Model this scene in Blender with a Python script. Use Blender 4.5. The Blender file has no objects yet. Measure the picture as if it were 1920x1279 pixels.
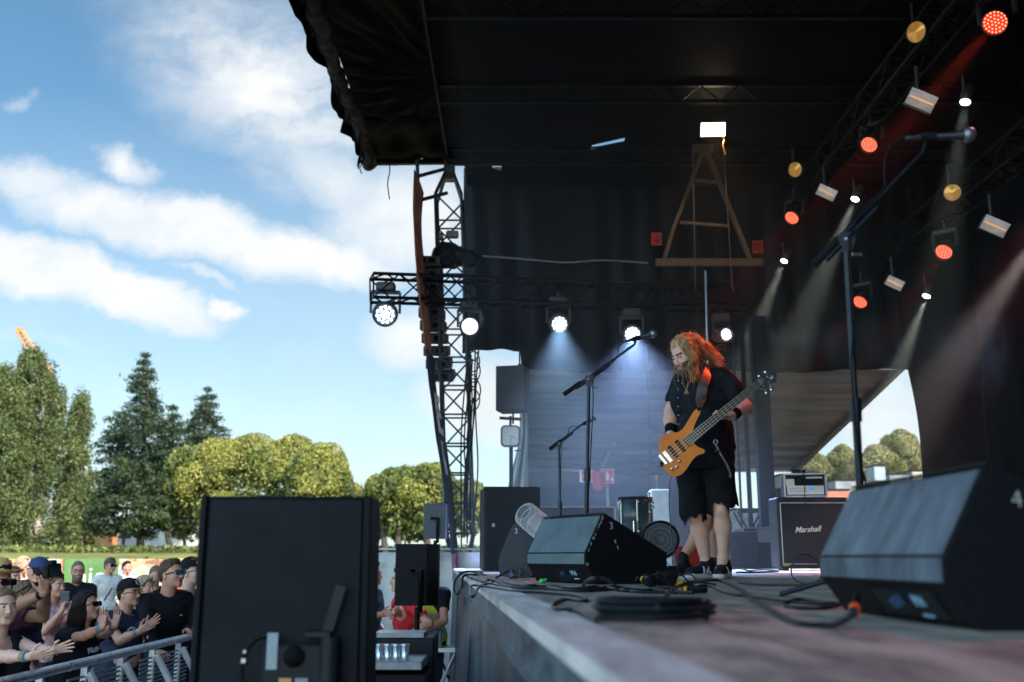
import bpy, math, random
import numpy as np
from mathutils import Vector, Matrix
R = math.radians
C = bpy.context.scene.collection
SC = bpy.context.scene
rng = np.random.default_rng(7); random.seed(7)
# ---------------------------------------------------------------- camera
CAMZ = 1.8; FPX = 1867.0; PITCH = R(12.25)
cd = bpy.data.cameras.new('camera'); cam = bpy.data.objects.new('camera', cd); C.objects.link(cam)
cam.location = (0, 0, CAMZ); cam.rotation_euler = (R(90)+PITCH, 0, 0)
cd.lens = 35.0; cd.sensor_width = 36; cd.clip_start = .05; cd.clip_end = 3000
cd.dof.use_dof = True; cd.dof.focus_distance = 6.9; cd.dof.aperture_fstop = 2.2
SC.camera = cam
def ray(u, v):
    a = (u-960)/FPX; b = (639.5-v)/FPX
    return Vector((a, math.cos(PITCH)-b*math.sin(PITCH), math.sin(PITCH)+b*math.cos(PITCH)))
def P(u, v, Y):
    d = ray(u, v); return Vector((0,0,CAMZ)) + d*(Y/d.y)
SZ = 1.66      # stage deck level
def PZ(u, v, z=SZ):
    d = ray(u, v); return Vector((0,0,CAMZ)) + d*((z-CAMZ)/d.z)
# ---------------------------------------------------------------- light
SUN_DIR = Vector((.62, -.56, .80)).normalized()      # towards the sun
sun_el = math.asin(SUN_DIR.z); sun_az = math.atan2(SUN_DIR.x, SUN_DIR.y)
sl = bpy.data.lights.new('sun', 'SUN'); sl.energy = 3.9; sl.angle = R(.55); sl.color = (1, .90, .76)
so = bpy.data.objects.new('sun', sl); C.objects.link(so)
so.rotation_euler = (-SUN_DIR).to_track_quat('-Z', 'Y').to_euler()
SC.view_settings.view_transform = 'Standard'; SC.view_settings.look = 'None'
SC.view_settings.exposure = 1.22; SC.view_settings.gamma = 1
SC.cycles.use_denoising = True; SC.cycles.volume_bounces = 0; SC.cycles.max_bounces = 6
SC.cycles.diffuse_bounces = 3; SC.cycles.transparent_max_bounces = 8; SC.cycles.volume_step_rate = 1.5
W = bpy.data.worlds.new('World'); SC.world = W; W.use_nodes = True
nt = W.node_tree; N = nt.nodes; L = nt.links; N.clear()
out = N.new('ShaderNodeOutputWorld'); bg = N.new('ShaderNodeBackground'); bg.inputs[1].default_value = .1
L.new(bg.outputs[0], out.inputs[0])
sky = N.new('ShaderNodeTexSky'); sky.sky_type = 'NISHITA'; sky.sun_disc = False
sky.sun_elevation = sun_el; sky.sun_rotation = sun_az; sky.air_density = 1.0; sky.dust_density = .6; sky.ozone_density = 1.6
def vm(op, a, b=None, s=None):
    n = N.new('ShaderNodeVectorMath'); n.operation = op
    for i, x in enumerate((a, b)):
        if x is None: continue
        if hasattr(x, 'links'): L.new(x, n.inputs[i])
        else: n.inputs[i].default_value = x
    if s is not None:
        if hasattr(s, 'links'): L.new(s, n.inputs[3])
        else: n.inputs[3].default_value = s
    return n.outputs[1] if op in ('LENGTH', 'DOT_PRODUCT') else n.outputs[0]
def ma(op, a, b=0.0, c=0.0):
    n = N.new('ShaderNodeMath'); n.operation = op
    for i, x in enumerate((a, b, c)):
        if hasattr(x, 'links'): L.new(x, n.inputs[i])
        else: n.inputs[i].default_value = x
    return n.outputs[0]
def mapr(v, a, b, c, d, smooth=True):
    n = N.new('ShaderNodeMapRange'); n.interpolation_type = 'SMOOTHSTEP' if smooth else 'LINEAR'
    L.new(v, n.inputs[0])
    for i, x in enumerate((a, b, c, d)): n.inputs[i+1].default_value = x
    return n.outputs[0]
tc = N.new('ShaderNodeTexCoord'); sep = N.new('ShaderNodeSeparateXYZ'); L.new(tc.outputs['Generated'], sep.inputs[0])
yy = ma('MAXIMUM', ma('ABSOLUTE', sep.outputs[1]), .12)
cmb = N.new('ShaderNodeCombineXYZ'); L.new(ma('DIVIDE', sep.outputs[0], yy), cmb.inputs[0]); L.new(ma('DIVIDE', sep.outputs[2], yy), cmb.inputs[1])
pl = cmb.outputs[0]
def noise(vec, sc, det=8, rough=.55, scale=(1,1,1), rot=0):
    m = N.new('ShaderNodeMapping'); m.inputs['Scale'].default_value = scale; m.inputs['Rotation'].default_value = (0,0,rot); L.new(vec, m.inputs[0])
    n = N.new('ShaderNodeTexNoise'); n.inputs['Scale'].default_value = sc; n.inputs['Detail'].default_value = det
    n.inputs['Roughness'].default_value = rough; L.new(m.outputs[0], n.inputs['Vector']); return n
nd = noise(pl, 6, 10, .68)
pd = vm('ADD', pl, vm('MULTIPLY', vm('SUBTRACT', nd.outputs['Color'], (.5,.5,.5)), (.12,.085,0)))
def blob(u, v, ru, rv, ang, val, soft=.45):
    d = ray(u, v); c = (d.x/d.y, d.z/d.y, 0)
    m = N.new('ShaderNodeMapping'); m.vector_type = 'TEXTURE'
    m.inputs['Location'].default_value = c; m.inputs['Rotation'].default_value = (0,0,R(-ang)); m.inputs['Scale'].default_value = (ru/1800, rv/1800, 1)
    L.new(pd, m.inputs[0]); return mapr(vm('LENGTH', m.outputs[0]), 1+soft*.4, 1-soft, 0, val)
cl = None
for b in [(310,415,360,70,14,1,.6),(570,480,250,72,10,1,.7),(60,330,140,50,8,.8,.8),(100,500,250,78,17,1,.5),(270,565,190,66,20,1,.5),(425,588,42,26,12,1,.6),
          (30,455,120,50,10,.9,.8),(236,300,80,34,28,.85,.95),(30,203,34,16,-25,.4,.95),(330,390,80,35,10,1,.8),(760,420,190,150,0,.95,.9),(800,640,190,90,0,.9,.9),(400,520,90,16,25,.6,.9),
          (640,330,200,80,35,.75,.95),(100,640,220,22,18,.45,.95),(960,760,230,110,0,1,.8),(1640,780,200,150,0,.8,.9)]:
    x = blob(*b); cl = x if cl is None else ma('MAXIMUM', cl, x)
ns = noise(pd, 5, 10, .62, (1, 2.1, 1), R(35))
veil = ma('MULTIPLY', blob(520,170,440,190,42,1,1.0), mapr(ns.outputs[0], .34, .64, .30, .95))
cl = ma('MAXIMUM', cl, veil)
nf = noise(pl, 2.3, 10, .6, (1, 2.4, 1), R(20))            # clouds elsewhere in the sky
far = ma('MULTIPLY', mapr(nf.outputs[0], .5, .68, 0, .8), mapr(vm('LENGTH', pl), .8, 1.4, 0, 1))
cl = ma('MAXIMUM', cl, far)
ns2 = noise(pd, 16, 8, .6)
cl = ma('MINIMUM', ma('MULTIPLY', cl, mapr(ns2.outputs[0], .3, .7, .86, 1.08)), 1.0)
hz = mapr(ma('DIVIDE', sep.outputs[2], yy), .0, .50, .55, 0, False)
cl = ma('MAXIMUM', cl, hz)
tint = N.new('ShaderNodeMix'); tint.data_type = 'RGBA'; tint.blend_type = 'MULTIPLY'; tint.inputs[0].default_value = 1
L.new(sky.outputs[0], tint.inputs[6]); tint.inputs[7].default_value = (.56, .77, .76, 1)
mx = N.new('ShaderNodeMix'); mx.data_type = 'RGBA'; L.new(cl, mx.inputs[0]); L.new(tint.outputs[2], mx.inputs[6])
cc = N.new('ShaderNodeMix'); cc.data_type = 'RGBA'; L.new(mapr(ns.outputs[0], .3, .7, 0, 1), cc.inputs[0])
cc.inputs[6].default_value = (3.9, 4.1, 4.25, 1); cc.inputs[7].default_value = (4.6, 4.6, 4.55, 1)
L.new(cc.outputs[2], mx.inputs[7])
# the unseen sky behind the camera is scaled up as added fill light
bk = N.new('ShaderNodeVectorMath'); bk.operation = 'SCALE'; L.new(mx.outputs[2], bk.inputs[0]); L.new(mapr(vm('DOT_PRODUCT', tc.outputs['Generated'], (-.28, -.94, .18)), .0, .85, 1.0, 3.6), bk.inputs[3]); L.new(bk.outputs[0], bg.inputs[0])
# ---------------------------------------------------------------- materials
_M = {}
LATE = {'lips': ((.40,.17,.14), .5, 0), 'eye_white': ((.55,.53,.5), .25, 0), 'eye_iris': ((.03,.022,.018), .15, 0), 'brass': ((.6,.45,.2), .3, .8), 'chrome': ((.62,.66,.68), .15, .95)}
def mat(name, c, r=.6, m=0, var=.18, sc=6, bump=.15, c2=None, mid=None, stretch=(1,1,1), emit=None, es=0, island=0, transl=0, det=5, bd=.01, alpha=1, coat=0, spec=.5, trans=0):
    if name in _M: return _M[name]
    if not any(c): c, r, m = LATE[name]
    mt = bpy.data.materials.new(name); mt.use_nodes = True; n = mt.node_tree.nodes; l = mt.node_tree.links
    b = n['Principled BSDF']; b.inputs['Roughness'].default_value = r; b.inputs['Metallic'].default_value = m
    b.inputs['Specular IOR Level'].default_value = spec; b.inputs['Coat Weight'].default_value = coat; b.inputs['Transmission Weight'].default_value = trans
    t = n.new('ShaderNodeTexCoord'); mp = n.new('ShaderNodeMapping'); mp.inputs['Scale'].default_value = stretch; l.new(t.outputs['Object'], mp.inputs[0])
    nz = n.new('ShaderNodeTexNoise'); nz.inputs['Scale'].default_value = sc; nz.inputs['Detail'].default_value = det; nz.inputs['Roughness'].default_value = .6
    l.new(mp.outputs[0], nz.inputs['Vector'])
    cr = n.new('ShaderNodeValToRGB'); l.new(nz.outputs[0], cr.inputs[0])
    if max(c) < .03 and spec == .5: b.inputs['Specular IOR Level'].default_value = .15
    c = tuple(c); a = tuple(x*(1-var) for x in c); z = tuple(c2) if c2 else tuple(min(1, x*(1+var)) for x in c)
    cr.color_ramp.elements[0].position = .33; cr.color_ramp.elements[1].position = .67
    cr.color_ramp.elements[0].color = (*a, 1); cr.color_ramp.elements[1].color = (*z, 1)
    if mid: e = cr.color_ramp.elements.new(.5); e.color = (*mid, 1)
    src = cr.outputs[0]
    if island:
        g = n.new('ShaderNodeNewGeometry'); h = n.new('ShaderNodeHueSaturation'); q = n.new('ShaderNodeMapRange')
        q.inputs[3].default_value = 1-island; q.inputs[4].default_value = 1+island; l.new(g.outputs['Random Per Island'], q.inputs[0]); l.new(q.outputs[0], h.inputs['Value'])
        l.new(src, h.inputs['Color']); src = h.outputs[0]
    l.new(src, b.inputs['Base Color'])
    if bump:
        bp = n.new('ShaderNodeBump'); bp.inputs['Strength'].default_value = bump; bp.inputs['Distance'].default_value = bd; l.new(nz.outputs[0], bp.inputs['Height']); l.new(bp.outputs[0], b.inputs['Normal'])
    if emit: b.inputs['Emission Color'].default_value = (*emit, 1); b.inputs['Emission Strength'].default_value = es
    if alpha < 1: b.inputs['Alpha'].default_value = alpha
    if transl:
        tr = n.new('ShaderNodeBsdfTranslucent'); ms = n.new('ShaderNodeMixShader'); ms.inputs[0].default_value = transl
        l.new(src, tr.inputs[0]); l.new(b.outputs[0], ms.inputs[1]); l.new(tr.outputs[0], ms.inputs[2]); l.new(ms.outputs[0], n['Material Output'].inputs[0])
    _M[name] = mt; return mt
# ---------------------------------------------------------------- mesh gathering
def mkobj(name, V, F, mats, parent=None, mi=None, smooth=True, loc=None):
    me = bpy.data.meshes.new(name)
    V = np.asarray(V, dtype=np.float32).reshape(-1, 3)
    if isinstance(F, np.ndarray):
        nf, k = F.shape; me.vertices.add(len(V)); me.vertices.foreach_set('co', V.ravel())
        me.loops.add(nf*k); me.loops.foreach_set('vertex_index', F.astype(np.int32).ravel())
        me.polygons.add(nf); me.polygons.foreach_set('loop_start', np.arange(0, nf*k, k, dtype=np.int32))
        try: me.polygons.foreach_set('loop_total', np.full(nf, k, dtype=np.int32))
        except Exception: pass
        me.update(calc_edges=True)
    else: me.from_pydata(V.tolist(), [], F)
    if not isinstance(mats, (list, tuple)): mats = [mats]
    for m in mats: me.materials.append(m)
    if mi is not None: me.polygons.foreach_set('material_index', np.asarray(mi, dtype=np.int32))
    if smooth is True: me.polygons.foreach_set('use_smooth', np.ones(len(me.polygons), dtype=bool))
    elif smooth is not False: me.polygons.foreach_set('use_smooth', np.asarray(smooth, dtype=bool))
    me.validate(); me.update()
    o = bpy.data.objects.new(name, me); C.objects.link(o)
    if parent is not None: o.parent = parent
    if loc is not None: o.location = loc
    return o
def frame(d, up=(0,0,1)):
    z = Vector(d).normalized(); up = Vector(up)
    if abs(z.dot(up.normalized())) > .98: up = Vector((0,1,0)) if abs(z.y) < .9 else Vector((1,0,0))
    x = up.cross(z).normalized(); y = z.cross(x)
    return x, y, z
def FR(o, d, up=(0,0,1)):
    """matrix at o, local z along d, local y nearest up"""
    x, y, z = frame(d, up); m = Matrix.Identity(4)
    for i in range(3): m[i][0] = x[i]; m[i][1] = y[i]; m[i][2] = z[i]; m[i][3] = o[i]
    return m
def YAW(o, a): return Matrix.Translation(Vector(o)) @ Matrix.Rotation(a, 4, 'Z')
def cr_path(pts, n=6, closed=False):
    p = [Vector(x) for x in pts]
    if len(p) < 3: return p
    o = []; k = len(p); seg = k if closed else k-1
    for i in range(seg):
        g = (lambda j: p[j % k]) if closed else (lambda j: p[min(max(j, 0), k-1)])
        a, b, c, d = g(i-1), g(i), g(i+1), g(i+2)
        for s in range(n):
            t = s/n; o.append(.5*((2*b)+(c-a)*t+(2*a-5*b+4*c-d)*t*t+(-a+3*b-3*c+d)*t**3))
    if not closed: o.append(p[-1])
    return o
class G:
    def __init__(s, M=None): s.V = []; s.F = []; s.S = []; s.MI = []; s.M = M or Matrix.Identity(4); s.mi = 0
    def add(s, vs, fs, smooth=False):
        k = len(s.V); s.V += [tuple(s.M @ Vector(v)) for v in vs]
        for f in fs: s.F.append([i+k for i in f]); s.S.append(smooth); s.MI.append(s.mi)
        return s
    def box(s, c, d, M=None, bev=0):
        x, y, z = [k/2 for k in d]; b = min(bev, min(x, y, z)*.9)
        if b <= 0:
            vs = [(i*x, j*y, k*z) for k in (-1,1) for j in (-1,1) for i in (-1,1)]
            fs = [(0,2,3,1),(4,5,7,6),(0,1,5,4),(2,6,7,3),(0,4,6,2),(1,3,7,5)]
        else:
            vs = []; 
            for i in (-1,1):
                for j in (-1,1):
                    for k in (-1,1): vs += [(i*x, j*(y-b), k*(z-b)), (i*(x-b), j*y, k*(z-b)), (i*(x-b), j*(y-b), k*z)]
            I = lambda i,j,k,a: ((i>0)*4+(j>0)*2+(k>0))*3+a
            fs = []
            for q in (-1,1):
                fs.append([I(q,-1,-1,0),I(q,1,-1,0),I(q,1,1,0),I(q,-1,1,0)][::q])
                fs.append([I(-1,q,-1,1),I(-1,q,1,1),I(1,q,1,1),I(1,q,-1,1)][::q])
                fs.append([I(-1,-1,q,2),I(1,-1,q,2),I(1,1,q,2),I(-1,1,q,2)][::q])
            for a in (-1,1):
                for c2 in (-1,1):
                    fs.append([I(a,c2,-1,0),I(a,c2,-1,1),I(a,c2,1,1),I(a,c2,1,0)][::-a*c2])
                    fs.append([I(a,-1,c2,2),I(a,-1,c2,0),I(a,1,c2,0),I(a,1,c2,2)][::a*c2*-1])
                    fs.append([I(-1,a,c2,1),I(1,a,c2,1),I(1,a,c2,2),I(-1,a,c2,2)][::a*c2*-1])
                    for e in (-1,1): fs.append([I(a,c2,e,0),I(a,c2,e,1),I(a,c2,e,2)][::a*c2*e])
        T = Matrix.Translation(Vector(c)) @ (M.to_4x4() if M is not None else Matrix.Identity(4))
        return s.add([T @ Vector(v) for v in vs], fs)
    def tube(s, pts, r, n=8, caps=True, closed=False, flat=1, up=None):
        pts = [Vector(p) for p in pts]; k = len(pts)
        rs = r if isinstance(r, (list, tuple)) else [r]*k
        vs = []; fs = []; px = None
        for i, p in enumerate(pts):
            if closed: t = pts[(i+1) % k]-pts[i-1]
            else: t = pts[min(i+1, k-1)]-pts[max(i-1, 0)]
            if t.length < 1e-9: t = Vector((0,0,1))
            t.normalize()
            if px is None: x, y, _ = frame(t, up or (0,0,1))
            else:
                x = px-t*px.dot(t)
                if x.length < 1e-6: x, y, _ = frame(t)
                x.normalize(); y = t.cross(x)
            px = x
            for j in range(n):
                a = 2*math.pi*j/n; vs.append(p+(x*math.cos(a)+y*math.sin(a)*flat)*rs[i])
        m = k if closed else k-1
        for i in range(m):
            i2 = (i+1) % k
            for j in range(n): fs.append((i*n+j, i*n+(j+1) % n, i2*n+(j+1) % n, i2*n+j))
        s.add(vs, fs, True)
        if caps and not closed: s.add(vs[:n], [list(range(n))[::-1]]); s.add(vs[-n:], [list(range(n))])
        return s
    def bar(s, a, b, w, h=None, up=(0,0,1)):
        a = Vector(a); b = Vector(b); x, y, z = frame(b-a, up); h = h or w
        vs = [p+x*i*w/2+y*j*h/2 for p in (a, b) for i, j in ((-1,-1),(1,-1),(1,1),(-1,1))]
        return s.add(vs, [(3,2,1,0),(4,5,6,7),(0,1,5,4),(1,2,6,5),(2,3,7,6),(3,0,4,7)])
    def lathe(s, prof, n=24, M=None, smooth=True, a0=0, a1=2*math.pi):
        T = M or Matrix.Identity(4); vs = []; fs = []; k = len(prof); full = abs(a1-a0-2*math.pi) < 1e-6; m = n if full else n+1
        for j in range(m):
            a = a0+(a1-a0)*j/n
            for r, z in prof: vs.append(T @ Vector((r*math.cos(a), r*math.sin(a), z)))
        for j in range(n):
            j2 = (j+1) % m
            for i in range(k-1): fs.append((j*k+i, j2*k+i, j2*k+i+1, j*k+i+1))
        return s.add(vs, fs, smooth)
    def sphere(s, c, r, n=12, sc=(1,1,1), M=None):
        T = Matrix.Translation(Vector(c)) @ (M.to_4x4() if M is not None else Matrix.Identity(4)) @ Matrix.Diagonal((*sc, 1))
        return s.lathe([(max(r*math.sin(math.pi*i/n), 1e-5), -r*math.cos(math.pi*i/n)) for i in range(n+1)], n*2 if n < 8 else int(n*1.6), T)
    def prism(s, poly, z0, z1, M=None, smooth=False):
        T = M or Matrix.Identity(4); k = len(poly)
        ar = sum(poly[i-1][0]*poly[i][1]-poly[i][0]*poly[i-1][1] for i in range(k))
        if ar < 0: poly = poly[::-1]
        vs = [T @ Vector((x, y, z)) for z in (z0, z1) for x, y in poly]
        s.add(vs, [list(range(k))[::-1], list(range(k, 2*k))]); return s.add(vs, [(i, (i+1) % k, (i+1) % k+k, i+k) for i in range(k)], smooth)
    def grid(s, fn, nu, nv, smooth=True, thick=0):
        vs = [Vector(fn(i/nu, j/nv)) for j in range(nv+1) for i in range(nu+1)]; w = nu+1
        fs = [(j*w+i, j*w+i+1, (j+1)*w+i+1, (j+1)*w+i) for j in range(nv) for i in range(nu)]
        if thick:
            k = len(vs); e = []
            for j in range(nv+1):
                for i in range(w):
                    a = vs[j*w+min(i+1, nu)]-vs[j*w+max(i-1, 0)]; b = vs[min(j+1, nv)*w+i]-vs[max(j-1, 0)*w+i]
                    e.append(vs[j*w+i]-a.cross(b).normalized()*thick)
            vs += e; fs += [tuple(q+k for q in f[::-1]) for f in fs]
            ring = [i for i in range(w)]+[j*w+nu for j in range(1, nv+1)]+[nv*w+i for i in range(nu-1, -1, -1)]+[j*w for j in range(nv-1, 0, -1)]
            for a, b in zip(ring, ring[1:]+ring[:1]): fs.append((b, a, a+k, b+k))
        return s.add(vs, fs, smooth)
    def build(s, name, m, parent=None, local=False, bevel=0):
        """parts are gathered in world coordinates unless local; the parent's position is taken off"""
        V = np.array(s.V, dtype=float).reshape(-1, 3)
        if parent is not None and not local: V = V-np.array(parent['_o'])
        o = mkobj(name, V, s.F, m, parent, s.MI, s.S)
        return o
def tagp(o, label=None, cat=None, group=None, kind=None):
    if label: o['label'] = label
    if cat: o['category'] = cat
    if group: o['group'] = group
    if kind: o['kind'] = kind
    return o
def thing(name, label, cat, loc=(0,0,0), group=None):
    o = bpy.data.objects.new(name, None); C.objects.link(o); o.location = loc; o.empty_display_size = .1
    o['_o'] = [float(x) for x in loc]
    return tagp(o, label, cat, group)
def solo(name, g, m, label, cat, loc=None, group=None, kind=None):
    """a one-mesh thing, origin at loc"""
    V = np.array(g.V, dtype=float); loc = Vector(loc) if loc is not None else Vector((*V.mean(0)[:2], V[:, 2].min()))
    o = mkobj(name, V-np.array(loc), g.F, m, None, g.MI, g.S); o.location = loc
    return tagp(o, label, cat, group, kind)
def sub(o, g, name, m):
    """sub-part of part o (o itself sits at its thing's origin)"""
    V = np.array(g.V, dtype=float); p = o.parent
    if p is not None and '_o' in p: V = V-np.array(p['_o'])
    return mkobj(name, V, g.F, m, o, g.MI, g.S)
def text_g(g, body, size, T, depth=.002, shear=0, mi=None, bold=0):
    cu = bpy.data.curves.new('t', 'FONT'); cu.body = body; cu.size = size; cu.extrude = depth; cu.shear = shear; cu.align_x = 'CENTER'; cu.align_y = 'CENTER'; cu.offset = bold
    o = bpy.data.objects.new('t', cu); C.objects.link(o); bpy.context.view_layer.update()
    me = o.to_mesh(); g.add([T @ v.co for v in me.vertices], [tuple(p.vertices) for p in me.polygons]); o.to_mesh_clear()
    bpy.data.objects.remove(o); bpy.data.curves.remove(cu); return g
# ---------------------------------------------------------------- implicit bodies (smooth unions meshed by surface nets)
class SDF:
    def __init__(s): s.p = []
    def cap(s, a, b, ra, rb=None, k=.02, op='+', flat=None): s.p.append(('c', np.array(a, float), np.array(b, float), ra, ra if rb is None else rb, k, op, None)); return s
    def ell(s, c, r, k=.02, M=None, op='+'):
        s.p.append(('e', np.array(c, float), np.array(r, float), None if M is None else np.array(M.to_3x3()), 0, k, op, None)); return s
    def plane(s, pt, n, k=.004): s.p.append(('p', np.array(pt, float), np.array(Vector(n).normalized(), float), 0, 0, k, 'x', None)); return s
    def ext(s, q):
        if q[0] == 'c': m = max(q[3], q[4]); return np.minimum(q[1], q[2])-m, np.maximum(q[1], q[2])+m
        m = q[2].max(); return q[1]-m, q[1]+m
    def dist(s, q, X):
        if q[0] == 'c':
            ba = q[2]-q[1]; pa = X-q[1]; h = np.clip((pa@ba)/max(ba@ba, 1e-12), 0, 1)
            return np.linalg.norm(pa-h[..., None]*ba, axis=-1)-(q[3]+(q[4]-q[3])*h)
        if q[0] == 'p': return (X-q[1])@q[2]
        Y = X-q[1]
        if q[3] is not None: Y = Y@q[3]
        r = q[2]; k0 = np.linalg.norm(Y/r, axis=-1); k1 = np.linalg.norm(Y/(r*r), axis=-1)+1e-9
        return k0*(k0-1)/k1
    def mesh(s, res, disp=None):
        lo = np.full(3, 1e9); hi = -lo
        for q in s.p:
            if q[6] == '+': a, b = s.ext(q); lo = np.minimum(lo, a); hi = np.maximum(hi, b)
        pad = res*3+.012; lo = lo-pad; hi = hi+pad; n = np.maximum(np.ceil((hi-lo)/res).astype(int)+1, 4)
        D = np.full(n, 1.0, dtype=np.float32); ax = [lo[i]+res*np.arange(n[i]) for i in range(3)]
        for q in s.p:
            if q[0] == 'p': i0 = np.zeros(3, int); i1 = n
            else:
                a, b = s.ext(q); e = q[5]+res*2+.012
                i0 = np.clip(((a-e-lo)/res).astype(int), 0, n-1); i1 = np.clip(((b+e-lo)/res).astype(int)+2, 1, n)
            sl_ = tuple(slice(i0[i], i1[i]) for i in range(3)); X = np.stack(np.meshgrid(*[ax[i][sl_[i]] for i in range(3)], indexing='ij'), -1)
            d = s.dist(q, X); E = D[sl_]; k = q[5]
            if q[6] == '+': h = np.maximum(k-np.abs(E-d), 0)/k; D[sl_] = np.minimum(E, d)-h*h*k*.25
            elif q[6] == '-': h = np.maximum(k-np.abs(E+d), 0)/k; D[sl_] = np.maximum(E, -d)+h*h*k*.25
            else: D[sl_] = np.maximum(E, d)
        if disp is not None:
            near = np.abs(D) < .06; idx = np.argwhere(near); X = lo+idx*res; D[near] += disp(X)
        return nets(D, lo, res)
def nets(D, lo, res):
    S = D < 0; n = D.shape; c = np.zeros(tuple(k-1 for k in n), np.int8); sl_ = lambda o, k: slice(o, k-1+o)
    offs = [(i, j, k) for i in (0,1) for j in (0,1) for k in (0,1)]
    for o in offs: c += S[sl_(o[0], n[0]), sl_(o[1], n[1]), sl_(o[2], n[2])]
    act = (c > 0) & (c < 8); A = np.argwhere(act); idx = -np.ones(c.shape, np.int64); idx[act] = np.arange(len(A))
    sm = np.zeros((len(A), 3)); w = np.zeros(len(A))
    for o in offs:
        for a in range(3):
            if o[a]: continue
            p = np.array(o); q = p.copy(); q[a] = 1
            va = D[tuple((A+p).T)]; vb = D[tuple((A+q).T)]; m = (va < 0) != (vb < 0)
            t = va[m]/(va[m]-vb[m]); pos = (p+(q-p)*t[:, None]); sm[m] += pos; w[m] += 1
    V = lo+res*(A+sm/w[:, None]); F = []
    for a in range(3):
        b, d = (a+1) % 3, (a+2) % 3
        s0 = [slice(1, k-1) for k in n]; s0[a] = slice(0, n[a]-1); s1 = list(s0); s1[a] = slice(1, n[a])
        X = S[tuple(s0)]; Y = S[tuple(s1)]
        for msk, flip in ((X & ~Y, 0), (~X & Y, 1)):
            E = np.argwhere(msk)
            for i in range(3):
                if i != a: E[:, i] += 1
            def g(ob, od):
                q = E.copy(); q[:, b] -= ob; q[:, d] -= od; return idx[tuple(q.T)]
            f = np.stack([g(1,1), g(0,1), g(0,0), g(1,0)], 1)
            F.append(f[:, ::-1] if flip else f)
    F = np.concatenate(F); F = F[(F >= 0).all(1)]
    return V, F
def join(parts):
    V = []; F = []; k = 0
    for v, f in parts: V.append(v); F.append(f+k); k += len(v)
    return np.concatenate(V), np.concatenate(F)
def wr(amp=.006, f=14, seed=0):
    r = np.random.default_rng(seed); ks = r.normal(size=(5, 3))*f; ph = r.uniform(0, 6, 5)
    def d(X):
        o = 0
        for k, p in zip(ks, ph): o = o+np.sin(X@k+p+1.5*np.sin(X@k[::-1]*.6))
        return (amp*o/3).astype(np.float32)
    return d
V3 = Vector
def ik(S, T, a, b, pole):
    d = T-S; L_ = min(d.length, (a+b)*.995); d.normalize(); x = (a*a-b*b+L_*L_)/(2*L_); h = math.sqrt(max(a*a-x*x, 0))
    p = V3(pole); p = (p-d*p.dot(d)).normalized(); return S+d*x+p*h, S+d*L_
def hand_sdf(s, w, d, n, thumb, curl=(.4,.45,.5,.55), sc=1, spread=.12):
    """w wrist, d finger direction, n palm normal (the way the fingers curl), thumb +1 for a right hand; curl index..little"""
    d = V3(d).normalized(); n = V3(n); n = (n-d*n.dot(d)).normalized(); x = d.cross(n)*thumb
    for i in range(4):
        o = -.027+.018*i; s.cap(w+(d*.012+x*o*.6)*sc, w+(d*.083+x*o*1.05)*sc, .0140*sc, .0105*sc, .012)
    for i in range(4):      # i = 3 is the index finger
        o = -.028+.0187*i; Lf = [.060, .075, .082, .074][i]*sc; c = curl[3-i]; r = [.0072,.008,.0083,.008][i]*sc
        p = w+(d*[.080,.087,.090,.086][i]+x*o)*sc; dd = (d+x*spread*(i-1.5)).normalized(); nn = n
        for j, (fr, cc) in enumerate(((.46, .8), (.30, 1.3), (.24, .9))):
            a = c*cc; dd, nn = (dd*math.cos(a)+nn*math.sin(a)).normalized(), (nn*math.cos(a)-dd*math.sin(a)).normalized()
            q = p+dd*Lf*fr; s.cap(p, q, r*(1-.08*j), r*(.94-.1*j), .004); p = q
    b = w+(d*.022+x*.026)*sc; t1 = (d*.62+x*.68+n*.35).normalized(); m_ = b+t1*.045*sc; t2 = (d*.85+x*.30+n*.35).normalized()
    s.cap(b, m_, .013*sc, .0105*sc, .01); s.cap(m_, m_+t2*.036*sc, .0098*sc, .008*sc, .004)
def head_sdf(s, Hc, f, up, sc=1, beard=0, neck=None, chub=0):
    x, y, z = frame(f, up)   # z forward, y up, x = side
    T = Matrix((( x.x, z.x, y.x), (x.y, z.y, y.y), (x.z, z.z, y.z)))   # local (side, fwd, up)
    g = lambda a, b, c: Hc+(x*a+z*b+y*c)*sc
    E = lambda c, r, k=.02, op='+': s.ell(g(*c), [q*sc for q in r], k*sc, T, op)
    E((0,-.018,.035), (.076,.094,.088)); E((0,.022,-.02), (.066+chub*.01,.074,.088), .03)
    E((0,.040,-.075), (.044+chub*.014,.045,.034), .035); s.cap(g(-.012,.078,-.098), g(.012,.078,-.098), .014*sc, None, .025*sc)
    for q in (-1, 1):
        E((q*.040,.062,-.030), (.020+chub*.006,.020,.020), .03)
        E((q*.078,-.008,-.010), (.008,.018,.031), .008); E((q*.084,-.004,-.008), (.004,.009,.018), .004, '-')
        E((q*.031,.103,.004), (.019,.016,.013), .014, '-'); E((q*.031,.080,.002), (.0135,.0135,.0125), .003)
        s.cap(g(q*.014,.092,.021), g(q*.046,.084,.023), .006*sc, .004*sc, .012*sc)
        E((q*.011,.104,-.036), (.009,.010,.008), .006)
    s.cap(g(0,.090,.014), g(0,.113,-.032), .0075*sc, .0105*sc, .012*sc)
    s.cap(g(-.019,.087,-.062), g(.019,.087,-.062), .0065*sc, None, .006*sc); s.cap(g(-.016,.086,-.072), g(.016,.086,-.072), .0075*sc, None, .006*sc)
    s.cap(g(-.022,.0985,-.067), g(.022,.0985,-.067), .0016*sc, None, .003*sc, '-')
    if beard: E((0,.058,-.095), (.048,.050,.040+beard*.03), .03)
    if neck is not None: s.cap(g(0,-.022,-.05), neck, .060*sc, .064*sc, .03*sc)
    return g, (x, z, y)
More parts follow.
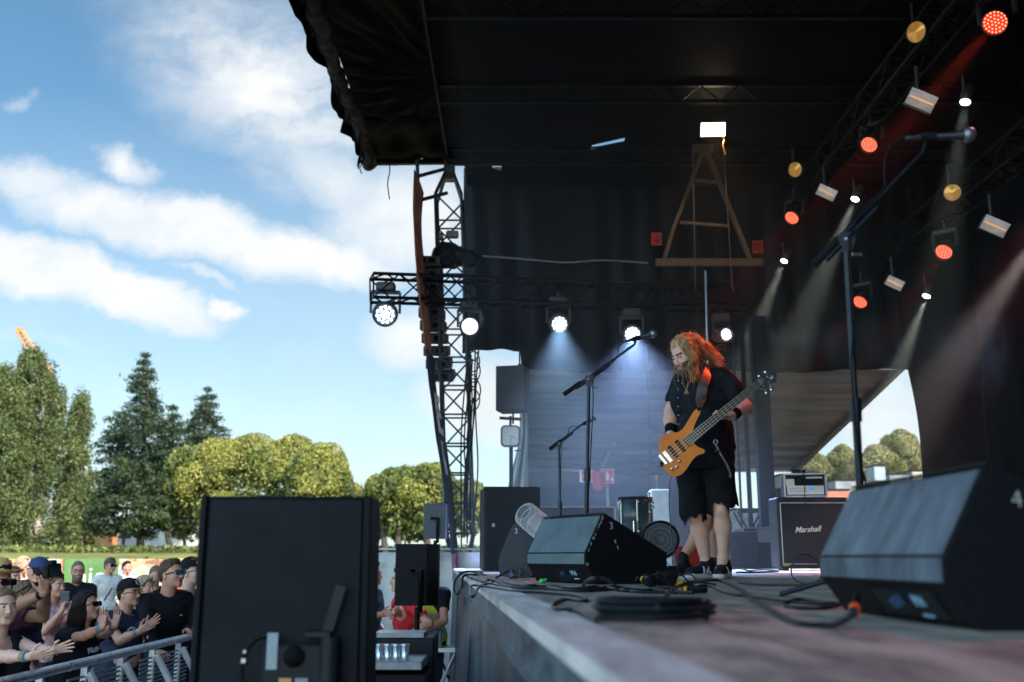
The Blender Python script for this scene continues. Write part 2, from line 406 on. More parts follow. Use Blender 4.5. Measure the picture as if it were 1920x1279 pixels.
def person(name, label, hc, Y, yaw, skin='skin_fair', cloth='cloth_black', pants='cloth_denim', hair=('short','hair_brown'), head_yaw=None, head_pitch=0, roll=0,
           lean=(0,0), Rw=None, Lw=None, Rp=None, Lp=None, Rh=None, Lh=None, group=None, scale=None, beard=0, long_sleeve=False, res=.009, collar=1, chub=0, female=False,
           glasses=None, cap=None, sleeveless=False, legs=True, wz=None, belly=0, cat='person', feet=True, capmat='cap_black', hatmark=None):
    """hc: image position of the head's centre, Y its distance; the figure stands on the ground below it"""
    Hc = P(hc[0], hc[1], Y) if not isinstance(hc, Vector) else hc
    zc = Hc.z; h = (zc+.03*abs(lean[0]))/.925/(1-.25*abs(lean[0])*abs(lean[0])); h = min(max(h, 1.45), 1.9) if scale is None else scale
    f = V3((math.cos(yaw), math.sin(yaw), 0)); l = V3((-f.y, f.x, 0)); u = V3((0,0,1))
    hy = yaw if head_yaw is None else head_yaw; hf = V3((math.cos(hy)*math.cos(head_pitch), math.sin(hy)*math.cos(head_pitch), math.sin(head_pitch)))
    hup = (u+l*roll); k = h/1.75; sc = k*(.96 if female else 1.0)
    up = (u-f*lean[0]-l*lean[1]).normalized()   # spine axis seen from the head downwards
    upv = (u+f*lean[0]+l*lean[1]).normalized()
    nb = Hc-hf*.02*k-V3((0,0,1))*.165*k-f*.02*k
    ch = nb-upv*.20*k; pe = nb-upv*.52*k; pe.z = max(pe.z, .80*k) ; base = V3((pe.x, pe.y, 0)) if wz is None else V3((pe.x, pe.y, wz))
    sw = (.165 if female else .19)*k
    SL = nb-upv*.065*k+l*sw; SR = nb-upv*.065*k-l*sw
    root = thing(name, label, cat, (base.x, base.y, base.z), group)
    ua, fa = .30*k, .26*k
    def arm(S, tgt, pole, side):
        if tgt is None: tgt = S-u*.50*k+f*.10*k+l*side*.08*k
        if not isinstance(tgt, Vector): tgt = P(*tgt)
        return ik(S, tgt, ua, fa, pole or (-f*.6-u*.5+l*side*.5))
    EL, WL = arm(SL, Lw, Lp, 1); ER, WR = arm(SR, Rw, Rp, -1)
    HL = pe+l*.095*k; HR = pe-l*.095*k; KL = V3((HL.x, HL.y, base.z+.49*k))+f*.03; KR = V3((HR.x, HR.y, base.z+.49*k))+f*.03
    AL = V3((HL.x, HL.y, base.z+.09*k))+l*.02; AR = V3((HR.x, HR.y, base.z+.09*k))-l*.02
    fem = .88 if female else 1
    def torso(s, o=0., kk=.05):
        s.cap(pe+l*.06*k, pe-l*.06*k, .125*k*(1.03 if female else 1)+o+belly*.5, None, kk)
        s.cap(pe+upv*.08*k, ch, (.115+belly)*k*fem+o, .125*k*fem+o, kk)
        s.cap(ch+l*.065*k, ch-l*.065*k, .118*k*fem+o, None, kk); s.cap(ch+upv*.09*k+l*.08*k, ch+upv*.09*k-l*.08*k, .098*k*fem+o, None, kk)
        s.cap(SL-l*.03, SR+l*.03, .062*k+o, None, kk)
        if female:
            for q in (-1, 1): s.ell(ch+f*.10*k+l*q*.07*k+upv*.0*k, (.062*k+o,)*3, .03)
        if belly: s.ell(pe+f*.06*k+upv*.13*k, (.14*k+belly,)*3, .06)
    s = SDF(); torso(s, -.016); s.cap(nb-upv*.05*k, nb+V3((0,0,.04)), .066*k, .052*k, .04)
    for S, E_, W_ in ((SL, EL, WL), (SR, ER, WR)):
        s.cap(S, E_, .050*k*fem, .040*k*fem, .03); s.cap(E_, E_+(W_-E_)*.35, .041*k*fem, .042*k*fem, .02); s.cap(E_+(W_-E_)*.35, W_, .042*k*fem, .027*k*fem, .02)
    if legs:
        for Hh, K, A in ((HL, KL, AL), (HR, KR, AR)): s.cap(Hh, K, .088*k, .058*k, .03); s.cap(K, A, .060*k, .038*k, .03)
    parts = [s.mesh(res*k)]
    s = SDF(); g, ax = head_sdf(s, Hc, hf, hup, sc, beard, nb-upv*.03*k, chub); hv, hF = s.mesh(.0042); parts.append((hv, hF)); nb_body = len(parts[0][1])
    def hand(W_, E_, spec, side):
        s = SDF(); fd = (W_-E_).normalized(); d, n_, c = spec if spec else (fd, l*-side, (.5,.55,.6,.65))
        s.cap(W_-fd*.05*k, W_, .032*k*fem, .0275*k*fem, .015)
        hand_sdf(s, W_, d or fd, n_, -side, c, k*.95*(.92 if female else 1)); parts.append(s.mesh(.0036))
    hand(WL, EL, Lh, 1); hand(WR, ER, Rh, -1)
    # face colouring by region of the one skin mesh
    o = np.array(root['_o']); V, F = join(parts); cen = hv[hF].mean(1); q = (cen-np.array(Hc))/sc; X = q@np.array(ax[0]); Yf = q@np.array(ax[1]); Z = q@np.array(ax[2])
    mi = np.zeros(len(F), int); hm = np.zeros(len(hF), int)
    hm[(np.abs(X) < .023-(np.abs(Z+.067)*.9)) & (Yf > .082) & (Z < -.056) & (Z > -.079)] = 1
    hm[(np.abs(X) > .012) & (np.abs(X) < .050) & (Yf > .07) & (np.abs(Z-.0235) < .0045)] = 2
    for sx in (-1, 1):
        e = np.hypot((X-sx*.031)/.0125, (Z-.002)/.0068); hm[(e < 1) & (Yf > .075)] = 3; e = np.hypot(X-sx*.031, Z-.002); hm[(e < .0058) & (Yf > .075)] = 4
    if beard is True or beard > 0: hm[(Z < -.045) & (Yf > -.01) & (hm == 0) & (np.abs(X) < .075) & ~((np.abs(X) < .028) & (Z > -.052)) & (Z > -.16)] = 2
    mi[nb_body:nb_body+len(hF)] = hm
    hm_ = mat(hair[1], HAIRC[hair[1]], .55, 0, .3, 40, .3, stretch=(1,1,.3), bd=.004, spec=.25)
    skm = SKIN(skin)
    body = mkobj('body', V-o, F, [skm, mat('lips', (.42,.19,.16), .5), hm_, mat('eye_white', (.55,.53,.5), .25), mat('eye_iris', (.03,.022,.018), .15)], root, mi)
    # hair
    s = SDF(); ht = hair[0]
    T = Matrix(((ax[0].x, ax[1].x, ax[2].x), (ax[0].y, ax[1].y, ax[2].y), (ax[0].z, ax[1].z, ax[2].z)))
    if ht != 'bald' :
        t = {'short': .008, 'long': .014, 'tied': .007, 'curly': .03, 'buzz': .003}[ht]
        s.ell(g(0,-.020,.037), [(.077+t)*sc, (.096+t)*sc, (.090+t)*sc], .02, T)
        s.ell(g(0,-.045,-.005), [(.068+t)*sc, (.066+t)*sc, (.075+t)*sc], .02, T)
        if ht == 'short': s.ell(g(0,.035,.105), [.055*sc,.045*sc,.026*sc], .02, T)
        if ht in ('tied',): s.ell(g(0,-.13,.03), [.032*sc]*3, .02, T)
        s.plane(g(0,.060,.075), ax[1]*.9-ax[2]*.55 if ht != 'short' else ax[1]*.8-ax[2]*.8)
        s.ell(g(0,.090,-.035), [.072*sc,.085*sc,.088*sc], .01, T, '-')
        if ht in ('short', 'buzz', 'tied', 'curly'): s.plane(g(0,-.06,-.055), -ax[2])
        hvv, hff = s.mesh(.005, wr(.004 if ht != 'curly' else .01, 60, 3)); ho = mkobj('hair', hvv-o, hff, hm_, root)
        if ht == 'long':
            gg = G(); r2 = np.random.default_rng(int(abs(hc[0] if not isinstance(hc, Vector) else 5)))
            for i in range(420):
                a = r2.uniform(-2.45, 2.45); p0 = g(.080*math.sin(a), -.02-.092*math.cos(a), r2.uniform(.0,.06)); wv = r2.normal(0, .012, 6)
                dn = V3((0,0,-1)); ln = r2.uniform(.26,.40)*sc; out_ = (p0-Hc); out_.z = 0; out_.normalize()
                pts = [p0, p0+dn*ln*.3+out_*.018-f*.01, p0+dn*ln*.65-f*.03+l*wv[0], p0+dn*ln-f*.045+l*wv[1]+out_*wv[2]]
                gg.tube(cr_path(pts, 4), [.0048*sc*(1-.7*(j/12)**2) for j in range(13)], 4, flat=.6)
            sub(ho, gg, 'lock', hm_)
    # clothes
    s = SDF(); torso(s, .016, .05)
    cm = mat(cloth, CLOTHC[cloth], .85, 0, .22, 18, .4, bd=.004, c2=CLOTHC2.get(cloth))
    if not sleeveless:
        for S, E_, W_ in ((SL, EL, WL), (SR, ER, WR)):
            if long_sleeve: s.cap(S, E_, .070*k*fem, .058*k*fem, .04); s.cap(E_, E_+(W_-E_)*.93, .056*k*fem, .042*k*fem, .03)
            else: s.cap(S, S+(E_-S)*.60, .072*k*fem, .068*k*fem, .04)
    if not sleeveless and not long_sleeve:
        for S, E_ in ((SL, EL), (SR, ER)):
            d = (E_-S).normalized(); s.cap(S+d*(.62*ua+.075*k), S+d*(.62*ua+.16*k), .092*k, None, .006, '-')
    s.cap(nb+V3((0,0,.01))+f*.02, nb+V3((0,0,.2))+f*.06, (.070 if not sleeveless else .085)*k, .09*k, .01, '-')
    if sleeveless:
        s.ell(ch+upv*.13*k+f*.10*k, (.085*k, .085*k, .07*k), .02, None, '-')
        for q, S in ((1, SL), (-1, SR)): s.cap(S+l*q*.015+upv*.03, S+l*q*.03-upv*.08*k, .062*k, None, .01, '-')
    s.plane(pe-upv*.05*k, -upv)
    cv, cf = s.mesh(.009*k, lambda Xq: wr(.0095, 14, int(Y*10) % 7)(Xq)+wr(.0045, 37, int(Y*10) % 5)(Xq)); sh = mkobj('shirt', cv-o, cf, cm, root)
    if legs:
        s = SDF(); s.cap(pe+l*.06*k, pe-l*.06*k, .135*k, None, .05)
        for Hh, K, A in ((HL, KL, AL), (HR, KR, AR)): s.cap(Hh, K, .100*k, .078*k, .03); s.cap(K, A, .078*k, .062*k, .03)
        s.plane(pe+upv*.07*k, upv); cv, cf = s.mesh(.014, wr(.008, 12, 2)); mkobj('trousers', cv-o, cf, mat(pants, CLOTHC[pants], .85, 0, .2, 20, .3), root)
        for A, q in ((AL, 1), (AR, -1)):
            s = SDF(); s.cap(A+f*.13*k-u*.045*k, A-f*.03*k-u*.045*k, .040*k, .042*k, .03); s.cap(A-u*.02, A-u*.04, .05*k, None, .03); s.plane(V3((0,0,base.z+.001)), -u)
            cv, cf = s.mesh(.009); mkobj('shoe', cv-o, cf, mat('shoe_dark', (.03,.03,.035), .6), root)
    ctx = dict(root=root, g=g, ax=ax, T=T, f=f, l=l, nb=nb, ch=ch, pe=pe, upv=upv, k=k, sc=sc, WL=WL, WR=WR, EL=EL, ER=ER, SL=SL, SR=SR, o=o, Hc=Hc, shirt=sh, body=body)
    if glasses:
        gm, lm, kind_ = glasses; gg = G(); ll = G(); dk = 1.25 if kind_ == 'sun' else 1
        for q in (-1, 1):
            c = g(q*.032, .108, .002); rx, rz = (.028, .021) if kind_ == 'sun' else (.025, .019)
            ring = [c+(ax[0]*math.copysign(abs(math.cos(a))**.6, math.cos(a))*rx*1.04+ax[2]*(math.copysign(abs(math.sin(a))**.7, math.sin(a))*rz*.92+.002+(.003*q*math.cos(a) if kind_ == 'sun' else 0))-ax[1]*q*math.cos(a)*.008)*sc for a in np.linspace(0, 2*math.pi, 17)[:-1]]
            gg.tube(ring, .0021*sc*dk, 5, closed=True); ll.add(ring, [list(range(16))])
            gg.tube([g(q*.058,.102,.006), g(q*.078,.06,.006), g(q*.082,.0,.0)], .0032*sc*dk, 5)
        gg.tube([g(-.006,.112,.004), g(.006,.112,.004)], .003*sc, 5)
        gl = gg.build('glasses', gm, root); sub(gl, ll, 'lens', lm)
    if cap:
        s = SDF(); s.ell(g(0,-.016,.040), [.094*sc,.114*sc,.106*sc], .02, T); s.plane(g(0,0,.040), -ax[2]+ax[1]*.12)
        cv, cf = s.mesh(.005); cm2 = mat(capmat, CLOTHC.get(capmat, (.012,.012,.015)), .8, 0, .15, 30, .2); co = mkobj('cap', cv-o, cf, cm2, root)
        br = G(); w_ = .082*sc; fl = 1 if cap == 'flat' else .4
        br.grid(lambda a, b: g((a-.5)*.155*(1-.25*b), .070+b*(.085 if cap == 'flat' else .07)*(1-(2*a-1)**2*.35), .056-.010*b+(.012*fl if cap == 'flat' else 0)-(0.5-abs(a-.5))*0-((2*a-1)**2)*.014*(1 if cap != 'flat' else .2)), 10, 5, True, .004)
        sub(co, br, 'brim', cm2)
        ctx['cap'] = co
    return ctx
HAIRC = {'hair_brown': (.075,.036,.020), 'hair_dark': (.022,.014,.011), 'hair_blond': (.42,.31,.18), 'hair_grey': (.28,.25,.22), 'hair_ginger': (.36,.19,.085), 'hair_ash': (.17,.10,.06)}
CLOTHC = {'cloth_black': (.010,.010,.013), 'cloth_navy': (.012,.018,.045), 'cloth_white': (.62,.58,.54), 'cloth_maroon': (.10,.025,.04), 'cloth_pink': (.62,.16,.22), 'cloth_red': (.60,.02,.025),
          'cloth_denim': (.03,.045,.08), 'cloth_yellow': (.62,.70,.05), 'cloth_shorts': (.010,.010,.012), 'cap_black': (.010,.010,.013), 'cap_navy': (.02,.04,.12), 'cap_brown': (.06,.045,.04), 'cloth_grey': (.35,.36,.38), 'cloth_orange': (.55,.14,.04)}
CLOTHC2 = {'cloth_pink': (.75,.55,.55)}
def SKIN(n):
    c = {'skin_fair': (.60,.305,.205), 'skin_tan': (.46,.225,.13), 'skin_pale': (.72,.44,.33)}[n]
    m = mat(n, c, .5, 0, .10, 25, .12, bd=.002, c2=(c[0]*1.05, c[1]*.93, c[2]*.9)); b = m.node_tree.nodes['Principled BSDF']
    b.inputs['Subsurface Weight'].default_value = .12; b.inputs['Subsurface Radius'].default_value = (.01,.004,.002); b.inputs['Subsurface Scale'].default_value = 1
    return m
# ================================================================ SETTING
# ground: one sheet, pit and field flat, a grassy rise beyond the far hoarding
def gz(x, y):
    t = min(max((y-30)/30, 0), 1); return 2.15*t*t*(3-2*t)+.06*math.sin(x*.11)*t
g = G(); xs = [-900,-400,-200]+list(range(-120,121,6))+[200,400,900]; ys = [-60,-20,0,10,20,28]+list(range(30,64,3))+[70,90,120,200,400,800,1400]
vs = [(x, y, gz(x, y)) for y in ys for x in xs]; w = len(xs)
fs = [(j*w+i, j*w+i+1, (j+1)*w+i+1, (j+1)*w+i) for j in range(len(ys)-1) for i in range(w-1)]
mg = mat('grass_ground', (.10,.12,.025), .95, 0, .3, .8, .3, c2=(.20,.20,.05), bd=.05)
ma_ = mat('gravel', (.085,.072,.062), .95, 0, .35, 7, .6, c2=(.15,.125,.11), bd=.02)
mi = [0 if ys[f[0]//w] >= 28 else 1 for f in fs]
go = mkobj('ground', vs, fs, [mg, ma_], None, mi); tagp(go, 'gravel ground of the festival field rising to a green lawn beyond', 'ground', kind='structure')

# ---- stage platform
def ex(y): return .215-.0745*y           # x of the deck's front edge
Y0, Y1 = -1.5, 13.4; XB = 7.2
mdeck = mat('deck_wood', (.20,.175,.16), .6, 0, .3, 3.2, .35, c2=(.58,.47,.38), mid=(.40,.325,.26), stretch=(3.2,1.1,1), det=9, bd=.004)
medge_lit = mat('edge_wood_lit', (.62,.54,.49), .6, 0, .25, 5, .4, c2=(.88,.80,.75), stretch=(3,.5,1), det=9, bd=.003)  # pale tone paints the bright light along the deck's front edge
mtrim = mat('steel_trim', (.06,.085,.105), .5, .1, .5, 6, .3, c2=(.14,.17,.20), stretch=(1,1,3))
mdrape = mat('drape_plastic', (.022,.036,.052), .38, 0, .4, 5, .2, c2=(.06,.085,.11), stretch=(1,1,.2))
st = thing('stage_platform', 'low view along the worn wooden deck of the open-air stage', 'stage', (ex(5), 5, 0))
g = G()
npl = 30
for i in range(npl):     # boards run along the stage front
    wv = (XB-.14)/npl; a = .13+i*wv; b = a+wv-.006
    g.add([(ex(Y0)+a, Y0, SZ), (ex(Y0)+b, Y0, SZ), (ex(Y1)+b, Y1, SZ), (ex(Y1)+a, Y1, SZ)], [(0,1,2,3)])
g.add([(ex(Y0)+.02, Y0, SZ-.006), (XB, Y0, SZ-.006), (XB, Y1, SZ-.006), (ex(Y1)+.02, Y1, SZ-.006)], [(0,1,2,3)])
g.build('deck', mdeck, st)
g = G()
for i in range(6):
    a = Y0+(Y1-Y0)*i/6; b = Y0+(Y1-Y0)*(i+1)/6-.008
    g.add([(ex(a), a, SZ+.001), (ex(a)+.125, a, SZ+.003), (ex(b)+.125, b, SZ+.003), (ex(b), b, SZ+.001), (ex(a), a, SZ-.03), (ex(b), b, SZ-.03)], [(0,1,2,3), (4,0,3,5)])
g.build('lit_edge_strip', medge_lit, st)
g = G(); g.add([(ex(Y0)+.004, Y0, SZ-.028), (ex(Y1)+.004, Y1, SZ-.028), (ex(Y1)+.004, Y1, SZ-.135), (ex(Y0)+.004, Y0, SZ-.135)], [(0,1,2,3)])
g.add([(ex(Y0)-.006, Y0, SZ-.118), (ex(Y1)-.006, Y1, SZ-.118), (ex(Y1)-.006, Y1, SZ-.135), (ex(Y0)-.006, Y0, SZ-.135), (ex(Y0)+.01, Y0, SZ-.118), (ex(Y1)+.01, Y1, SZ-.118)], [(0,1,2,3), (0,4,5,1)])
g.build('edge_rail', mtrim, st)
g = G(); r1 = np.random.default_rng(3); ph = r1.uniform(0, 6, 8)
def fas(u, v):
    y = Y0+(Y1-Y0)*u; z = (SZ-.137)*(1-v)+.02*v
    fold = sum(math.sin(y*k+p+.6*math.sin(v*3+p)) for k, p in zip((9, 17, 31, 47), ph))*.010*(.2+v)
    return (ex(y)-.004-.02*v+fold+.012, y, z)
g.grid(fas, 420, 10); g.build('front_skirt', mdrape, st)
g = G(); g.box(((ex(Y1)+XB)/2, Y1+.02, SZ/2-.02), (XB-ex(Y1), .04, SZ-.05)); g.build('end_skirt', mdrape, st)

# ---- roof (black tarpaulin on beams)
ZR = CAMZ+5.8
mtarp = mat('roof_tarp', (.0045,.0030,.0034), .62, 0, .35, 2.5, .35, c2=(.006,.005,.006), bd=.02, spec=.03)
mtarp2 = mat('hem_tarp', (.022,.018,.017), .7, 0, .35, 4, .5, c2=(.045,.037,.034), bd=.02)
msteel = mat('black_steel', (.006,.008,.010), .45, .4, .3, 12, .15)
rf = thing('stage_roof', 'black tarpaulin roof of the stage with a ragged gathered front hem', 'roof', (2, 14, ZR))
def rx0(y): return -2.14-.0+ (y-14)*-.01
g = G()
ya, yb = -3.2, 14.0
hole = [P(1108,283,13.66), P(1113,279,13.66), P(1168,266,13.35), P(1168,272,13.35)]
def under(u, v):
    x = -2.05+(-.95+2.05)*u; y = ya+(yb-ya)*v
    q = math.hypot(x+.8, (y-11.3)); a = math.atan2(y-11.3, x+.8)
    z = .035*math.sin(a*17+2*math.sin(q*3))*min(q, 1)+.02*math.sin(a*39)+(.03*math.sin(y*7+x*2) if y > 12.6 else 0)
    return (x, y, ZR+z*(4*u*(1-u))**.5+.05*(abs(y-12.5) < .03))
g.grid(under, 40, 420)
xs_ = [-.95, 1.15, 1.6, 7.4]; ys_ = [ya, 13.08, 13.62, 16.4]
for q_ in ([(-.72,13.62),(1.15,13.62),(1.15,15.2),(-.16,15.2),(-.16,14.05),(-.30,14.05),(-.30,14.3),(-.72,14.3)],[(-.72,14.3),(-.30,14.3),(-.16,14.38),(-.16,15.2),(-.72,15.2)]): g.add([(x, y, ZR) for x, y in q_], [tuple(range(len(q_)))[::-1]])
for i in range(3):
    for j in range(3):
        if i == 1 and j == 1: 
            g.add([(1.15,13.08,ZR),(1.6,13.08,ZR),(1.6,13.16,ZR),(1.15,13.42,ZR)], [(3,2,1,0)]); g.add([(1.15,13.50,ZR),(1.6,13.27,ZR),(1.6,13.62,ZR),(1.15,13.62,ZR)], [(3,2,1,0)]); continue
        if i == 0 and j == 2: 
            g.add([(-.95,13.62,ZR),(-.72,13.62,ZR),(-.72,14.05,ZR),(-.95,14.05,ZR)], [(3,2,1,0)]); continue
        g.add([(xs_[i],ys_[j],ZR),(xs_[i+1],ys_[j],ZR),(xs_[i+1],ys_[j+1],ZR),(xs_[i],ys_[j+1],ZR)], [(3,2,1,0)])
g.build('tarpaulin', mtarp, rf)
g = G(); g.add([(-2.1,ya,ZR+.25),(7.5,ya,ZR+1.2),(7.5,16.5,ZR+1.2),(1.9,16.5,ZR+.25),(1.9,13.25,ZR+.25),(1.2,13.2,ZR+.25),(.6,13.3,ZR+.25),(.6,14.1,ZR+.25),(-2.1,14.1,ZR+.25)], [(0,1,2,3,4,5,6,7,8)]); g.S[-1] = False
g.build('top_sheet', mtarp, rf)
g = G(); r1 = np.random.default_rng(11); hn = r1.uniform(-1, 1, 60)
def hn_(y, f): y = y*f+20; i = int(y) % 59; t = y-int(y); t = t*t*(3-2*t); return hn[i]*(1-t)+hn[i+1]*t
def hem(u, v):           # a sagging rolled hem along the front beam
    y = ya+(yb+.05-ya)*v; a = -.2+u*math.pi*1.25
    r = .12+.045*hn_(y, 1.3)+.022*math.sin(y*9+6*u)+.012*math.sin(y*23-8*u)
    return (-2.12-math.cos(a)*r*.75-.05*hn_(y, .7), y, ZR+.02-math.sin(a)*r-.06*hn_(y, .9))
g.grid(hem, 12, 460, thick=.008); g.build('gathered_hem', mtarp2, rf)
g = G(); r1 = np.random.default_rng(5)
def flap(u, v):
    y = ya+(yb-ya)*v; j = .10*abs(hn_(y, 2.3))+.06*hn_(y, .8)
    return (-2.22-.02*u-j*u*.9, y, ZR+.28-u*(.36+j)+.02*math.sin(y*11))
g.grid(flap, 4, 360, thick=.006); g.build('outer_flap', mtarp, rf)
g = G(); g.bar((-2.1, 14.02, ZR-.02), (-.6, 14.02, ZR+.0), .07, .07); g.bar((-2.1, 14.02, ZR+.2), (1.9, 14.02, ZR+.2), .06)
g.bar((-.95, ya, ZR-.05), (-.95, 14, ZR-.05), .03, .05)
g.build('end_beam', msteel, rf)
g = G()
for i in range(7):
    y = 1.5+i*2; g.bar((-.9, y, ZR-.25), (7.2, y, ZR-.25), .05); g.bar((-.9, y, ZR-.02), (7.2, y, ZR-.02), .05)
    for k in range(16): a = -.9+k*.5; g.tube([(a, y, ZR-.25), (a+.25, y, ZR-.02), (a+.5, y, ZR-.25)], .012, 5)
g.build('rafter', msteel, rf)
# hem pulled up at the roof end with tie cords
g = G()
for (u, v, ln) in ((677,300,.22),(730,300,.62),(694,300,.12)):
    p = P(u, v, 13.95); g.tube(cr_path([p, p+V3((.01,0,-ln*.3)), p+V3((-.015,0,-ln*.6)), p+V3((.02,0,-ln))], 5), .009, 5)
g.tube(cr_path([P(680,300,13.95), P(715,304,13.95), P(760,303,13.95), P(835,292,13.95)], 6), .008, 5)
g.build('tie_cord', msteel, rf)
def endflap(u, v):
    x0 = P(672,300,14.06).x; x1 = P(840,300,14.06).x; x = x0+(x1-x0)*u
    return (x, 14.06+.05*math.sin(u*9+v*4), ZR+.22-v*(.24-.09*math.sin(u*math.pi*2.2)**2*(u > .25)+.03*math.sin(u*21)))
g = G(); g.grid(endflap, 40, 6, thick=.006); g.build('end_flap', mtarp2, rf)

# ---- drapes
def drape(name, label, pa, pb, z0, z1, m, amp=.05, seed=1, n=260, fall=1.0, bottom=None, th=.01):
    r = np.random.default_rng(seed); fr = r.uniform(3, 16, 6); ph = r.uniform(0, 6, 6); pa = V3((*pa, 0)); pb = V3((*pb, 0)); d = pb-pa; Ln = d.length; nn = V3((-d.y, d.x, 0)).normalized()
    def fn(u, v):
        s_ = u*Ln; o = sum(math.sin(s_*f+p+.5*math.sin(v*2.3+p)) for f, p in zip(fr, ph))/6*amp*(.5+v*fall)
        zb = z0 if bottom is None else bottom(u); return pa+d*u+nn*o+V3((0,0,z1+(zb-z1)*v))
    g = G(); g.grid(fn, n, 14, thick=th); return solo(name, g, m, label, 'curtain')
mdr = mat('black_drape', (.003,.004,.007), .6, 0, .35, 3, .3, c2=(.010,.013,.018), stretch=(1.5,1.5,.3))
mwool = mat('backdrop_cloth', (.004,.005,.007), .9, 0, .3, 4, .3, c2=(.008,.010,.013), spec=.05)
drape('back_curtain', 'tall black cloth curtain closing the right side of the stage', (6.35, -2.6), (6.35, 13.2), SZ-.2, ZR+.2, mwool, .05, 4, 300)
drape('sun_gap_curtain', 'dark upper curtain added to close a sun gap above the loose edge at the right side of the stage', (6.36, 13.1), (6.36, 15.08), CAMZ+3.0, ZR+.2, mwool, .04, 12, 60)  # added to stop sun reaching the side drape past the curtain end
# its far edge curves in towards the top where it is tied back
def bc(u, v):
    z = SZ-.1+(5.0)*v; xx = P(1729,880,14.2).x-.0; t = min(max((z-2.6)/2.3, 0), 1); yy_ = 13.2+.9*(1-u); 
    vv = np.interp(z, [P(0,880,14.1).z, P(0,690,14.1).z, 6.7], [0, 1, 1.6]); xt = P(1729,880,14.1).x*(1-vv)+P(1701,690,14.1).x*vv+.04*math.sin(vv*3.1)
    return (6.35+(xt-6.35)*(1-u)+.02*math.sin(yy_*23)*u, yy_, z)
g = G(); g.grid(bc, 16, 40, thick=.01); solo('curtain_edge', g, mwool, 'loose inner edge of the black curtain beside the gap to the sky', 'curtain')
drape('side_drape', 'black plastic side drape with vertical folds hanging behind the lighting truss', (P(868,500,15).x, 15.0), (7.3, 15.0), CAMZ+3.16, ZR+.3, mdr, .11, 8, 420, .9, bottom=lambda u: P(0,660,15).z+.03*math.sin(u*18)-(.30 if u > .112 else 0))
drape('sun_block_drape', 'added unseen black drape blocking the sun at the near wing of the stage', (.9, -2.7), (7.3, -2.7), 0, ZR+.2, mwool, .05, 9, 80)  # unseen drape added behind the camera to keep sun off the stage
g = G(); g.bar(P(985,310,14.8), P(1101,313,14.8), .015, .03); solo('light_slit_bar', g, mat('bare_alu', (.45,.48,.5), .4, .8, .1, 20, .1), 'thin pale bar standing in for the slit of light between roof and side drape', 'rail')  # pale bar drawn in place of the bright slit under the roof
g = G(); g.tube(cr_path([P(905,480,14.82), P(960,484,14.8), P(1060,492,14.8), P(1130,488,14.8), P(1215,493,14.8)], 8), .028, 6, flat=.4); 
solo('webbing_strap', g, mat('webbing', (.24,.23,.22), .9), 'long grey webbing strap stretched across the side drape', 'strap')
# ---- rippled tarpaulin canopy of the tent behind the stage
mcan = mat('canopy_pvc', (.10,.105,.105), .6, 0, .3, 1.2, .3, c2=(.23,.23,.215), stretch=(.25,3,3), bd=.03)
def can(u, v):
    y = 16.2+(22.2-16.2)*v; x = P(1690,683,16.2).x+(.15-P(1690,683,16.2).x)*u; zz = P(1690,683,16.2).z+.02+(P(1490,880,22.2).z-P(1690,683,16.2).z)*v
    rip = .05*math.sin(v*58+1.6*math.sin(u*7+1)+1.0*math.sin(u*19))*(.3+.7*math.sin(math.pi*u)**.5)*(.12+.88*v)+.03*v*math.sin(v*131+u*9)
    return (x, y, zz+rip-.10*math.sin(math.pi*u)*v)
tt = thing('tent_canopy', 'rippled grey tarpaulin canopy of the tent behind the stage', 'canopy', (3.2, 19, CAMZ+2))
g = G(); g.grid(can, 60, 200, thick=.01); g.build('sheet', mcan, tt)
g = G(); xe = P(1690,683,16.2).x; g.bar((xe+.02, 16.15, P(1690,683,16.2).z), (P(1490,880,22.2).x, 22.2, P(1490,880,22.2).z), .10, .14); g.bar((.1, 16.12, P(1690,690,16.2).z), (xe, 16.12, P(1690,690,16.2).z), .06, .1)
g.bar((.1, 22.25, CAMZ+1.9), (xe, 22.25, CAMZ+1.9), .06, .1); g.build('edge_pole', mat('grey_pole', (.16,.16,.155), .5, .3), tt)
g = G(); g.bar(P(1235,655,16.6), P(1130,872,21.5), .07, .05); g.bar(P(1478,668,16.4), P(1452,702,17), .05); g.build('strut', mat('pale_timber', (.34,.30,.24), .7, 0, .25, 9), tt)
g = G()
for x, y in ((.16, 22.3), (3.2, 22.3)): g.tube([(x, y, 0), (x, y, CAMZ+1.9+(1.2 if y < 17 else 0))], .04, 8)
g.build('post', mat('grey_pole', (0,0,0)), tt)
# dark wall behind the left half of the backstage, storage strip behind the right half
g = G(); g.box((2.35, 22.6, 2.0), (4.8, .1, 3.7)); solo('backstage_wall', g, mat('dark_panel', (.008,.011,.017), .8, 0, .3, 2, .2), 'dark blue wall at the back of the tent below the canopy', 'wall')
g = G(); g.grid(lambda u, v: (P(985,660,16).x-.35*v*(1-u)-.03*math.sin(v*5)+.10*u+.0, 15.9+.4*u+.05*math.sin(u*12), CAMZ+3.1-(4.5)*v), 10, 20, thick=.01)
def cloth_edge(u, v):
    z = CAMZ+2.3-3.9*v; y = 15.6; xl = P(975-52*min(max((v-.12)/.45,0),1), 800, y).x; xr = P(990, 800, y).x
    return (xl+(xr-xl)*u, y+.06*math.sin(u*14+v*2), z)
g = G(); g.grid(cloth_edge, 24, 20, thick=.01); solo('tent_side_flap', g, mat('pale_pvc', (.33,.36,.36), .6, 0, .2, 3, .3, stretch=(3,1,.4)), 'pale grey tent flap hanging behind the clock', 'curtain')
g = G(); g.add([(P(978,600,15.7).x, 15.7, CAMZ+3.2), (P(1002,600,15.7).x+.0, 15.75, CAMZ+3.2), (P(1002,600,15.7).x, 15.75, 0), (P(978,600,15.7).x, 15.7, 0)], [(0,1,2,3)])
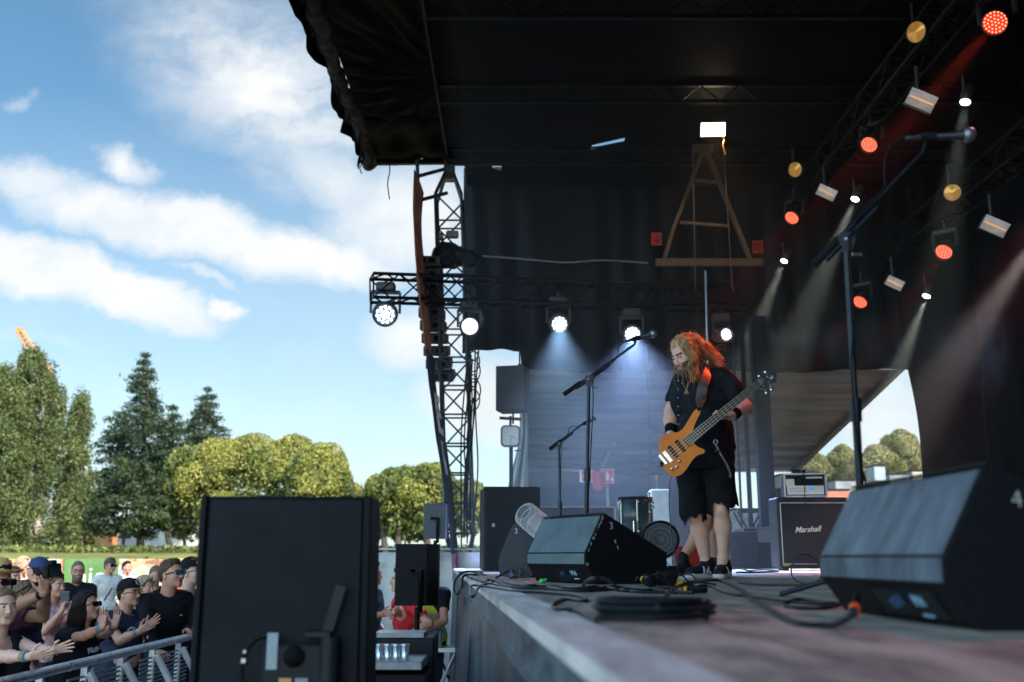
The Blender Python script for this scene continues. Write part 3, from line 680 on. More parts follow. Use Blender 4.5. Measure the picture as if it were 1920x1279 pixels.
# ================================================================ TREES
mbark = mat('bark_dark', (.05,.038,.03), .95, 0, .3, 4, .6, bd=.03); mbirch = mat('bark_birch', (.42,.38,.34), .9, 0, .5, 3, .3, stretch=(1,1,3))
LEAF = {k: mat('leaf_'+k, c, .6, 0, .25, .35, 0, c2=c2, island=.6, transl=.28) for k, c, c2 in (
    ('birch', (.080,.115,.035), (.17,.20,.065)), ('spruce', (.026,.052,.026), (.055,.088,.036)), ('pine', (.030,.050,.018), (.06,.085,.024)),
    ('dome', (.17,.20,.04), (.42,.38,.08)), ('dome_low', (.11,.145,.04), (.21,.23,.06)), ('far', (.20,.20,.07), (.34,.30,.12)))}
def leaves(name, Cn, size, m, parent, nrm=None, droop=0, asp=.6, seed=0):
    r = np.random.default_rng(seed); n = len(Cn); a = r.normal(size=(n,3)); 
    if nrm is not None: a = a*.8+nrm*1.2
    a /= np.linalg.norm(a, axis=1)[:, None]; b = r.normal(size=(n,3)); b[:, 2] -= droop; b -= a*(a*b).sum(1)[:, None]; b /= np.linalg.norm(b, axis=1)[:, None]; c = np.cross(a, b)
    s = size*r.uniform(.6, 1.35, n)[:, None]; V = np.stack([Cn-b*s, Cn+c*s*asp*.7+b*s*.1, Cn+b*s, Cn-c*s*asp*.7+b*s*.1], 1).reshape(-1, 3)
    F = np.arange(n*4).reshape(n, 4); return mkobj(name, V-np.array(parent['_o']), F, m, parent, None, False)
def clump_pts(c, rad, n, r, shell=.55):
    d = r.normal(size=(n,3)); d /= np.linalg.norm(d, axis=1)[:, None]; q = r.uniform(shell, 1, n)**.6; return np.array(c)+d*q[:, None]*np.array(rad), d
def wx(u, Y): return (u-960)/FPX*Y*1.0
def limb(g, a, b, r0, r1, r, n=5, bend=.1):
    a = V3(a); b = V3(b); L_ = (b-a).length; pts = [a.lerp(b, i/n)+V3(r.normal(0, bend*L_*.25, 3))*(0 < i < n) for i in range(n+1)]; pts = cr_path(pts, 3)
    g.tube(pts, [r0+(r1-r0)*i/(len(pts)-1) for i in range(len(pts))], 7)
def tree(label, kind, u, Y, top, prof, seed, group, ntr=1, dens=1.0, base_v=1047, trunk='dark'):
    """prof: (v, left, right) image half widths of the crown"""
    r = np.random.default_rng(seed); B = P(u, base_v, Y); z0 = gz(B.x, Y); root = thing(kind+'_tree', label, 'tree', (B.x, Y, z0-.1), group)
    T = P(top[0], top[1], Y); sc = Y/FPX*1.0; g = G(); H = T.z-z0
    limb(g, (B.x, Y, z0-.2), (T.x, Y, T.z-.03*H), .022*H, .03, r, 6, .05)
    vs_ = [q[0] for q in prof]; wl = [q[1]*sc for q in prof]; wr_ = [q[2]*sc for q in prof]
    def wid(v): return np.interp(v, vs_, wl), np.interp(v, vs_, wr_)
    pts = []; nr = []
    if kind == 'spruce' or kind == 'pine':
        v = vs_[0]
        zt, zb = P(u, vs_[0], Y).z, P(u, vs_[-1], Y).z; nl = int((zt-zb)/(.52)); 
        for i in range(nl):
            f = i/nl; z = zt+(zb-zt)*f; v = vs_[0]+(vs_[-1]-vs_[0])*f; a, b = wid(v); cx = T.x+(B.x-T.x)*f*0+(b-a)*.5*0
            nb_ = int(6+5*f)
            for j in range(nb_):
                th = r.uniform(0, 6.283); L_ = (b if math.cos(th) > 0 else a)*r.uniform(.6, 1.08)*1.05; d = V3((math.cos(th), math.sin(th), 0))
                p0 = V3((cx, Y, z)); tip = p0+d*L_+V3((0,0,(-.22 if kind == 'spruce' else .05)*L_+.12*L_*r.normal()))
                if L_ > .5: g.tube([p0, p0.lerp(tip, .5)+V3((0,0,.04*L_)), tip], [.05, .03, .008], 4, caps=False)
                m_ = int((62*L_+16)*dens); t = r.uniform(.2, 1, m_)**.7; c = np.array(p0)+(np.array(tip)-np.array(p0))*t[:, None]
                sp = .16+.20*L_*(1-t)*1.0; c += r.normal(size=(m_,3))*sp[:, None]*np.array([1,1,.45]); c[:, 2] -= np.abs(r.normal(size=m_))*.14
                pts.append(c)
        pts = np.concatenate(pts); lm = LEAF[kind]; size = .15; dr = .6; asp = .45
    else:
        nC = int(300*dens)
        for i in range(nC):
            v = r.uniform(vs_[0], vs_[-1]); a, b = wid(v); th = r.uniform(0, 6.283); q = math.sqrt(r.uniform(0, 1)); w_ = (b if math.cos(th) > 0 else a)
            dp = (a+b)*.5; c = V3((T.x+(B.x-T.x)*(v-vs_[0])/(vs_[-1]-vs_[0])*.5+math.cos(th)*w_*q, Y+math.sin(th)*dp*q, P(u, v, Y).z))
            rad = np.array([.50,.50,.80])*r.uniform(.6, 1.35); n_ = int(r.uniform(150, 240))
            pp, dd = clump_pts(c, rad, n_, r, .2); pp[:, 2] -= r.uniform(0, .6, n_)**2; pts.append(pp)
            if i % 4 == 0: limb(g, (T.x+(B.x-T.x)*.6, Y, max(c.z-2.2, z0+1)), c, .05, .015, r, 4, .2)
        pts = np.concatenate(pts); lm = LEAF[kind]; size = .105; dr = 1.0; asp = .62
    g.build('trunk', mbirch if trunk == 'birch' else mbark, root); leaves('crown', pts, size, lm, root, None, dr, asp, seed)
    return root
def dome_tree(label, lobes, Y, trunks, seed, group, mk='dome', kind='willow'):
    """lobes: (u, v, ru, rv) dome-shaped masses; trunks: (u0, v0, u1, v1)"""
    r = np.random.default_rng(seed); sc = Y/FPX; B = P(trunks[0][0], 1045, Y); z0 = gz(B.x, Y); root = thing(kind+'_tree', label, 'tree', (B.x, Y, z0-.1), group)
    pts = []; nr = []; lo = []
    for k, (u, v, ru, rv) in enumerate(lobes):
        yo = r.uniform(-2.5, 2.5); c = P(u, v+16, Y+yo); R_ = np.array([ru*sc, ru*sc*.9, rv*sc])
        nb_ = 16
        subs = [(c, R_)]
        for i in range(nb_):
            th = r.uniform(0, 6.283); ph_ = r.uniform(-.1, 1.5); q = V3((math.cos(th)*math.cos(ph_)*R_[0]*.72, math.sin(th)*math.cos(ph_)*R_[1]*.72, math.sin(ph_)*R_[2]*.72)); subs.append((c+q, R_*r.uniform(.34, .48)))
        for j, (cc, rr) in enumerate(subs):
            n_ = int(3000 if j == 0 else 1700); p, d = clump_pts(cc, rr, n_, r, .86); keep = d[:, 2] > -.35; p = p[keep]; d = d[keep]
            if j and r.random() < .24: lo.append(p[::2])
            else: pts.append(p); nr.append(d)
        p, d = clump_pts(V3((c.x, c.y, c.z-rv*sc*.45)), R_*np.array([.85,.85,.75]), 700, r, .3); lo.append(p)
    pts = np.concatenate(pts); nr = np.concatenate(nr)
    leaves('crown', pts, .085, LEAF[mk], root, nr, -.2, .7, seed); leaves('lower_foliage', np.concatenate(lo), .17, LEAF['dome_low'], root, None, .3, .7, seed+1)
    g = G()
    for a in trunks:
        p0 = P(a[0], a[1], Y-2); p0.z = z0-.2; p1 = P(a[2], a[3], Y-1); limb(g, p0, p1, .22, .08, r, 5, .12)
        for i in range(5): limb(g, p0.lerp(p1, .45+.1*i), p1+V3((r.uniform(-3, 3), r.uniform(-1, 1), r.uniform(.5, 2.5))), .07, .02, r, 5, .12)
    g.build('trunk', mbark, root); return root
GT = 'trees on the lawn behind the crowd'
tree('tall weeping birch at the left with a pointed top below the crane', 'birch', 75, 66, (62,648), [(662,6,8),(690,26,34),(740,50,58),(800,60,70),(880,80,95),(960,95,115),(1015,105,105),(1042,70,80)], 1, GT, dens=1.55, trunk='birch')
tree('birch cut off by the left edge of the picture', 'birch', -20, 62, (5,700), [(700,8,10),(760,40,38),(830,60,50),(920,80,55),(1000,80,50),(1035,40,30)], 2, GT, dens=.9, trunk='birch')
tree('slender light birch to the right of the tall one', 'birch', 150, 70, (152,742), [(742,4,6),(770,16,14),(810,20,16),(870,22,22),(930,30,34),(990,34,38),(1030,26,26)], 3, GT, dens=.42, trunk='birch')
tree('tall open spruce with layered branches between birch and domed trees', 'spruce', 262, 74, (272,664), [(664,3,3),(700,24,20),(745,28,28),(780,62,52),(820,80,66),(860,72,70),(900,84,70),(930,84,66)], 4, GT, dens=1)
tree('smaller spruce top showing behind the left domed tree', 'spruce', 388, 78, (390,728), [(728,3,3),(752,30,22),(800,44,40),(840,56,50),(890,66,54),(950,62,52)], 5, GT, dens=.9)
tree('dark full spruce filling the gap between the tall and the smaller one', 'spruce', 322, 72, (324,762), [(762,3,3),(790,22,22),(830,40,36),(880,50,44),(940,56,50)], 14, GT, dens=1)
tree('dark spreading pine with a bare trunk below the tall spruce', 'pine', 228, 58, (245,868), [(868,20,24),(900,60,62),(940,78,88),(980,72,96),(1008,40,60)], 6, GT, dens=1.2)
tree('low dark pine with twin trunks left of the black loudspeaker', 'pine', 345, 60, (335,870), [(870,16,20),(920,40,44),(960,50,50),(1000,30,40)], 12, GT, dens=.8)
dome_tree('broad yellow-green domed tree above the big black loudspeaker', [(395,905,86,92),(470,885,90,76),(545,892,80,78),(600,905,60,78),(350,935,60,52),(440,960,70,50),(650,945,52,50),(530,965,70,50)], 60, [(560,1045,545,940),(470,1045,470,940)], 7, GT)
dome_tree('yellow-green domed tree with pale bare stems beside the lattice tower', [(740,925,62,58),(800,915,60,56),(870,935,58,46),(700,950,40,40),(770,960,60,36),(930,950,40,36)], 56, [(745,1045,750,960),(800,1045,790,950),(722,1045,715,960)], 8, GT)
dome_tree('sunlit pale tree seen through the gap at the right', [(1690,848,44,52),(1650,868,44,44),(1725,872,44,58)], 60, [(1680,1045,1685,900)], 9, 'trees seen through the gap behind the stage', 'far', 'broadleaf')
dome_tree('hazy low tree left of the microphone stand in the gap', [(1580,862,34,40),(1535,880,30,40),(1610,880,34,36)], 70, [(1570,1045,1572,900)], 10, 'trees seen through the gap behind the stage', 'far', 'broadleaf')
# hedge, building, crane
r = np.random.default_rng(4); c = np.column_stack([r.uniform(-55, 20, 9000), 57+r.normal(0, .5, 9000), 0*r.uniform(0,1,9000)]); c[:, 2] = [gz(x, y) for x, y in c[:, :2]]; c[:, 2] += r.uniform(0, .35, 9000)
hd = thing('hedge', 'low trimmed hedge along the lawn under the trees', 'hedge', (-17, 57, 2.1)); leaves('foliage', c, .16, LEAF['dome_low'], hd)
b0 = P(160,1030,84); b1 = P(372,1030,84); zb = gz(b0.x, 84)
wb = thing('white_building', 'long low white building behind the spruce trees', 'building', (b0.x, 84, zb)); g = G(); g.box(((b0.x+b1.x)/2+2, 87, zb+1.3), (b1.x-b0.x+8, 6, 2.7)); g.build('wall', mat('white_render', (.70,.68,.65), .8, 0, .1, 1), wb)
g = G(); g.box(((b0.x+b1.x)/2+2, 87, zb+2.78), (b1.x-b0.x+8.6, 6.6, .22)); g.build('roof', mat('grey_roof', (.2,.2,.21), .8), wb)
for i in range(6):
    x = b0.x+1+i*2.2; g = G(); g.box((x, 83.97, zb+1.5), (1.2, .06, .9)); w_ = g.build('window', mat('white_paint', (.7,.7,.68), .5), wb); g = G(); g.box((x, 83.93, zb+1.5), (1.05, .03, .75)); sub(w_, g, 'pane', mat('dark_glass', (.05,.07,.08), .1))
b0 = P(95,1030,80)
wb = thing('orange_kiosk', 'small orange kiosk half hidden under the birch', 'kiosk', (b0.x, 80, 2.1)); g = G(); g.box((b0.x+2.8, 81, 2.1+.9), (3.2, 2, 1.8)); g.build('wall', mat('orange_board', (.6,.26,.10), .7), wb)
g = G(); g.prism([(-2,0),(2,0),(0,.7)], -1.2, 1.2, Matrix.Translation((b0.x+2.8, 81, 3.9)) @ Matrix.Rotation(R(90), 4, 'X')); g.build('roof', mat('grey_roof', (0,0,0)), wb)
a, b = P(36,620,190), P(92,705,190); cr = thing('tower_crane', 'distant orange crane jib rising above the tallest birch', 'crane', (b.x+3, 190, 2)); g = G()
dv = (b-a).normalized(); pv = V3((dv.z, 0, -dv.x))*.9
for q in (-1, 1):
    for yq in (-.4, .4): g.tube([a+pv*q*.4+V3((0,yq,0)), b+pv*q+V3((0,yq,0))], .22, 5)
for i in range(12):
    p = a.lerp(b, i/12); q = a.lerp(b, (i+1)/12); g.tube([p+pv*.6, q-pv*.6], .08, 4); g.tube([p-pv*.6, q+pv*.6], .08, 4)
g.box(a, (1.0, 1.0, 1.0)); mor = mat('crane_orange', (.60,.22,.07), .6); g.build('jib', mor, cr)
g = G(); 
for q in (-.7, .7):
    for s_ in (-.7, .7): g.tube([(b.x+q, 190+s_, 2), (b.x+q, 190+s_, b.z)], .12, 5)
g.build('mast', mor, cr)
# hoarding with printed artwork, and the lawn panel of it with white letters
YH = 24.5
def hoard():
    h = thing('printed_hoarding', 'long printed hoarding with orange and blue artwork and a green middle', 'fence', (-11, YH, 0))
    m1 = mat('art_print', (.55,.25,.09), .7, 0, .2, 2.6, 0, det=7); cr_ = m1.node_tree.nodes['Color Ramp'].color_ramp
    for i, (p_, c_) in enumerate(((.36,(.30,.15,.09,1)),(.44,(.72,.36,.14,1)),(.50,(.62,.55,.47,1)),(.55,(.28,.42,.46,1)),(.60,(.75,.42,.20,1)))):
        e = cr_.elements.new(p_); e.color = c_
    cr_.interpolation = 'CONSTANT'
    m2 = mat('green_print', (.09,.20,.055), .7, 0, .2, 1.5, 0, c2=(.15,.28,.08))
    xa, xb, xc, xd = -16, P(120,1060,YH).x, P(222,1060,YH).x, P(372,1060,YH).x+6
    for i, (a, b, m) in enumerate(((xa, xb, m1), (xb, xc, m2), (xc, xd, m1))):
        g = G(); g.box(((a+b)/2, YH, .90), (b-a-.02, .03, 1.72)); p = g.build('panel', m, h)
        if i == 1: g = G(); text_g(g, 'nic', .62, Matrix.Translation((P(168,1085,YH).x, YH-.02, P(168,1082,YH).z)) @ Matrix.Rotation(R(90), 4, 'X'), .004); sub(p, g, 'lettering', mat('white_print', (.75,.76,.74), .7))
    g = G(); x = xa
    while x < xd: g.box((x, YH+.05, .9), (.06, .05, 1.8)); x += 2.4
    g.build('post', msteel, h)
hoard()
# white scrim fence at the end of the pit
f = thing('scrim_fence', 'white mesh-covered fence across the end of the pit', 'fence', (-2, 13.2, 0))
zt = P(760,1030,13.2).z
g = G(); g.grid(lambda u, v: (-3.3+4.3*u, 13.2+.03*math.sin(u*31+v*4)+.02*math.sin(u*67), .06+(zt-.1)*v), 90, 10, thick=.004); g.build('scrim', mat('scrim', (.40,.42,.41), .8, 0, .3, 1.8, .3, c2=(.66,.66,.62), mid=(.56,.55,.52)), f)
g = G()
for x in (-3.3,-1.95,-.1): g.tube([(x, 13.26, 0), (x, 13.26, zt)], .02, 8)
g.tube([(-3.3, 13.26, zt), (1, 13.26, zt)], .02, 8); g.tube([(-3.3, 13.26, .1), (1, 13.26, .1)], .02, 8); g.build('tube_frame', mat('galvanised', (.45,.47,.48), .4, .8, .15, 20), f)
# ================================================================ STEELWORK AND LIGHTS
def truss(name, label, a, b, w, h, bays, m=None, cat='truss', chord=.024, group=None, up=(0,0,1), tri=False, z_off=0):
    a = V3(a); b = V3(b); x, y, z = frame(b-a, up); t = thing(name, label, cat, a.lerp(b, .5), group); m = m or msteel
    cs = [x*i*w/2+y*j*h/2 for i, j in ((-1,-1),(1,-1),(1,1),(-1,1))]
    for c in cs: g = G(); g.tube([a+c, b+c], chord, 8); g.build('chord', m, t)
    g = G()
    for i in range(bays):
        p = a.lerp(b, i/bays); q = a.lerp(b, (i+1)/bays); mid = (p+q)/2
        for k in range(4):
            c, d = cs[k], cs[(k+1) % 4]
            if (i+k) % 2: c, d = d, c
            if k % 2 == 0: g.tube([p+c, mid+d], chord*.5, 6); g.tube([mid+d, q+c], chord*.5, 6)
            else: g.tube([p+c, q+d], chord*.5, 6)
        if i % 2 == 0:
            for k in range(4): g.tube([p+cs[k], p+cs[(k+1) % 4]], chord*.5, 6)
    g.build('lacing', m, t); return t
YT = 14.0
mtow = mat('tower_steel', (.05,.065,.08), .4, .5, .35, 9, .2, c2=(.10,.12,.14))
ta = P(862, 1000, YT); tb = P(842, 372, YT)
tw = thing('lattice_tower', 'dark lattice tower holding up the corner of the stage roof', 'tower', (ta.x, YT, 0))
wd = .19
def tower():
    n = 12; A = V3((ta.x, YT, ta.z)); B = V3((tb.x, YT, tb.z)); c0 = [(-wd,-wd),(wd,-wd),(wd,wd),(-wd,wd)]
    for c in c0: g = G(); o = V3((*c, 0)); g.tube([A+o, B+o], .024, 8); g.build('chord', mtow, tw)
    g = G()
    for i in range(n):
        p = A.lerp(B, i/n); q = A.lerp(B, (i+1)/n)
        for k in range(4):
            c, d = V3((*c0[k], 0)), V3((*c0[(k+1) % 4], 0))
            if (i+k) % 2: c, d = d, c
            g.tube([p+c, q+d], .014, 6); g.tube([p+V3((*c0[k],0)), p+V3((*c0[(k+1) % 4],0))], .014, 6)
    g.build('lacing', mtow, tw)
    g = G(); F_ = V3((ta.x+.03, YT, ta.z-.62)); top = V3((tb.x-.0, YT, ZR-.02))
    for c in c0: g.tube([A+V3((*c,0)), F_+V3((*c,0))*.25], .024, 8)
    g.tube([F_, (F_.x, YT, .25)], .05, 10); g.box((F_.x, YT, .12), (.6, .6, .2)); g.box(F_+V3((0,0,.05)), (.2,.2,.3)); g.build('foot', mtow, tw)
    g = G()
    for c in c0: g.tube([B+V3((*c,0)), B+V3((*c,0))*1.0+V3((-c[0]*.75,-c[1]*.75,.42))], .026, 8); 
    g.box(B+V3((0,0,.45)), (.16,.16,.34)); g.tube([B+V3((0,0,.5)), top], .05, 8); g.build('head_section', mtow, tw)
    g = G()
    for z0_, z1_ in ((0, .0),(.9,.0)):
        for v in (322, 368): g.bar(P(786, v+8, YT-.3), P(838, v-6, YT), .05)
        break
    g.tube([P(782,300,YT-.3), P(788,470,YT-.3)], .028, 8); g.build('outrigger', mtow, tw)
tower()
g = G(); r = np.random.default_rng(8)
for i in range(9):
    x0 = P(876+i*2.5, 700, YT-.15); z1 = P(880, r.uniform(650, 760), YT).z; z2 = P(880, r.uniform(960, 1060), YT).z
    g.tube(cr_path([V3((x0.x, YT-.2, z1)), V3((x0.x+r.normal(0,.05), YT-.22, (z1*2+z2)/3)), V3((x0.x+r.normal(0,.04)-.05, YT-.2, (z1+z2*2)/3)), V3((x0.x-.05, YT-.2, z2))], 6), .011, 5)
for i in range(6):
    c = P(888, 660+i*18, YT-.25); rr = r.uniform(.08,.17); g.tube([c+V3((math.cos(a)*rr*.6, .02*math.sin(3*a), math.sin(a)*rr)) for a in np.linspace(0, 6.283, 15)[:-1]], .010, 5, closed=True)
solo('cable_bundle', g, msteel, 'tangle of black cables hanging down the lattice tower', 'cables')
s = SDF(); c = P(846, 480, YT-.1); s.ell(c, (.27,.2,.17), .1); s.ell(c+V3((.28,0,-.04)), (.15,.15,.12), .1); s.ell(c+V3((-.10,0,.02)), (.16,.15,.17), .1)
v_, f_ = s.mesh(.02, wr(.02, 13, 3)); o = mkobj('covered_hoist', v_-np.array(c), f_, mat('cover_nylon', (.015,.018,.024), .45, 0, .2, 6, .3)); o.location = c; tagp(o, 'chain hoist wrapped in a black cover on the lattice tower', 'hoist')
g = G(); c = P(848,440,YT-.2); g.box(c, (.18,.12,.1), bev=.02); g.tube([c+V3((-.13,0,-.03)), c+V3((-.2,0,-.03))], .06, 10); solo('small_floodlight', g, mat('grey_cast', (.2,.2,.2), .5), 'small grey floodlight clamped to the tower above the covered hoist', 'floodlight')
# horizontal lighting truss, from over the pit across the stage side
a = P(697, 540, 13.0); b = P(1395, 562, 14.6)
lt = truss('lighting_truss', 'horizontal black truss carrying the row of white moving lights', a, b, .30, .33, 16)
# leds
def discm(n_, c, e): return mat(n_, (.02,.02,.02), .3, 0, 0, 5, 0, emit=c, es=e)
mhead = mat('fixture_black', (.035,.037,.044), .45, 0, .2, 15, .1)
mW = discm('led_white', (.80,.93,1.0), 3.2); mRd = discm('led_red', (1.0,.12,.06), 2.6); mRd2 = discm('led_red_glow', (1.0,.03,.015), .45); mWg = discm('led_white_glow', (.5,.72,1.0), .16)
mlens = mat('lens_ring', (.03,.03,.035), .2)
def spot(pos, aim, col, power, ang, blend=.5, rad=.06, name='stage_beam'):
    l_ = bpy.data.lights.new(name, 'SPOT'); l_.energy = power; l_.color = col; l_.spot_size = R(ang); l_.spot_blend = blend; l_.shadow_soft_size = rad
    o = bpy.data.objects.new(name, l_); C.objects.link(o); o.location = pos; o.rotation_euler = V3(aim).to_track_quat('-Z', 'Y').to_euler(); return o
def led_light(name, label, group, pos, aim, r, mdot, mglow, moving=True, rings=((0,1),(.36,6),(.72,12)), body=.30, dot=.115, hang=None):
    pos = V3(pos); aim = V3(aim).normalized(); t = thing(name, label, 'stage light', pos, group); M = FR(pos, -aim, (0,0,1))   # local -z looks along aim
    g = G(M=M)
    if moving: g.lathe([(r*.3, body), (r*.95, body*.92), (r*1.18, body*.55), (r*1.32, .06), (r*1.25, -.015), (r*1.06, -.015), (r*1.04, .012)], 20)
    else: g.lathe([(r*.5, body*.8), (r*.9, body*.7), (r*1.1, .02), (r*1.12, -.03), (r*1.04, -.03), (r*1.02, .01)], 20)
    g.build('housing', mhead, t)
    g = G(M=M); g.lathe([(.001, .008), (r*1.02, .008)], 24, smooth=False); gl = g.build('lens', mglow, t)
    g = G(M=M)
    for q, n_ in rings:
        for i in range(n_):
            a_ = 2*math.pi*i/n_+q*2; g.lathe([(.0005, -.001), (r*dot*.8, .0), (r*dot, .007)], 8, Matrix.Translation((math.cos(a_)*r*q, math.sin(a_)*r*q, 0)))
    sub(gl, g, 'led_cluster', mdot)
    g = G(); x, y, z = frame(-aim); c = pos-aim*body*.45; top = V3(hang) if hang is not None else c+V3((0,0,r*2.2+.1)); rr = r*1.45
    side = V3((-aim.y, aim.x, 0)); side = side.normalized() if side.length > .05 else V3((1,0,0))
    for q in (-1, 1): g.bar(c+side*q*rr, c+side*q*rr+V3((0,0,rr*1.5)), .03, .05)
    g.bar(c-side*rr+V3((0,0,rr*1.5)), c+side*rr+V3((0,0,rr*1.5)), .04, .05)
    if moving: g.box(c+V3((0,0,rr*1.5+.07)), (.26,.18,.12), bev=.02)
    g.tube([c+V3((0,0,rr*1.5)), c+V3((0,0,rr*1.5+.2))], .02, 6); g.build('yoke', mhead, t); return t
GW = 'white moving lights along the truss'; cool = (.55,.72,1.0)
mv = [((722,590,13.1), (.12,-1,-.42), .135, 'white moving light at the outer end of the truss against the sky', 60),
      ((881,612,13.4), (.1,-1,-.16), .110, 'white moving light beside the lattice tower', 60),
      ((1049,608,13.7), (.05,-1,-.42), .112, 'white moving light above the grey hanging speaker gap', 500),
      ((1186,627,14.0), (-.05,-1,-.30), .112, 'white moving light glowing behind the centre microphone', 700),
      ((1362,627,14.3), (.35,-1,-.12), .090, 'white moving light behind the head of the bass player', 380)]
mv[2] = (*mv[2][:3], 'white moving light midway between the tower and the microphone', 500)
for (q, aim, r_, lab, pw) in mv:
    p = P(*q); led_light('moving_light', lab, GW, p, aim, r_, mW if q[0] != 881 else discm('led_lilac', (.85,.82,1.0), 1.6), mWg if q[0] != 881 else mat('led_pale', (.3,.3,.32), .3, 0, 0, 5, 0, emit=(.75,.72,.9), es=1.2), True, ((0,1),(.40,6),(.78,11)), dot=.15)
# real beams (aimed where the photograph's beams go)
spot(P(1049,608,13.6), (0,-.55,-1), (.38,.64,1), 1900, 60, 1); spot(P(1186,627,13.9), (0,-.45,-.85), (.36,.56,1), 2500, 80, 1)
spot(P(1362,627,14.2), (1,-.35,-.14), (.5,.75,1), 450, 24, 1); spot(P(722,590,13.0), (.12,-1,-.42), (.6,.8,1), 60, 30); spot(P(1186,627,13.9), (-.35,-.5,-.9), (.25,.42,1), 500, 60, 1)
GR = 'red led wash lights under the roof'
reds = [((1866,42,8.5), .108, 'largest red wash light in the top right corner'), ((1630,271,11.4), .096, 'red wash light left of the tall microphone boom'),
        ((1485,408,14.0), .098, 'small red wash light nearest the timber frame'), ((1770,472,12.1), .100, 'red wash light right of the tall stand pole'), ((1613,566,15.2-.6), .100, 'red wash light farthest back, low beside the stand pole')]
for q, r_, lab in reds:
    p = P(*q); a_ = V3((-.52, -.55, -.62)); led_light('red_wash_light', lab, GR, p, a_, r_, mRd, mRd2, False, ((0,1),(.30,6),(.60,12),(.88,18)), .26, .088)
    spot(p+a_*.03, V3((-.62,-.30,-.72)), (1,.045,.02), 260, 13, .9, .05)
spot(P(1613,566,14.6), V3((-.62,-.30,-.72)), (1,.05,.02), 60, 17, .5, .05)
GP = 'narrow white spots under the roof'
for (q, aim, lab, pw) in [((1810,192,9.5), (-.35,-.3,-1), 'narrow white spot above the tall microphone', 180), ((1603,374,12.4), (-.45,-.25,-.85), 'narrow white spot just left of the stand boom', 700),
        ((1470,490,15.0-.4), (-.42,-.25,-.85), 'narrow white spot left of the stand pole, lower down', 700), ((1737,556,12.8), (-.45,-.2,-.85), 'narrow white spot right of the stand pole, lowest', 800)]:
    p = P(*q); t = thing('pin_spot', lab, 'spotlight', p, GP); M = FR(p, -V3(aim)); g = G(M=M); g.lathe([(.03,.24),(.055,.22),(.06,0),(.052,0),(.05,.01)], 16); g.build('housing', mhead, t)
    g = G(M=M); g.lathe([(.001,.006),(.05,.006)], 16, smooth=False); g.build('lens', discm('spot_lens', (.95,1,.82), 9), t); g = G(); g.tube([p, p+V3((0,0,.3))], .015, 6); g.build('bracket', mhead, t)
    spot(p+V3(aim).normalized()*.02, aim, (.92,1,.80), pw*3.0, 14, .8, .04)
spot(P(1950,440,10.5), (-.60,-.10,-.75), (1,.82,.76), 2600, 16, .8, .06); spot(P(2010,300,9.5), (-.55,-.2,-.8), (1,.12,.18), 420, 20, .9, .06)
spot(V3((4.35, 5.6, 6.7)), V3((-3.0,-3.5,-5.0)), (1,.30,.40), 190, 25, 1, .06)  # unseen red lamp added to tint the foreground deck
q_ = P(1866,42,8.5)+V3((-.52,-.55,-.62))*.2; spot(q_, P(1316,652,6.86)-q_, (1,.10,.03), 1500, 5.6, .9, .05)
GB = 'round amber blinders under the roof'
for q, r_, aim, lab in [((1718,60,9.2), .105, (-.75,-.55,-.3), 'dim amber round lamp at the top beside the corner red light'), ((1491,318,13), .105, (-.7,-.6,-.3), 'amber round lamp above the smallest red light'), ((1786,361,10.8), .095, (-.5,-.8,-.3), 'amber round lamp below the tall microphone')]:
    p = P(*q); t = thing('amber_lamp', lab, 'stage light', p, GB); M = FR(p, -V3(aim)); g = G(M=M); g.lathe([(.03,.22),(r_*.6,.2),(r_*1.05,.03),(r_*1.05,-.01),(r_*.98,-.01)], 20); g.build('housing', mhead, t)
    g = G(M=M); g.lathe([(.001,-.022),(r_*.5,-.014),(r_*.8,-.004),(r_*.98,.0)], 24); g.build('lens', mat('amber_glass', (.45,.25,.06), .12, .6, .5, 14, .5, c2=(.75,.45,.14), emit=(1,.50,.09), es=.10 if q[0] == 1718 else .32, bd=.01), t)
    g = G(); g.tube([p+V3((0,.05,.0)), p+V3((0,.05,.35))], .02, 6); g.build('bracket', mhead, t)
GS = 'rectangular flood reflectors under the roof'
mref_glow = mat('reflector', (.40,.43,.45), .4, .3, .35, 4, .05, stretch=(1,14,1), emit=(.62,.70,.74), es=.07)  # weak emission stands in for daylight caught by the unlit reflectors
for q, s_, lab in [((1728,188,9.2), .29, 'rectangular flood reflector near the top, largest'), ((1550,361,12.4), .26, 'rectangular flood reflector between the two upper red lights'), ((1866,424,10.6), .29, 'rectangular flood reflector at the right edge'), ((1678,531,13.4), .25, 'rectangular flood reflector right of the stand pole, farthest')]:
    p = P(*q); t = thing('flood_reflector', lab, 'floodlight', p, GS); M = FR(p, (-.35,-1,-.35)) @ Matrix.Rotation(R(-31), 4, 'Z'); g = G(M=M)
    w_, h_ = s_, s_*.62; g.box((0,0,-.100), (w_, h_, .09), bev=.01); g.build('housing', mhead, t)
    g = G(M=M); g.grid(lambda u, v: ((u-.5)*w_*.94, (v-.5)*h_*.92, .0-.045*math.sin(math.pi*v)+.012), 2, 12); rf_ = g.build('reflector', mref_glow, t)
    g = G(M=M); g.tube([(-w_*.42,0,.01),(w_*.42,0,.01)], .008, 8); sub(rf_, g, 'tube_lamp', mat('lamp_tube', (.55,.28,.12), .3, emit=(1,.45,.15), es=.35))
    g = G(); g.tube([p+V3((0,.06,0)), p+V3((0,.06,.4))], .02, 6); g.build('bracket', mhead, t)
# overhead trusses that carry them
for q in ((4.35, 4.9+CAMZ+.42), (5.55, 3.95+CAMZ+.42)):
    truss('roof_truss', 'dark overhead truss carrying the lights nearer the audience' if q[0] < 5 else 'dark overhead truss carrying the rear row of lights', (q[0], 4.0, q[1]), (q[0]-.0, 14.6, q[1]), .29, .29, 24, group='overhead trusses')
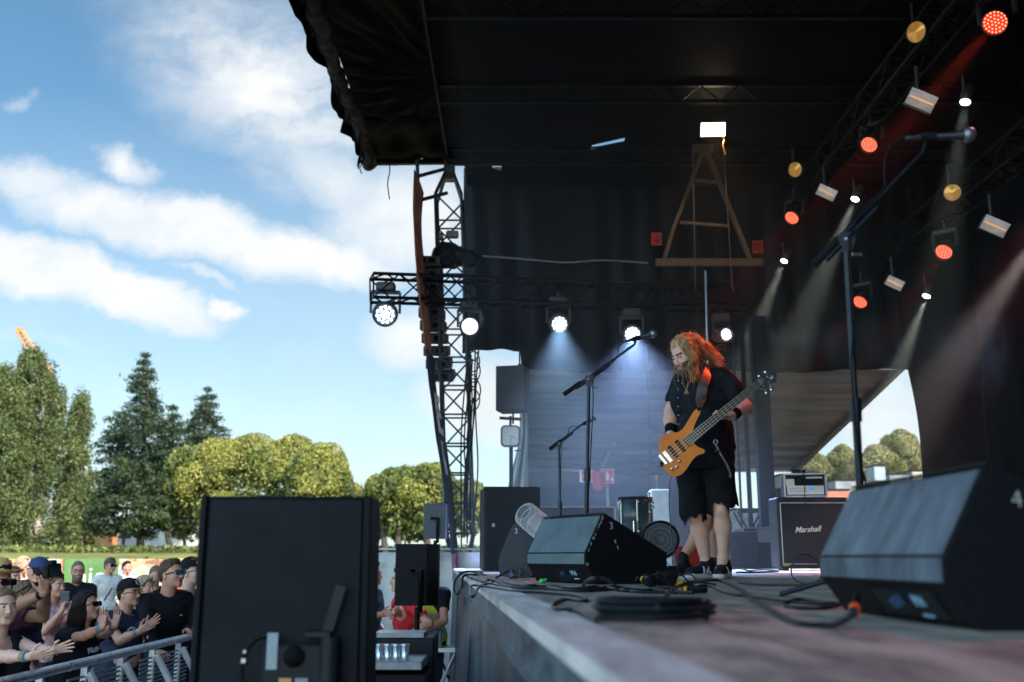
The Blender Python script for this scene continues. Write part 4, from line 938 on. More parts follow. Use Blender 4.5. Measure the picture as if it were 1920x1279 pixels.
# work floodlight and timber frame
p = P(1337, 243, 12.3); t = thing('work_floodlight', 'lit rectangular work floodlight above the timber frame', 'floodlight', p); M = FR(p, (-.05,-1,-.55)); g = G(M=M); g.box((0,0,-.04), (.34,.2,.08), bev=.01); g.build('housing', mhead, t)
g = G(M=M); g.box((0,0,.006), (.31,.17,.01)); g.build('lamp', discm('flood_lamp', (1,.80,.50), 9), t); g = G(); g.tube(cr_path([P(1352,252,12.35), P(1358,262,12.35), P(1356,272,12.35), P(1361,290,12.4)], 4), .012, 5); g.build('chain', mat('brass', (.6,.45,.2), .3, .8), t)
spot(p+V3((0,-.05,-.05)), (0,.35,-1), (1,.55,.20), 32, 110, .8)
t = thing('timber_frame', 'tall brown A-shaped timber frame lit from above by the floodlight', 'frame', P(1325,490,13.3)); mt = mat('timber_brown', (.06,.04,.027), .8, 0, .3, 6, .3, stretch=(4,4,.4))
for a_, b_ in (((1318,285),(1262,430)),((1262,430),(1246,485)),((1326,285),(1372,400)),((1372,400),(1408,490))): g = G(); g.bar(P(*a_,13.4), P(*b_,13.4), .09, .05); g.build('leg', mt, t)
for a_, b_ in (((1303,338),(1347,342)),((1275,417),(1368,424))): g = G(); g.bar(P(*a_,13.35), P(*b_,13.35), .035, .04); g.build('rung', mt, t)
g = G(); g.box(P(1318,277,13.4), (.30,.06,.14)); g.build('head_board', mt, t); g = G(); g.box(P(1330,492,13.37), (1.5,.05,.10)); g.build('sill', mt, t)
for u0, u1, nm in ((1299,1304,'left'),(1357,1374,'right')):
    g = G(); g.tube([P(u0,279,13.0), P(u1,545,13.0)], .008, 6); solo('hanging_rope', g, mt, f'thin rope hanging down the {nm} side of the timber frame', 'rope', group='ropes beside the timber frame')
for u, v, lab in ((1231,448,'red equipment sign left of the timber frame'),(1421,463,'red equipment sign right of the timber frame')):
    p = P(u, v, 14.55); t = thing('red_sign', lab, 'sign', p, 'red signs high on the side drape'); g = G(); g.box(p, (.16,.02,.20)); pn = g.build('panel', mat('sign_red', (.55,.035,.02), .5), t); g = G()
    if u < 1300: g.box(p+V3((.01,-.012,-.01)), (.014,.006,.13)); g.box(p+V3((0,-.012,-.03)), (.07,.006,.02))
    else: [g.box(p+V3((k*.035-.04,-.012,0)), (.016,.006,.12)) for k in range(3)]
    sub(pn, g, 'pictogram', mat('sign_dark', (.03,.01,.01), .6))
# second black truss lower down and small red beacons, upright pole behind the head
truss('low_truss', 'dark crossbar truss below the timber frame', P(1210,545,14.4), P(1400,552,14.5), .2, .25, 7)
g = G()
g.tube([P(1323,508,14.2), P(1328,720,14.2)], .018, 8); solo('steel_pole', g, mat('bright_steel', (.35,.42,.5), .3, .8), 'thin bright steel pole rising behind the bass player', 'pole')
# posts of the stage side: dark uprights
mpost = mat('post_blue', (.014,.019,.027), .55, .2, .3, 5, .2)
for (u0, v0, u1, v1, Y, w_, lab) in ((1424,640,1442,1066,13.0,.20,'broad dark steel post between the bass player and the amplifier'),(1397,660,1407,1066,13.2,.055,'slim dark post just left of the broad post'),(1372,640,1380,700,14.2,.03,'slim rod right of the bass player'),(1205,690,1232,985,14.8,.03,'thin pale rod left of the bass player')):
    a_ = P(u0, v0, Y); b_ = P(u1, v1, Y); g = G(); g.box(((a_.x+b_.x)/2, Y, (3.2+CAMZ+SZ)/2+.0), (w_, w_*.7, 3.1+CAMZ-SZ)); solo('upright_post', g, mpost, lab, 'post', group='uprights at the stage side')
# ================================================================ banner and line array
def strip(name, pts, m, parent, wy=.9, dx=.05):
    g = G(); p = cr_path([P(u, v, 12.9) for u, v in pts], 6)
    k = len(p)-1
    g.grid(lambda u, v: p[int(round(v*k))]+V3((dx*u-.02*math.sin(v*9)*u, wy*u, .02*math.sin(v*25+u*3))), 6, k, thick=.01); return g.build(name, m, parent)
bn = thing('scrim_banner', 'tall narrow orange and navy printed banner curving down beside the tower', 'banner', P(800,700,12.9))
strip('orange_part', [(776,318),(774,380),(776,440),(780,500),(786,560),(793,620),(797,652)], mat('banner_orange', (.38,.16,.08), .8, 0, .3, 3, .1, c2=(.60,.29,.16), transl=.35), bn)
strip('navy_part', [(797,652),(802,700),(808,750),(816,810),(825,870),(835,930),(842,990),(846,1040)], mat('banner_navy', (.012,.025,.04), .8, 0, .2, 3, .1), bn)
strip('pink_part', [(846,1040),(848,1075),(850,1110),(851,1155)], mat('banner_pink', (.30,.13,.17), .7, 0, .3, 3, .1, transl=.3), bn, .5, .1)
g = G()
def bp(v): return np.interp(v, [652,700,750,810,870,930], [797,802,808,816,825,835])
for (va, vb, ua, ub) in ((726,800,.25,.55),(726,740,.25,.9),(760,772,.25,.9),(792,806,.25,.9),(820,885,.35,.62),(820,832,.35,.95)):
    def fn(u, v): vv = va+(vb-va)*v; uu = ua+(ub-ua)*u; q = P(bp(vv), vv, 12.9); return q+V3((.05*uu+.022, .9*uu, 0))
    g.grid(fn, 3, 4)
sub([c for c in bn.children if c.name.startswith('navy')][0], g, 'lettering', mat('banner_white', (.60,.64,.68), .7))
la = thing('line_array', 'curved column of black loudspeaker cabinets hanging behind the banner', 'loudspeaker', P(810,560,13.9))
for i in range(10):
    v = 497+i*23; u = 806+i*i*.28; p = P(u, v, 13.9+.03*i); g = G(M=Matrix.Translation(p) @ Matrix.Rotation(R(2+i*1.4), 4, 'X')); g.box((0,0,0), (.36,.5,.15), bev=.015); cb = g.build('cabinet', mat('cab_grey', (.035,.04,.05), .6, 0, .2, 9), la)
    g = G(M=Matrix.Translation(p) @ Matrix.Rotation(R(2+i*1.4), 4, 'X')); 
    for q in (-.09, .05): g = G(M=g.M); g.box((q, -.252, 0), (.09,.006,.07)); sub(cb, g, 'port', mat('port_black', (.004,.004,.005), .8))
g = G(); g.bar(P(784,484,13.9), P(826,484,13.9), .05); g.build('flying_frame', msteel, la)
# ================================================================ LOUDSPEAKERS
mcab = mat('cab_black', (.007,.008,.010), .62, 0, .25, 60, .35, bd=.002); mcab2 = mat('cab_worn', (.010,.011,.013), .5, 0, .35, 7, .25, c2=(.018,.019,.022), bd=.002); mgr = mat('grille_grey', (.085,.125,.145), .6, 0, .22, 5, .3, c2=(.12,.165,.185), bd=.002)
mgr2 = mat('grille_blue', (.060,.080,.108), .6, 0, .4, 7, .3, c2=(.14,.17,.21), stretch=(1,1.8,.7), det=9, bd=.002)
mchk = mat('chalk', (.6,.62,.6), .9)
def wedge(label, pa, pb, h, num, m_rear, numpos, depth=.52, scuffs=0, seed=0, rot=None):
    """floor monitor: rear panel between its two foot corners pa (far) and pb (near); its slanted grille faces the other way"""
    pa = V3(pa); pb = V3(pb); w_ = (pb-pa).length; ax_ = (pb-pa).normalized(); dz = V3((-ax_.y, ax_.x, 0)); s_ = h/.34
    t = thing('stage_monitor', label, 'stage monitor', (pa+pb)/2, 'floor monitors on the stage')
    M = Matrix.Identity(4)
    for i in range(3): M[i][0] = dz[i]; M[i][1] = (0,0,1)[i]; M[i][2] = ax_[i]; M[i][3] = pa[i]
    pr = [(.065,.004),(.0,.098),(.0,.15),(.105,.34),(.125,.345),(depth,.155),(depth,.004)]; pr = [(a*s_, b*s_) for a, b in pr]
    g = G(M=M); g.prism(pr, 0, w_); b_ = g.build('cabinet', mcab, t)
    md = b_.modifiers.new('b', 'BEVEL'); md.width = .008; md.segments = 2; md.limit_method = 'ANGLE'
    def quad(i, j, z0, z1, off, a0=.03, a1=.97):
        p, q = V3((*pr[i], 0)), V3((*pr[j], 0)); d = q-p; n_ = V3((-abs(d.y), d.x if True else 0, 0)).normalized(); 
        n_ = V3((d.y, -d.x, 0)).normalized(); n_ = n_ if n_.x < 0 else -n_
        A = p+d*a0+n_*off; B = p+d*a1+n_*off; return [V3((A.x,A.y,z0)), V3((A.x,A.y,z1)), V3((B.x,B.y,z1)), V3((B.x,B.y,z0))]
    g = G(M=M); g.add(quad(2, 3, .012, w_-.012, .003), [(0,1,2,3)]); g.add(quad(1, 2, .012, w_-.012, .003, .02, 1.0), [(0,1,2,3)]); g.build('rear_panel', m_rear, t)
    g = G(M=M); n = 40
    for k in range(n): g.box(((pr[3][0]+pr[4][0])/2, pr[4][1]+.003, w_*(k+.5)/n), (.02*s_, .006, w_/n*.6))
    g.build('grille_edge', mcab2, t)
    g = G(M=M); p, q = V3((*pr[4], 0)), V3((*pr[5], 0)); d = q-p; n_ = V3((-d.y, d.x, 0)).normalized(); n_ = n_ if n_.x > 0 else -n_
    g.add([p+d*.05+n_*.004+V3((0,0,.02)), p+d*.95+n_*.004+V3((0,0,.02)), p+d*.95+n_*.004+V3((0,0,w_-.02)), p+d*.05+n_*.004+V3((0,0,w_-.02))], [(0,1,2,3)]); g.build('front_grille', mcab2, t)
    # connector recess and plate on the undercut
    g = G(M=M); g.add(quad(0, 1, w_*.42, w_*.86, .0025, .12, .80), [(0,1,2,3)]); pl_ = g.build('connector_plate', mat('plate_black', (.008,.009,.011), .35), t)
    A = quad(0, 1, w_*.70, w_*.78, .006, .35, .75); T = Matrix.Identity(4); o_ = (A[0]+A[2])/2; ux = V3((0,0,1)); uy = (A[3]-A[0]).normalized(); uz = ux.cross(uy)
    for i in range(3): T[i][0] = ux[i]; T[i][1] = uy[i]; T[i][2] = uz[i]; T[i][3] = o_[i]
    g = G(M=M @ T); text_g(g, 'M4', .042*s_, Matrix.Identity(4), .001); sub(pl_, g, 'lettering', mat('label_cyan', (.30,.50,.62), .6))
    g = G(M=M @ T); g.box((-.0,-.035,0), (.05,.006,.002)); sub(pl_, g, 'underline', mat('label_cyan', (.30,.50,.62), .6)); g = G(M=M @ T); g.box((-.10,0,0.006), (.022,.022,.02)); sub(pl_, g, 'socket', mat('socket_blue', (.03,.06,.12), .4))
    # chalk number on the near side panel
    Tn = Matrix.Identity(4)
    x_, y_ = numpos
    for i in range(3): Tn[i][0] = (1,0,0)[i]; Tn[i][1] = (0,1,0)[i]; Tn[i][2] = (0,0,1)[i]
    Tn = Matrix.Translation((x_*s_, y_*s_, w_+.002)) @ Matrix.Rotation(R(4), 4, 'Z'); g = G(M=M)
    text_g(g, num, .052*s_, Tn, .0006, 0, None, -.001); g.build('chalk_number', mchk, t)
    if scuffs:
        g = G(M=M); r_ = np.random.default_rng(seed)
        for i in range(scuffs):
            c_ = V3((*pr[2], 0)).lerp(V3((*pr[3], 0)), r_.uniform(0,1)) if i % 2 else V3((*pr[1], 0)); a_ = r_.uniform(0, 6); s2 = r_.uniform(.002,.006)
            g.add([c_+V3((.012*r_.uniform(.2,1)+s2*math.cos(a_+k*1.57), s2*1.8*math.sin(a_+k*1.57), w_+.0015+.0008)) for k in range(4)], [(0,1,2,3)])
        for x_, y_ in ((.17,.215),(.185,.185)): g.add([(x_*s_,y_*s_,w_+.002),((x_+.01)*s_,(y_+.005)*s_,w_+.002),((x_+.012)*s_,(y_-.02)*s_,w_+.002)], [(0,1,2)])
        g.build('scuff_marks', mat('bare_wood', (.42,.38,.33), .8), t)
    return t
wedge('large blurred stage monitor with chalk 4 in the right foreground', (.815, 2.70, SZ), (.842, 1.98, SZ), .315, '4', mgr2, (.165,.270), .52)
wedge('stage monitor with chalk 3 and a grey rear panel, centre', (.085, 5.86, SZ), (.385, 5.32, SZ), .36, '3', mgr, (.155,.285), .50, 40, 5)
def wedge2():
    t = thing('stage_monitor', 'stage monitor with chalk 2 standing on its side behind the centre one', 'stage monitor', P(965,1070,7.2), 'floor monitors on the stage')
    o_ = V3((P(965,1070,7.2).x, 7.2, SZ)); sc_ = 7.3/FPX
    poly = [(-27,2),(-30,28),(-27,40),(-6,90),(2,96),(38,82),(46,60),(30,-2)]; poly = [(a*sc_, max(b, .5)*sc_) for a, b in poly]
    M = Matrix.Translation(o_) @ Matrix.Rotation(R(-8), 4, 'Z') @ Matrix.Rotation(R(90), 4, 'X'); g = G(M=M); g.prism(poly, -.5, 0); b_ = g.build('cabinet', mat('cab_bluegrey', (.015,.022,.032), .6, 0, .25, 40, .3, bd=.002), t)
    md = b_.modifiers.new('b', 'BEVEL'); md.width = .012; md.segments = 3; md.limit_method = 'ANGLE'
    g = G(M=M); text_g(g, '2', .05, Matrix.Translation((3*sc_, 82*sc_, .002)), .0006); g.build('chalk_number', mchk, t)
    g = G(M=M); g.prism([(38*sc_,22*sc_),(33*sc_,36*sc_),(40*sc_,44*sc_)], 0, .003); g.build('handle_recess', mat('port_black', (0,0,0)), t)
wedge2()
# big sub on the stage edge
p = V3((P(955,1068,11).x, 11, SZ)); t = thing('bass_cabinet', 'tall black bass cabinet standing on the far end of the stage', 'loudspeaker', p); g = G(M=YAW(p, R(6))); g.box((0,0,.44), (.60,.6,.87), bev=.012); g.build('cabinet', mcab, t)
g = G(M=YAW(p, R(6))); g.box((-.285,-.303,.44), (.03,.006,.85)); [g.box((-.23,-.303,q), (.02,.006,.05)) for q in (.2,.7)]; g.build('corner_strip', mpost, t); g = G(M=YAW(p, R(6))); g.box((-.2,-.304,.47), (.03,.006,.035)); g.build('badge', mat('badge_grey', (.3,.33,.36), .4), t)
# front-fill loudspeaker in the pit, foreground left
p0 = P(372, 1000, 3.02); p1 = P(684, 1000, 2.95); cx = (p0.x+p1.x)/2; zt = P(540, 930, 3.0).z
t = thing('pit_loudspeaker', 'large out-of-focus black loudspeaker seen from behind in the left foreground', 'loudspeaker', (cx, 3.15, 0)); M = YAW((cx, 3.15, 0), R(3.0))
w_ = p1.x-p0.x
g = G(M=M); g.box((0,.03,zt-.46), (w_-.035,.34,.92), bev=.012); b_ = g.build('cabinet', mat('cab_backs', (.005,.008,.011), .55, 0, .35, 9, .25, bd=.002), t)
for q_, h_ in ((w_/2-.012, .024), (-w_/2+.010, .020)): g = G(M=M); g.box((q_,.03,zt-.46), (h_,.345,.925), bev=.004); g.build('side_panel', mat('cab_side', (.004,.004,.006), .55), t)
yb_ = -.142
g = G(M=M); g.lathe([(.095,.0),(.105,.004),(.100,.007),(.090,.0),(.085,-.012),(.001,-.014)], 28, Matrix.Translation((-.045,yb_,zt-.50)) @ Matrix.Rotation(R(90), 4, 'X') @ Matrix.Diagonal((.62,1,1,1))); g.build('handle_cup', mat('plate_black', (0,0,0)), t)
g = G(M=M); g.box((.045,yb_-.02,zt-.57), (.17,.05,.30), bev=.008); pl_ = g.build('connector_panel', mat('panel_grey', (.014,.017,.020), .4), t)
g = G(M=M); g.box((-.012,yb_-.048,zt-.44), (.030,.006,.10)); sub(pl_, g, 'sticker', mat('sticker_grey', (.30,.35,.36), .6))
g = G(M=M); g.lathe([(.03,0),(.03,-.01),(.001,-.012)], 16, Matrix.Translation((.05,yb_-.046,zt-.455)) @ Matrix.Rotation(R(-90), 4, 'X')); sub(pl_, g, 'socket', mat('port_black', (0,0,0)))
g = G(M=M); g.box((.028,yb_-.048,zt-.525), (.035,.006,.022)); sub(pl_, g, 'amber_label', mat('label_amber', (.55,.28,.08), .6)); g = G(M=M); g.box((.074,yb_-.048,zt-.525), (.035,.006,.022)); sub(pl_, g, 'grey_label', mat('label_grey', (.22,.26,.30), .6))
g = G(M=M); g.box((.115,yb_-.03,zt-.395), (.075,.05,.022), bev=.004); g.bar((.14,yb_-.03,zt-.39), (.175,yb_-.03,zt-.26), .018, .03); g.tube([(.15,yb_-.05,zt-.40),(.15,yb_-.05,zt-.75)], .028, 10); g.build('mounting_arm', mat('arm_black', (.02,.022,.026), .35, .3), t)
g = G(M=M); g.box((-.10,yb_-.004,zt-.47), (.012,.012,.012)); g.box((-.098,yb_-.004,zt-.445), (.008,.01,.008)); g.build('rivet', mat('bare_alu', (0,0,0)), t)
g = G(M=M); g.tube([(0,.03,zt-.92),(0,.03,.25)], .03, 10); [g.tube([(0,.03,.5),(math.cos(a_)*.45,.03+math.sin(a_)*.45,.015)], .016, 8) for a_ in (.5,2.6,4.7)]; g.build('pole_stand', msteel, t)
# PA on tripod in the pit
def pit_spk(name, label, u0, u1, v0, v1, Y, mm, dep=.36, yaw=0, dark=None):
    a_ = P(u0, v0, Y); b_ = P(u1, v1, Y); w_ = b_.x-a_.x; h_ = a_.z-b_.z; c = V3(((a_.x+b_.x)/2, Y+dep/2, 0)); t = thing(name, label, 'loudspeaker', (c.x, c.y, 0)); M = YAW(c, yaw)
    g = G(M=M); zc_ = (a_.z+b_.z)/2; g.prism([(-w_/2,-dep/2),(w_/2*.55,-dep/2),(w_/2,0),(w_/2,dep/2),(-w_/2*.8,dep/2),(-w_/2,dep*.2)] if dark else [(-w_/2,-dep/2),(w_/2,-dep/2),(w_/2,dep/2),(-w_/2,dep/2)], b_.z, a_.z); bb = g.build('cabinet', mm, t)
    md = bb.modifiers.new('b', 'BEVEL'); md.width = .008; md.limit_method = 'ANGLE'
    g = G(M=M); g.tube([(.04,-dep/2-.03,zc_+.04),(.04,-dep/2-.03,b_.z-.04),(.0,0,b_.z-.05),(0,0,.9)], .020, 8); g.box((.0,-dep/2-.02,zc_+.03), (.09,.04,.03)); g.build('bracket', msteel, t)
    g = G(M=M); g.box((-.02,-dep/2-.03,zc_+.03), (.04,.02,.02)); g.build('knob', mat('bare_alu', (0,0,0)), t)
    g = G(M=M); g.tube([(0,0,b_.z-.02),(0,0,.3)], .022, 8); g.tube([(0,0,1.0),(0,0,.85)], .045, 10)
    for a2 in (.9, 3.0, 5.1): g.tube([(0,0,.85),(math.cos(a2)*.5,math.sin(a2)*.5,.02)], .014, 6); g.tube([(0,0,.4),(math.cos(a2)*.26,math.sin(a2)*.26,.43)], .010, 6)
    g.build('tripod', msteel, t); return t
pit_spk('pa_loudspeaker', 'black loudspeaker on a tripod in the pit before the yellow vest', 742, 818, 1020, 1136, 8.0, mcab, .34, 0, 1)
pit_spk('grey_loudspeaker', 'small grey loudspeaker on a stand behind the black tripod one', 795, 835, 944, 1010, 12.0, mat('cab_mid', (.055,.065,.085), .6, 0, .1, 20), .3)
# case with a tray of cups
p = P(735,1262,6.2); p.z = 0; t = thing('flight_case', 'black case with grey trays standing in the pit', 'case', (p.x,6.4,0)); zz = P(735,1238,6.2).z
g = G(); g.box((p.x-.1,6.4,zz/2-.03), (.62,.5,zz-.1), bev=.01); g.build('case_body', mcab, t); g = G(); g.box((p.x-.1,6.4,zz-.03), (.56,.46,.05), bev=.006); g.build('tray', mat('tray_grey', (.22,.24,.26), .4, .3, .2, 10), t)
g = G(); g.box((p.x-.1,6.9,(zz+.10)/2), (.62,.40,zz+.08), bev=.01); g.build('rear_box', mcab2, t); g = G(); g.box((p.x-.02,6.85,zz+.105), (.32,.26,.03)); g.build('lid', mat('tray_grey', (0,0,0)), t)
for i in range(4):
    c = P(711+i*16, 1240, 6.35); c.z = zz-.004; g = G(); g.lathe([(.022,0),(.028,.075),(.0265,.075),(.021,.003),(.001,.003)], 14, Matrix.Translation(c)); g.lathe([(.0285,.076),(.0295,.084),(.001,.086)], 14, Matrix.Translation(c))
    solo('steel_cup', g, mat('cup_metal', (.55,.6,.62), .2, .7, .2, 20), ['leftmost steel cup on the grey tray, half behind the big speaker','second steel cup from the left on the grey tray','third steel cup from the left on the grey tray','rightmost steel cup on the grey tray'][i], 'cup', c, 'cups on the grey tray')
# microphone-stand foot in the pit
c = P(835,1258,9.0); c.z = 0; g = G(); g.lathe([(.15,0),(.15,.015),(.03,.03),(.001,.03)], 20, Matrix.Translation((c.x, 9.0, 0))); g.tube([(c.x,9,0),(c.x,9,.5)], .012, 6); solo('short_stand', g, msteel, 'short black stand on a round base beside the stage', 'stand')
p = P(823,1200,10.5); g = G(); g.lathe([(.032,0),(.033,.14),(.014,.19),(.014,.215),(.001,.215)], 14, Matrix.Translation((p.x,10.5,P(823,1212,10.5).z))); solo('water_bottle', g, mat('bottle', (.35,.5,.6), .1, 0, .1, 10, trans=.6), 'clear water bottle beside the yellow vest', 'bottle')
g = G(); zb = P(823,1212,10.5).z; g.box((p.x,10.5,zb-.02), (.5,.4,.04)); g.tube([(p.x-.2,10.4,zb),(p.x+.25,10.4,.02)], .014, 6); g.tube([(p.x+.2,10.4,zb),(p.x-.25,10.4,.02)], .014, 6); g.tube([(p.x+.2,10.6,zb),(p.x-.2,10.6,.02)], .014, 6); solo('folding_table', g, mat('bare_alu', (0,0,0)), 'small folding table with crossed legs at the pit end', 'table')
# clock on its pole with the grey cabinet above
p = P(957,818,14.4); t = thing('wall_clock', 'square rounded clock on a dark pole in front of the pale flap', 'clock', p); M = Matrix.Translation(p) @ Matrix.Rotation(R(90), 4, 'X')
def rr(w_, h_, q, n=6): return [(sx*(w_/2-q)+q*math.cos(a_), sy*(h_/2-q)+q*math.sin(a_)) for sx, sy, a0 in ((1,1,0),(-1,1,90),(-1,-1,180),(1,-1,270)) for a_ in [R(a0+90*i/n) for i in range(n+1)]]
g = G(M=M); g.prism(rr(.285,.315,.07), -.04, .03); g.build('case', mat('clock_case', (.05,.055,.06), .4), t); g = G(M=M); g.prism(rr(.235,.265,.055), .03, .034); fc = g.build('face', mat('clock_face', (.60,.63,.62), .5, 0, .05), t)
g = G(M=M)
g.bar((0,0,.037),(.070,-.035,.037), .007, .002, (0,0,1)); g.bar((0,.01,.038),(.004,-.10,.038), .006, .002, (0,0,1)); 
for i in range(12): a_ = R(30*i); g.bar((math.cos(a_)*.095,math.sin(a_)*.105,.036),(math.cos(a_)*.108,math.sin(a_)*.119,.036), .004, .002, (0,0,1))
sub(fc, g, 'hands', mat('clock_black', (.01,.01,.01), .5))
g = G(); g.tube([p+V3((.01,.03,-.15)), (p.x+.01, 14.43, SZ)], .028, 8); g.tube([p+V3((0,.03,.15)), p+V3((0,.03,.30))], .018, 8); g.bar(p+V3((-.16,.03,.27)), p+V3((.16,.03,.25)), .04); g.tube([p+V3((.06,0,-.21)), p+V3((.16,0,-.20))], .012, 6); g.build('pole', msteel, t)
p = P(962,731,14.9); t = thing('hanging_cabinet', 'grey loudspeaker cabinet hanging above the clock', 'loudspeaker', p); g = G(M=YAW(p, R(-14))); g.box((0,0,0), (.44,.40,.68), bev=.01); g.build('cabinet', mat('cab_steel', (.045,.055,.07), .6, 0, .15, 20), t); g = G(); g.tube([p+V3((.1,0,.34)), p+V3((.1,0,.9))], .012, 6); g.build('hanging_wire', msteel, t); g = G(); g.tube([p+V3((0,0,-.34)), p+V3((0,0,-.52))], .015, 6); g.build('lower_rod', msteel, t)
# ================================================================ MICROPHONE STANDS
mst = mat('stand_black', (.014,.024,.034), .35, .5, .2, 20, .1); mrub = mat('rubber', (.010,.011,.012), .8); mgrl = mat('mic_grille', (.28,.29,.32), .35, .7, .3, 90, .8, bd=.002)
def mic_stand(label, joint, tail, head, base, mic, r0=.012, knob=1, cable=None, clip=True, miclab='', ball=.026, micr=.012):
    J, A, B, F_ = V3(joint), V3(tail), V3(head), V3(base); t = thing('microphone_stand', label, 'microphone stand', F_, 'microphone stands on the stage')
    mid = F_.lerp(J, .52); g = G(); g.tube([F_+V3((0,0,.05)), mid], r0*1.25, 10); g.tube([mid, J-V3((0,0,.02))], r0*.95, 10); g.tube([mid-(J-F_)*.035, mid+(J-F_)*.03], r0*1.8, 10); g.build('pole', mst, t)
    g = G(); a_ = 0.4
    for i in range(3): 
        d = V3((math.cos(a_+i*2.094), math.sin(a_+i*2.094), 0)); g.tube([F_+V3((0,0,.10)), F_+d*.30+V3((0,0,.012))], .009, 8)
    g.build('leg_set', mst, t)
    g = G(); d = (B-A).normalized(); g.tube([A+d*.02, B], r0*.68, 10); g.tube([J-d*.10, J+d*.16], r0*.9, 10); bm = g.build('boom', mst, t); g = G(); g.tube([A, A+d*.13], r0*1.25, 12); sub(bm, g, 'counterweight', mrub)
    g = G(); x_, y_, z_ = frame(V3((0,-1,0))); M = FR(J, (0,-1,0)); s_ = r0/.012
    g.M = M; g.prism([(-.022*s_,.028*s_),(.024*s_,.028*s_),(.034*s_,.0),(.016*s_,-.045*s_),(-.014*s_,-.045*s_),(-.03*s_,0)], -.010*s_, .010*s_); g.build('clutch', mat('clutch', (.035,.042,.055), .45), t)
    g = G(); g.M = M; g.lathe([(.010*s_,.010*s_),(.012*s_,.018*s_),(.001,.020*s_)], 12); g.tube([(.02*s_,-.055*s_,0),(.055*s_,-.055*s_,0)], .006*s_, 8); g.build('wing_bolt', mat('bolt', (.3,.33,.36), .3, .8), t)
    ma_, mb_ = V3(mic[0]), V3(mic[1]); dm = (mb_-ma_).normalized(); g = G(); g.tube([B, ma_+dm*.07], .007, 8); g.tube([ma_+dm*.05, ma_+dm*.10], micr*1.35, 12); g.build('clip', mrub, t)
    m_ = thing('microphone', miclab, 'microphone', ma_, 'microphones on their stands'); L_ = (mb_-ma_).length; g = G(M=FR(ma_, dm)); g.lathe([(.001,0),(micr*.7,0),(micr*.75,.02),(micr*.85,.04),(micr*1.15,L_-.045),(ball*.86,L_-.028),(ball*.86,L_-.024)], 18); g.build('handle', mat('mic_body', (.03,.032,.04), .4, .3), m_)
    g = G(M=FR(ma_, dm)); g.sphere((0,0,L_-.004), ball, 14, (1,1,1.0)); gr = g.build('grille', mgrl, m_); g = G(M=FR(ma_, dm)); g.lathe([(ball*.96,L_-.008),(ball*1.05,L_-.004),(ball*.96,L_)], 18); sub(gr, g, 'band', mat('mic_band', (.15,.15,.17), .3, .8))
    if cable: g = G(); g.tube(cr_path(cable, 7), .0038*s_, 6); g.build('cable', mrub, m_)
    return t
Yr = 3.3
J = P(1586,450,Yr); B_ = P(1732,284,Yr-.02)
mic_stand('tall microphone stand in the right foreground with its boom raised', J, P(1526,497,Yr+.02), B_, PZ(1613,1118)*0+V3((P(1622,1080,3.42).x, 3.42, SZ)), (P(1698,259,Yr-.02), P(1818,253,Yr-.05)), .0112,
   cable=[P(1698,259,Yr-.02), P(1680,264,Yr-.02), P(1662,290,Yr-.02), P(1658,330,Yr-.01), P(1657,352,Yr-.01), P(1620,392,Yr-.02), P(1600,425,Yr-.02), P(1594,470,Yr-.02), P(1600,600,Yr-.02), P(1597,700,Yr), P(1610,850,Yr+.05), P(1628,930,Yr+.1), V3((P(1640,1080,3.4).x, 3.4, SZ+.02))], miclab='silver-headed microphone high at the upper right', ball=.027)
Yc = 6.1
mic_stand('microphone stand in the centre behind the monitor marked 3', P(1104,712,Yc), P(1057,740,Yc), P(1190,646,Yc), V3((P(1097,1040,6.15).x, 6.15, SZ)), (P(1172,640,Yc), P(1226,626,Yc)), .0115,
   cable=[P(1172,640,Yc), P(1160,650,Yc), P(1157,668,Yc), P(1140,688,Yc-.02), P(1114,708,Yc-.03), P(1112,760,Yc-.03), P(1106,880,Yc-.02), P(1101,960,Yc-.03), P(1096,1050,Yc)], miclab='dark microphone pointing at the face of the bass player')
Yb = 8.8
mic_stand('small distant microphone stand left of the centre one', P(1048,832,Yb), P(1030,842,Yb), P(1090,797,Yb), V3((P(1052,1040,Yb).x, Yb, SZ)), (P(1084,800,Yb), P(1113,786,Yb)), .011,
   cable=[P(1084,800,Yb), P(1070,800,Yb), P(1064,815,Yb-.02), P(1053,835,Yb-.02), P(1051,950,Yb-.02), P(1051,1040,Yb)], miclab='microphone on the small distant stand')
# ================================================================ STAGE CLUTTER
# amplifier cabinet with script lettering
Ya = 10.8; x0 = P(1464,1068,Ya).x; w_ = .77; h_ = .74; t = thing('amplifier_cabinet', 'black guitar amplifier cabinet with white script lettering', 'amplifier', (x0+w_/2, Ya+.18, SZ)); cx = x0+w_/2
g = G(); g.box((cx, Ya+.2, SZ+h_/2+.03), (w_, .36, h_), bev=.015); [g.box((cx+q, Ya+.2, SZ+.015), (.06,.2,.03)) for q in (-.3,.3)]; g.build('cabinet', mcab2, t)
g = G(); g.box((cx, Ya+.017, SZ+h_/2+.02), (w_-.07, .006, h_-.1)); gr = g.build('grille_cloth', mat('grille_cloth', (.010,.011,.013), .9, 0, .3, 120, .3), t)
g = G(); 
for a_, b_ in (((-1,-1),(1,-1)),((1,-1),(1,1)),((1,1),(-1,1)),((-1,1),(-1,-1))): g.bar((cx+a_[0]*(w_-.07)/2, Ya+.010, SZ+h_/2+.02+a_[1]*(h_-.1)/2), (cx+b_[0]*(w_-.07)/2, Ya+.010, SZ+h_/2+.02+b_[1]*(h_-.1)/2), .008)
sub(gr, g, 'piping', mat('piping_white', (.5,.5,.47), .6))
